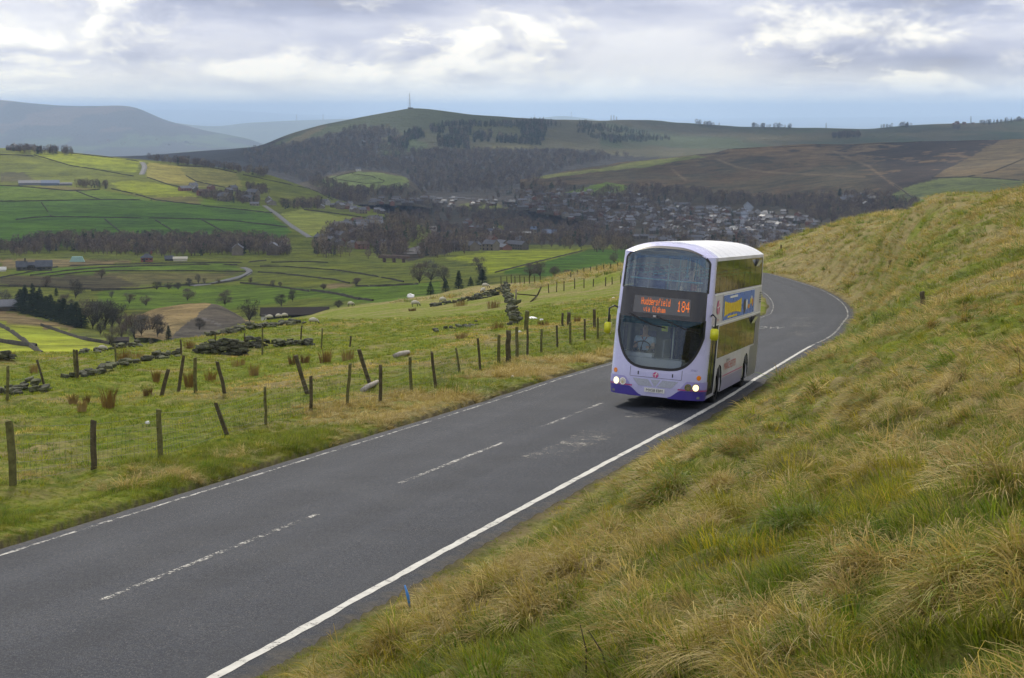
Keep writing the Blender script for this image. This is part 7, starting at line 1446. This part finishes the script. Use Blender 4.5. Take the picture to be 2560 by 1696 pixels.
    # wheels
    for ax in (2.72, -2.62):
        for sg in (-1, 1):
            wh = empty('wheel', (ax, sg * 1.06, .48)); wh.parent = bus
            b = MB(); n = 28; prof = [(.30, -.14), (.44, -.15), (.48, -.11), (.48, .11), (.44, .15), (.30, .14)]
            V = []; F = []
            for k in range(n):
                a = 2 * math.pi * k / n
                for r, y in prof: V.append((r * math.cos(a), y, r * math.sin(a)))
            m_ = len(prof)
            for k in range(n):
                for j in range(m_ - 1): F.append((k * m_ + j, k * m_ + j + 1, ((k + 1) % n) * m_ + j + 1, ((k + 1) % n) * m_ + j))
            b.add(V, F); b.build('tyre', RUBBER, wh, True)
            b = MB(); b.disc((0, sg * .10, 0), (0, sg, 0), .30, 24); b.disc((0, sg * .13, 0), (0, sg, 0), .14, 16, 0, 0, .05); rim = b.build('rim', STEEL, wh)
            b = MB()
            for k in range(10): a = 2 * math.pi * k / 10; b.box((.20 * math.cos(a), sg * .115, .20 * math.sin(a)), (.03, .03, .03))
            tag(b.build('wheel_nuts', BLACKG, rim), kind='stuff')
            b = MB(); b.tube([(0.60 * math.cos(a) + ax, sg * 1.20, .46 + .60 * math.sin(a)) for a in np.linspace(-.28, math.pi + .28, 20)], .028, 5); b.build('wheel_arch_lip', PAINT_S, bus, True)
            b = MB(); P = [[(ax + .63 * math.cos(a), sg * y, .46 + .63 * math.sin(a)) for a in np.linspace(-.3, math.pi + .3, 18)] for y in (1.22, .80)]
            bpart('wheel_well', np.array(P), INTERD)
    # mirrors
    for sg, zc, yc, xs in ((-1, 1.93, -1.42, 5.0), (1, 2.02, 1.40, 5.08)):
        mi = empty('mirror'); mi.parent = bus
        b = MB(); b.tube([(4.72, sg * 1.20, 2.45), (4.95, sg * 1.30, 2.52), (xs, yc, 2.45), (xs, yc, zc + .05)], .022, 6); b.build('arm', BLACKG, mi, True)
        me = bpy.data.meshes.new('housing'); bm = bmesh.new(); bmesh.ops.create_cube(bm, size=1); bmesh.ops.scale(bm, vec=(.11, .17 if sg < 0 else .21, .30), verts=bm.verts); bmesh.ops.bevel(bm, geom=bm.edges[:], offset=.03, segments=3, affect='EDGES'); bm.to_mesh(me); bm.free(); me.materials.append(YELLOW)
        me.polygons.foreach_set('use_smooth', np.ones(len(me.polygons), bool)); obj('housing', me, mi, (xs + .04, yc, zc))
        b = MB(); b.box((xs - .03, yc, zc), (.012, .17, .29)); b.build('mirror_glass', CHROME, mi)
    # wipers
    for pts in ([(-.85, 2.38), (-.55, 2.25), (-.20, 2.13), (.15, 2.08)], [(-.12, 2.36), (.30, 2.22), (.70, 2.07), (1.02, 2.00)]):
        A = np.array(pts); b = MB(); b.tube([tuple(p) for p in BP(A[:, 0], A[:, 1], .06)], .014, 5); b.build('wiper', BLACKG, bus, True)
    A = BP(np.array([-.16]), np.array([2.36]), .05)[0]; b = MB(); b.box(A, (.05, .08, .05)); b.build('wiper_pivot', STEEL, bus)
    # interior
    b = MB(); b.box((-.1, 0, 2.30), (9.6, 2.34, .07)); b.build('upper_floor', INTERD, bus); b = MB(); b.box((-.1, 0, 3.93), (9.4, 2.0, .03)); b.build('ceiling', INTER, bus)
    b = MB(); b.box((-.2, 0, .45), (9.4, 2.3, .10)); b.build('lower_floor', INTERD, bus); b = MB(); b.box((-5.1, 0, 2.1), (.06, 2.3, 3.4)); b.build('rear_bulkhead', INTERD, bus)
    for j, x in enumerate(np.arange(4.0, -4.6, -.82)):
        for y in (-.86, -.42, .42, .86):
            b = MB(); b.box((x - .22, y, 2.98), (.09, .41, .72), Matrix.Rotation(-.12, 3, 'Y')); b.box((x, y, 2.70), (.42, .41, .10)); st = b.build('seat', SEATM, bus)
            b = MB(); b.tube([(x - .27, y - .17, 3.28), (x - .29, y - .13, 3.40), (x - .29, y + .13, 3.40), (x - .27, y + .17, 3.28)], .016, 5); b.build('grab_handle', POLE, st, True)
    for j, x in enumerate(np.arange(1.6, -4.0, -.85)):
        for y in (-.86, -.42, .42, .86):
            b = MB(); b.box((x - .22, y, 1.22), (.09, .41, .80), Matrix.Rotation(-.12, 3, 'Y')); b.box((x, y, .95), (.42, .41, .10)); b.build('seat', SEATM, bus)
    for x, y in ((3.2, -.25), (3.2, .25), (1.6, -.22), (1.6, .22), (0, .22), (0, -.22), (-1.7, .22), (-1.7, -.22)):
        b = MB(); b.tube([(x, y, 2.33), (x, y, 3.92)], .018, 6); b.build('handrail', POLE, bus, True)
    b = MB(); b.tube([tuple(p) for p in BP(np.linspace(-1.08, 1.08, 15), np.full(15, 3.30), -.14)], .020, 6); b.build('front_handrail', mat('bright_teal_rail', (.20, .62, .68), .35), bus, True)
    b = MB(); b.box((4.72, 0, 2.70), (.06, 2.0, .72)); b.build('front_parapet', INTER, bus)
    # cab
    b = MB(); b.box((4.62, -.30, 1.06), (.50, 1.75, .34)); b.box((4.55, -.62, 1.27), (.30, .75, .14)); b.build('dashboard', INTER, bus); b = MB(); b.box((4.40, .62, 1.02), (.5, .50, .30)); b.build('front_platform', mat('pale_platform', (.35, .36, .38), .6), bus)
    b = MB(); b.box((3.35, -.62, 1.55), (.05, 1.15, 1.4)); b.box((3.9, -.02, 1.25), (1.0, .04, .9)); b.build('cab_partition', INTERD, bus)
    b = MB(); b.box((3.85, -.60, 1.15), (.46, .46, .12)); b.box((3.60, -.60, 1.5), (.10, .44, .75)); b.build('driver_seat', SEATM, bus)
    b = MB(); c = Vector((4.42, -.60, 1.46)); u = Vector((0, 1, 0)); v = Vector((-.75, 0, .66)).normalized(); b.tube([c + .23 * (math.cos(a) * u + math.sin(a) * v) for a in np.linspace(0, 2 * math.pi, 25)], .017, 5); b.tube([c + v * .2, c - v * .2], .012, 5); b.tube([c, Vector((4.62, -.6, 1.2))], .03, 6); b.build('steering_wheel', BLACKG, bus, True)
    b = MB(); b.tube([(4.25, .20, .5), (4.25, .20, 2.25)], .02, 6); b.build('handrail', mat('pale_rail', (.5, .52, .5), .4), bus, True)
    b = MB(); b.box((4.62, .02, 2.02), (.03, .16, .14)); b.build('interior_mirror', YELLOW, bus)
build_bus()
# place it: near side front corner close to the right hand line
BUS_D = 49.2
bi = float(np.interp(BUS_D, RE[:240, 1], np.arange(240)))
fr = rpt(bi, .08 + 1.26); bk = rpt(bi + 21.2, -.05 + 1.26)
ax_x = Vector(fr - bk).normalized(); ax_y = Vector((0, 0, 1)).cross(ax_x).normalized(); ax_z = ax_x.cross(ax_y)
BROT = Matrix((ax_x, ax_y, ax_z)).transposed() @ Matrix.Rotation(R(-3.8), 3, 'X')
bus.location = (Vector(fr) + Vector(bk)) / 2 + Vector((0, 0, .02)); bus.rotation_euler = BROT.to_euler()
BM = Matrix.Translation(bus.location) @ BROT.to_4x4()

# ---------------------------------------------------------------- people on board
SKIN = mat('skin', (.50, .31, .23), .55)
def skinned(name, verts, edges, radii, m, parent=None, sub=2):
    me = bpy.data.meshes.new(name); me.from_pydata(verts, edges, []); me.materials.append(m); o = obj(name, me, parent)
    md = o.modifiers.new('skin', 'SKIN'); md.use_smooth_shade = True
    for v, r in zip(me.skin_vertices[0].data, radii): v.radius = (r, r) if not isinstance(r, tuple) else r
    me.skin_vertices[0].data[0].use_root = True
    ss = o.modifiers.new('sub', 'SUBSURF'); ss.levels = sub; ss.render_levels = sub; return o
def seated_person(name, label, seat, shirt, hair, reach=None, trousers=(.03, .03, .05)):
    """seat: hip point in bus coordinates; facing along the bus"""
    root = empty(name); root.matrix_world = BM @ Matrix.Translation(seat); tag(root, label, 'person')
    Vv = [(0, 0, .05), (.02, 0, .25), (.03, 0, .43), (.02, 0, .53), (.04, 0, .62), (.06, 0, .72), (.05, 0, .82)]; Ee = [(i, i + 1) for i in range(6)]; rr = [(.15, .12), (.15, .11), (.17, .11), .055, .075, .085, .055]
    for sg in (-1, 1):
        k = len(Vv); hx = reach or (.40, .13, .22)
        Vv += [(.03, sg * .20, .45), (.10, sg * .25, .22), hx if sg > 0 else (hx[0], -hx[1], hx[2])]; Ee += [(2, k), (k, k + 1), (k + 1, k + 2)]; rr += [.065, .048, .035]
        k2 = len(Vv); ex = Vv[k + 2]
        for q in range(4): Vv.append((ex[0] + .05, ex[1] + (q - 1.5) * .022, ex[2] - .02 - .01 * abs(q - 1.5))); Ee.append((k + 2, k2 + q)); rr.append(.011)
        Vv.append((ex[0] + .01, ex[1] - sg * .05, ex[2] + .01)); Ee.append((k + 2, k2 + 4)); rr.append(.012)
        k = len(Vv); Vv += [(.05, sg * .10, .0), (.45, sg * .13, .03), (.50, sg * .13, -.40), (.58, sg * .13, -.44)]; Ee += [(0, k), (k, k + 1), (k + 1, k + 2), (k + 2, k + 3)]; rr += [.09, .065, .045, .04]
    body = skinned('body', Vv, Ee, rr, SKIN, root)
    nm = mat(name + '_' + '_'.join(label.split()[:2]) + '_cloth', shirt, .9)
    V2 = [(0, 0, .04), (.02, 0, .25), (.03, 0, .44)]; E2 = [(0, 1), (1, 2)]; r2 = [(.175, .145), (.18, .14), (.19, .135)]
    for sg in (-1, 1):
        k = len(V2); V2 += [(.03, sg * .20, .45), (.07, sg * .235, .31)]; E2 += [(2, k), (k, k + 1)]; r2 += [.088, .080]
    skinned('shirt', V2, E2, r2, nm, root)
    V3 = [(0, 0, .02)]; E3_ = []; r3 = [.16]
    for sg in (-1, 1): k = len(V3); V3 += [(.08, sg * .10, .0), (.45, sg * .13, .03), (.50, sg * .13, -.38)]; E3_ += [(0, k), (k, k + 1), (k + 1, k + 2)]; r3 += [.10, .08, .06]
    skinned('trousers', V3, E3_, r3, mat('dark_trousers', trousers, .9), root)
    b = bmesh.new(); bmesh.ops.create_uvsphere(b, u_segments=14, v_segments=10, radius=.108); bmesh.ops.delete(b, geom=[v for v in b.verts if v.co.z < .005 and v.co.x > -.03], context='VERTS'); me = bpy.data.meshes.new('hair'); b.to_mesh(me); b.free(); me.materials.append(mat('hair_%s' % ('grey' if hair[0] > .1 else 'dark'), hair, .8)); obj('hair', me, root, (.035, 0, .765))
    f = MB(); f.box((.155, 0, .735), (.035, .03, .05), taper=.5); f.box((.145, .035, .765), (.012, .026, .012)); f.box((.145, -.035, .765), (.012, .026, .012)); f.box((.135, 0, .685), (.012, .05, .010)); f.build('face', mat('face_shade', (.36, .19, .14), .6), root)
    return root
drv = seated_person('person', 'bus driver in a pale blue shirt holding the steering wheel', (3.95, -.60, 1.22), (.45, .55, .68), (.03, .025, .02), (.44, .16, .26))
pas = seated_person('person', 'dark haired passenger in a dark top behind upper deck front window', (4.05, .52, 2.78), (.05, .05, .10), (.02, .016, .015), (.30, .12, .10))
b = MB(); b.tube([(.14, -.07, .50), (.17, 0, .38), (.14, .07, .50)], .012, 5); b.build('lanyard', mat('red_lanyard', (.3, .05, .06), .7), drv, True)
b = MB(); b.box((.17, .10, .36), (.05, .16, .16)); b.build('red_scarf', mat('red_cloth', (.35, .04, .04), .8), pas)
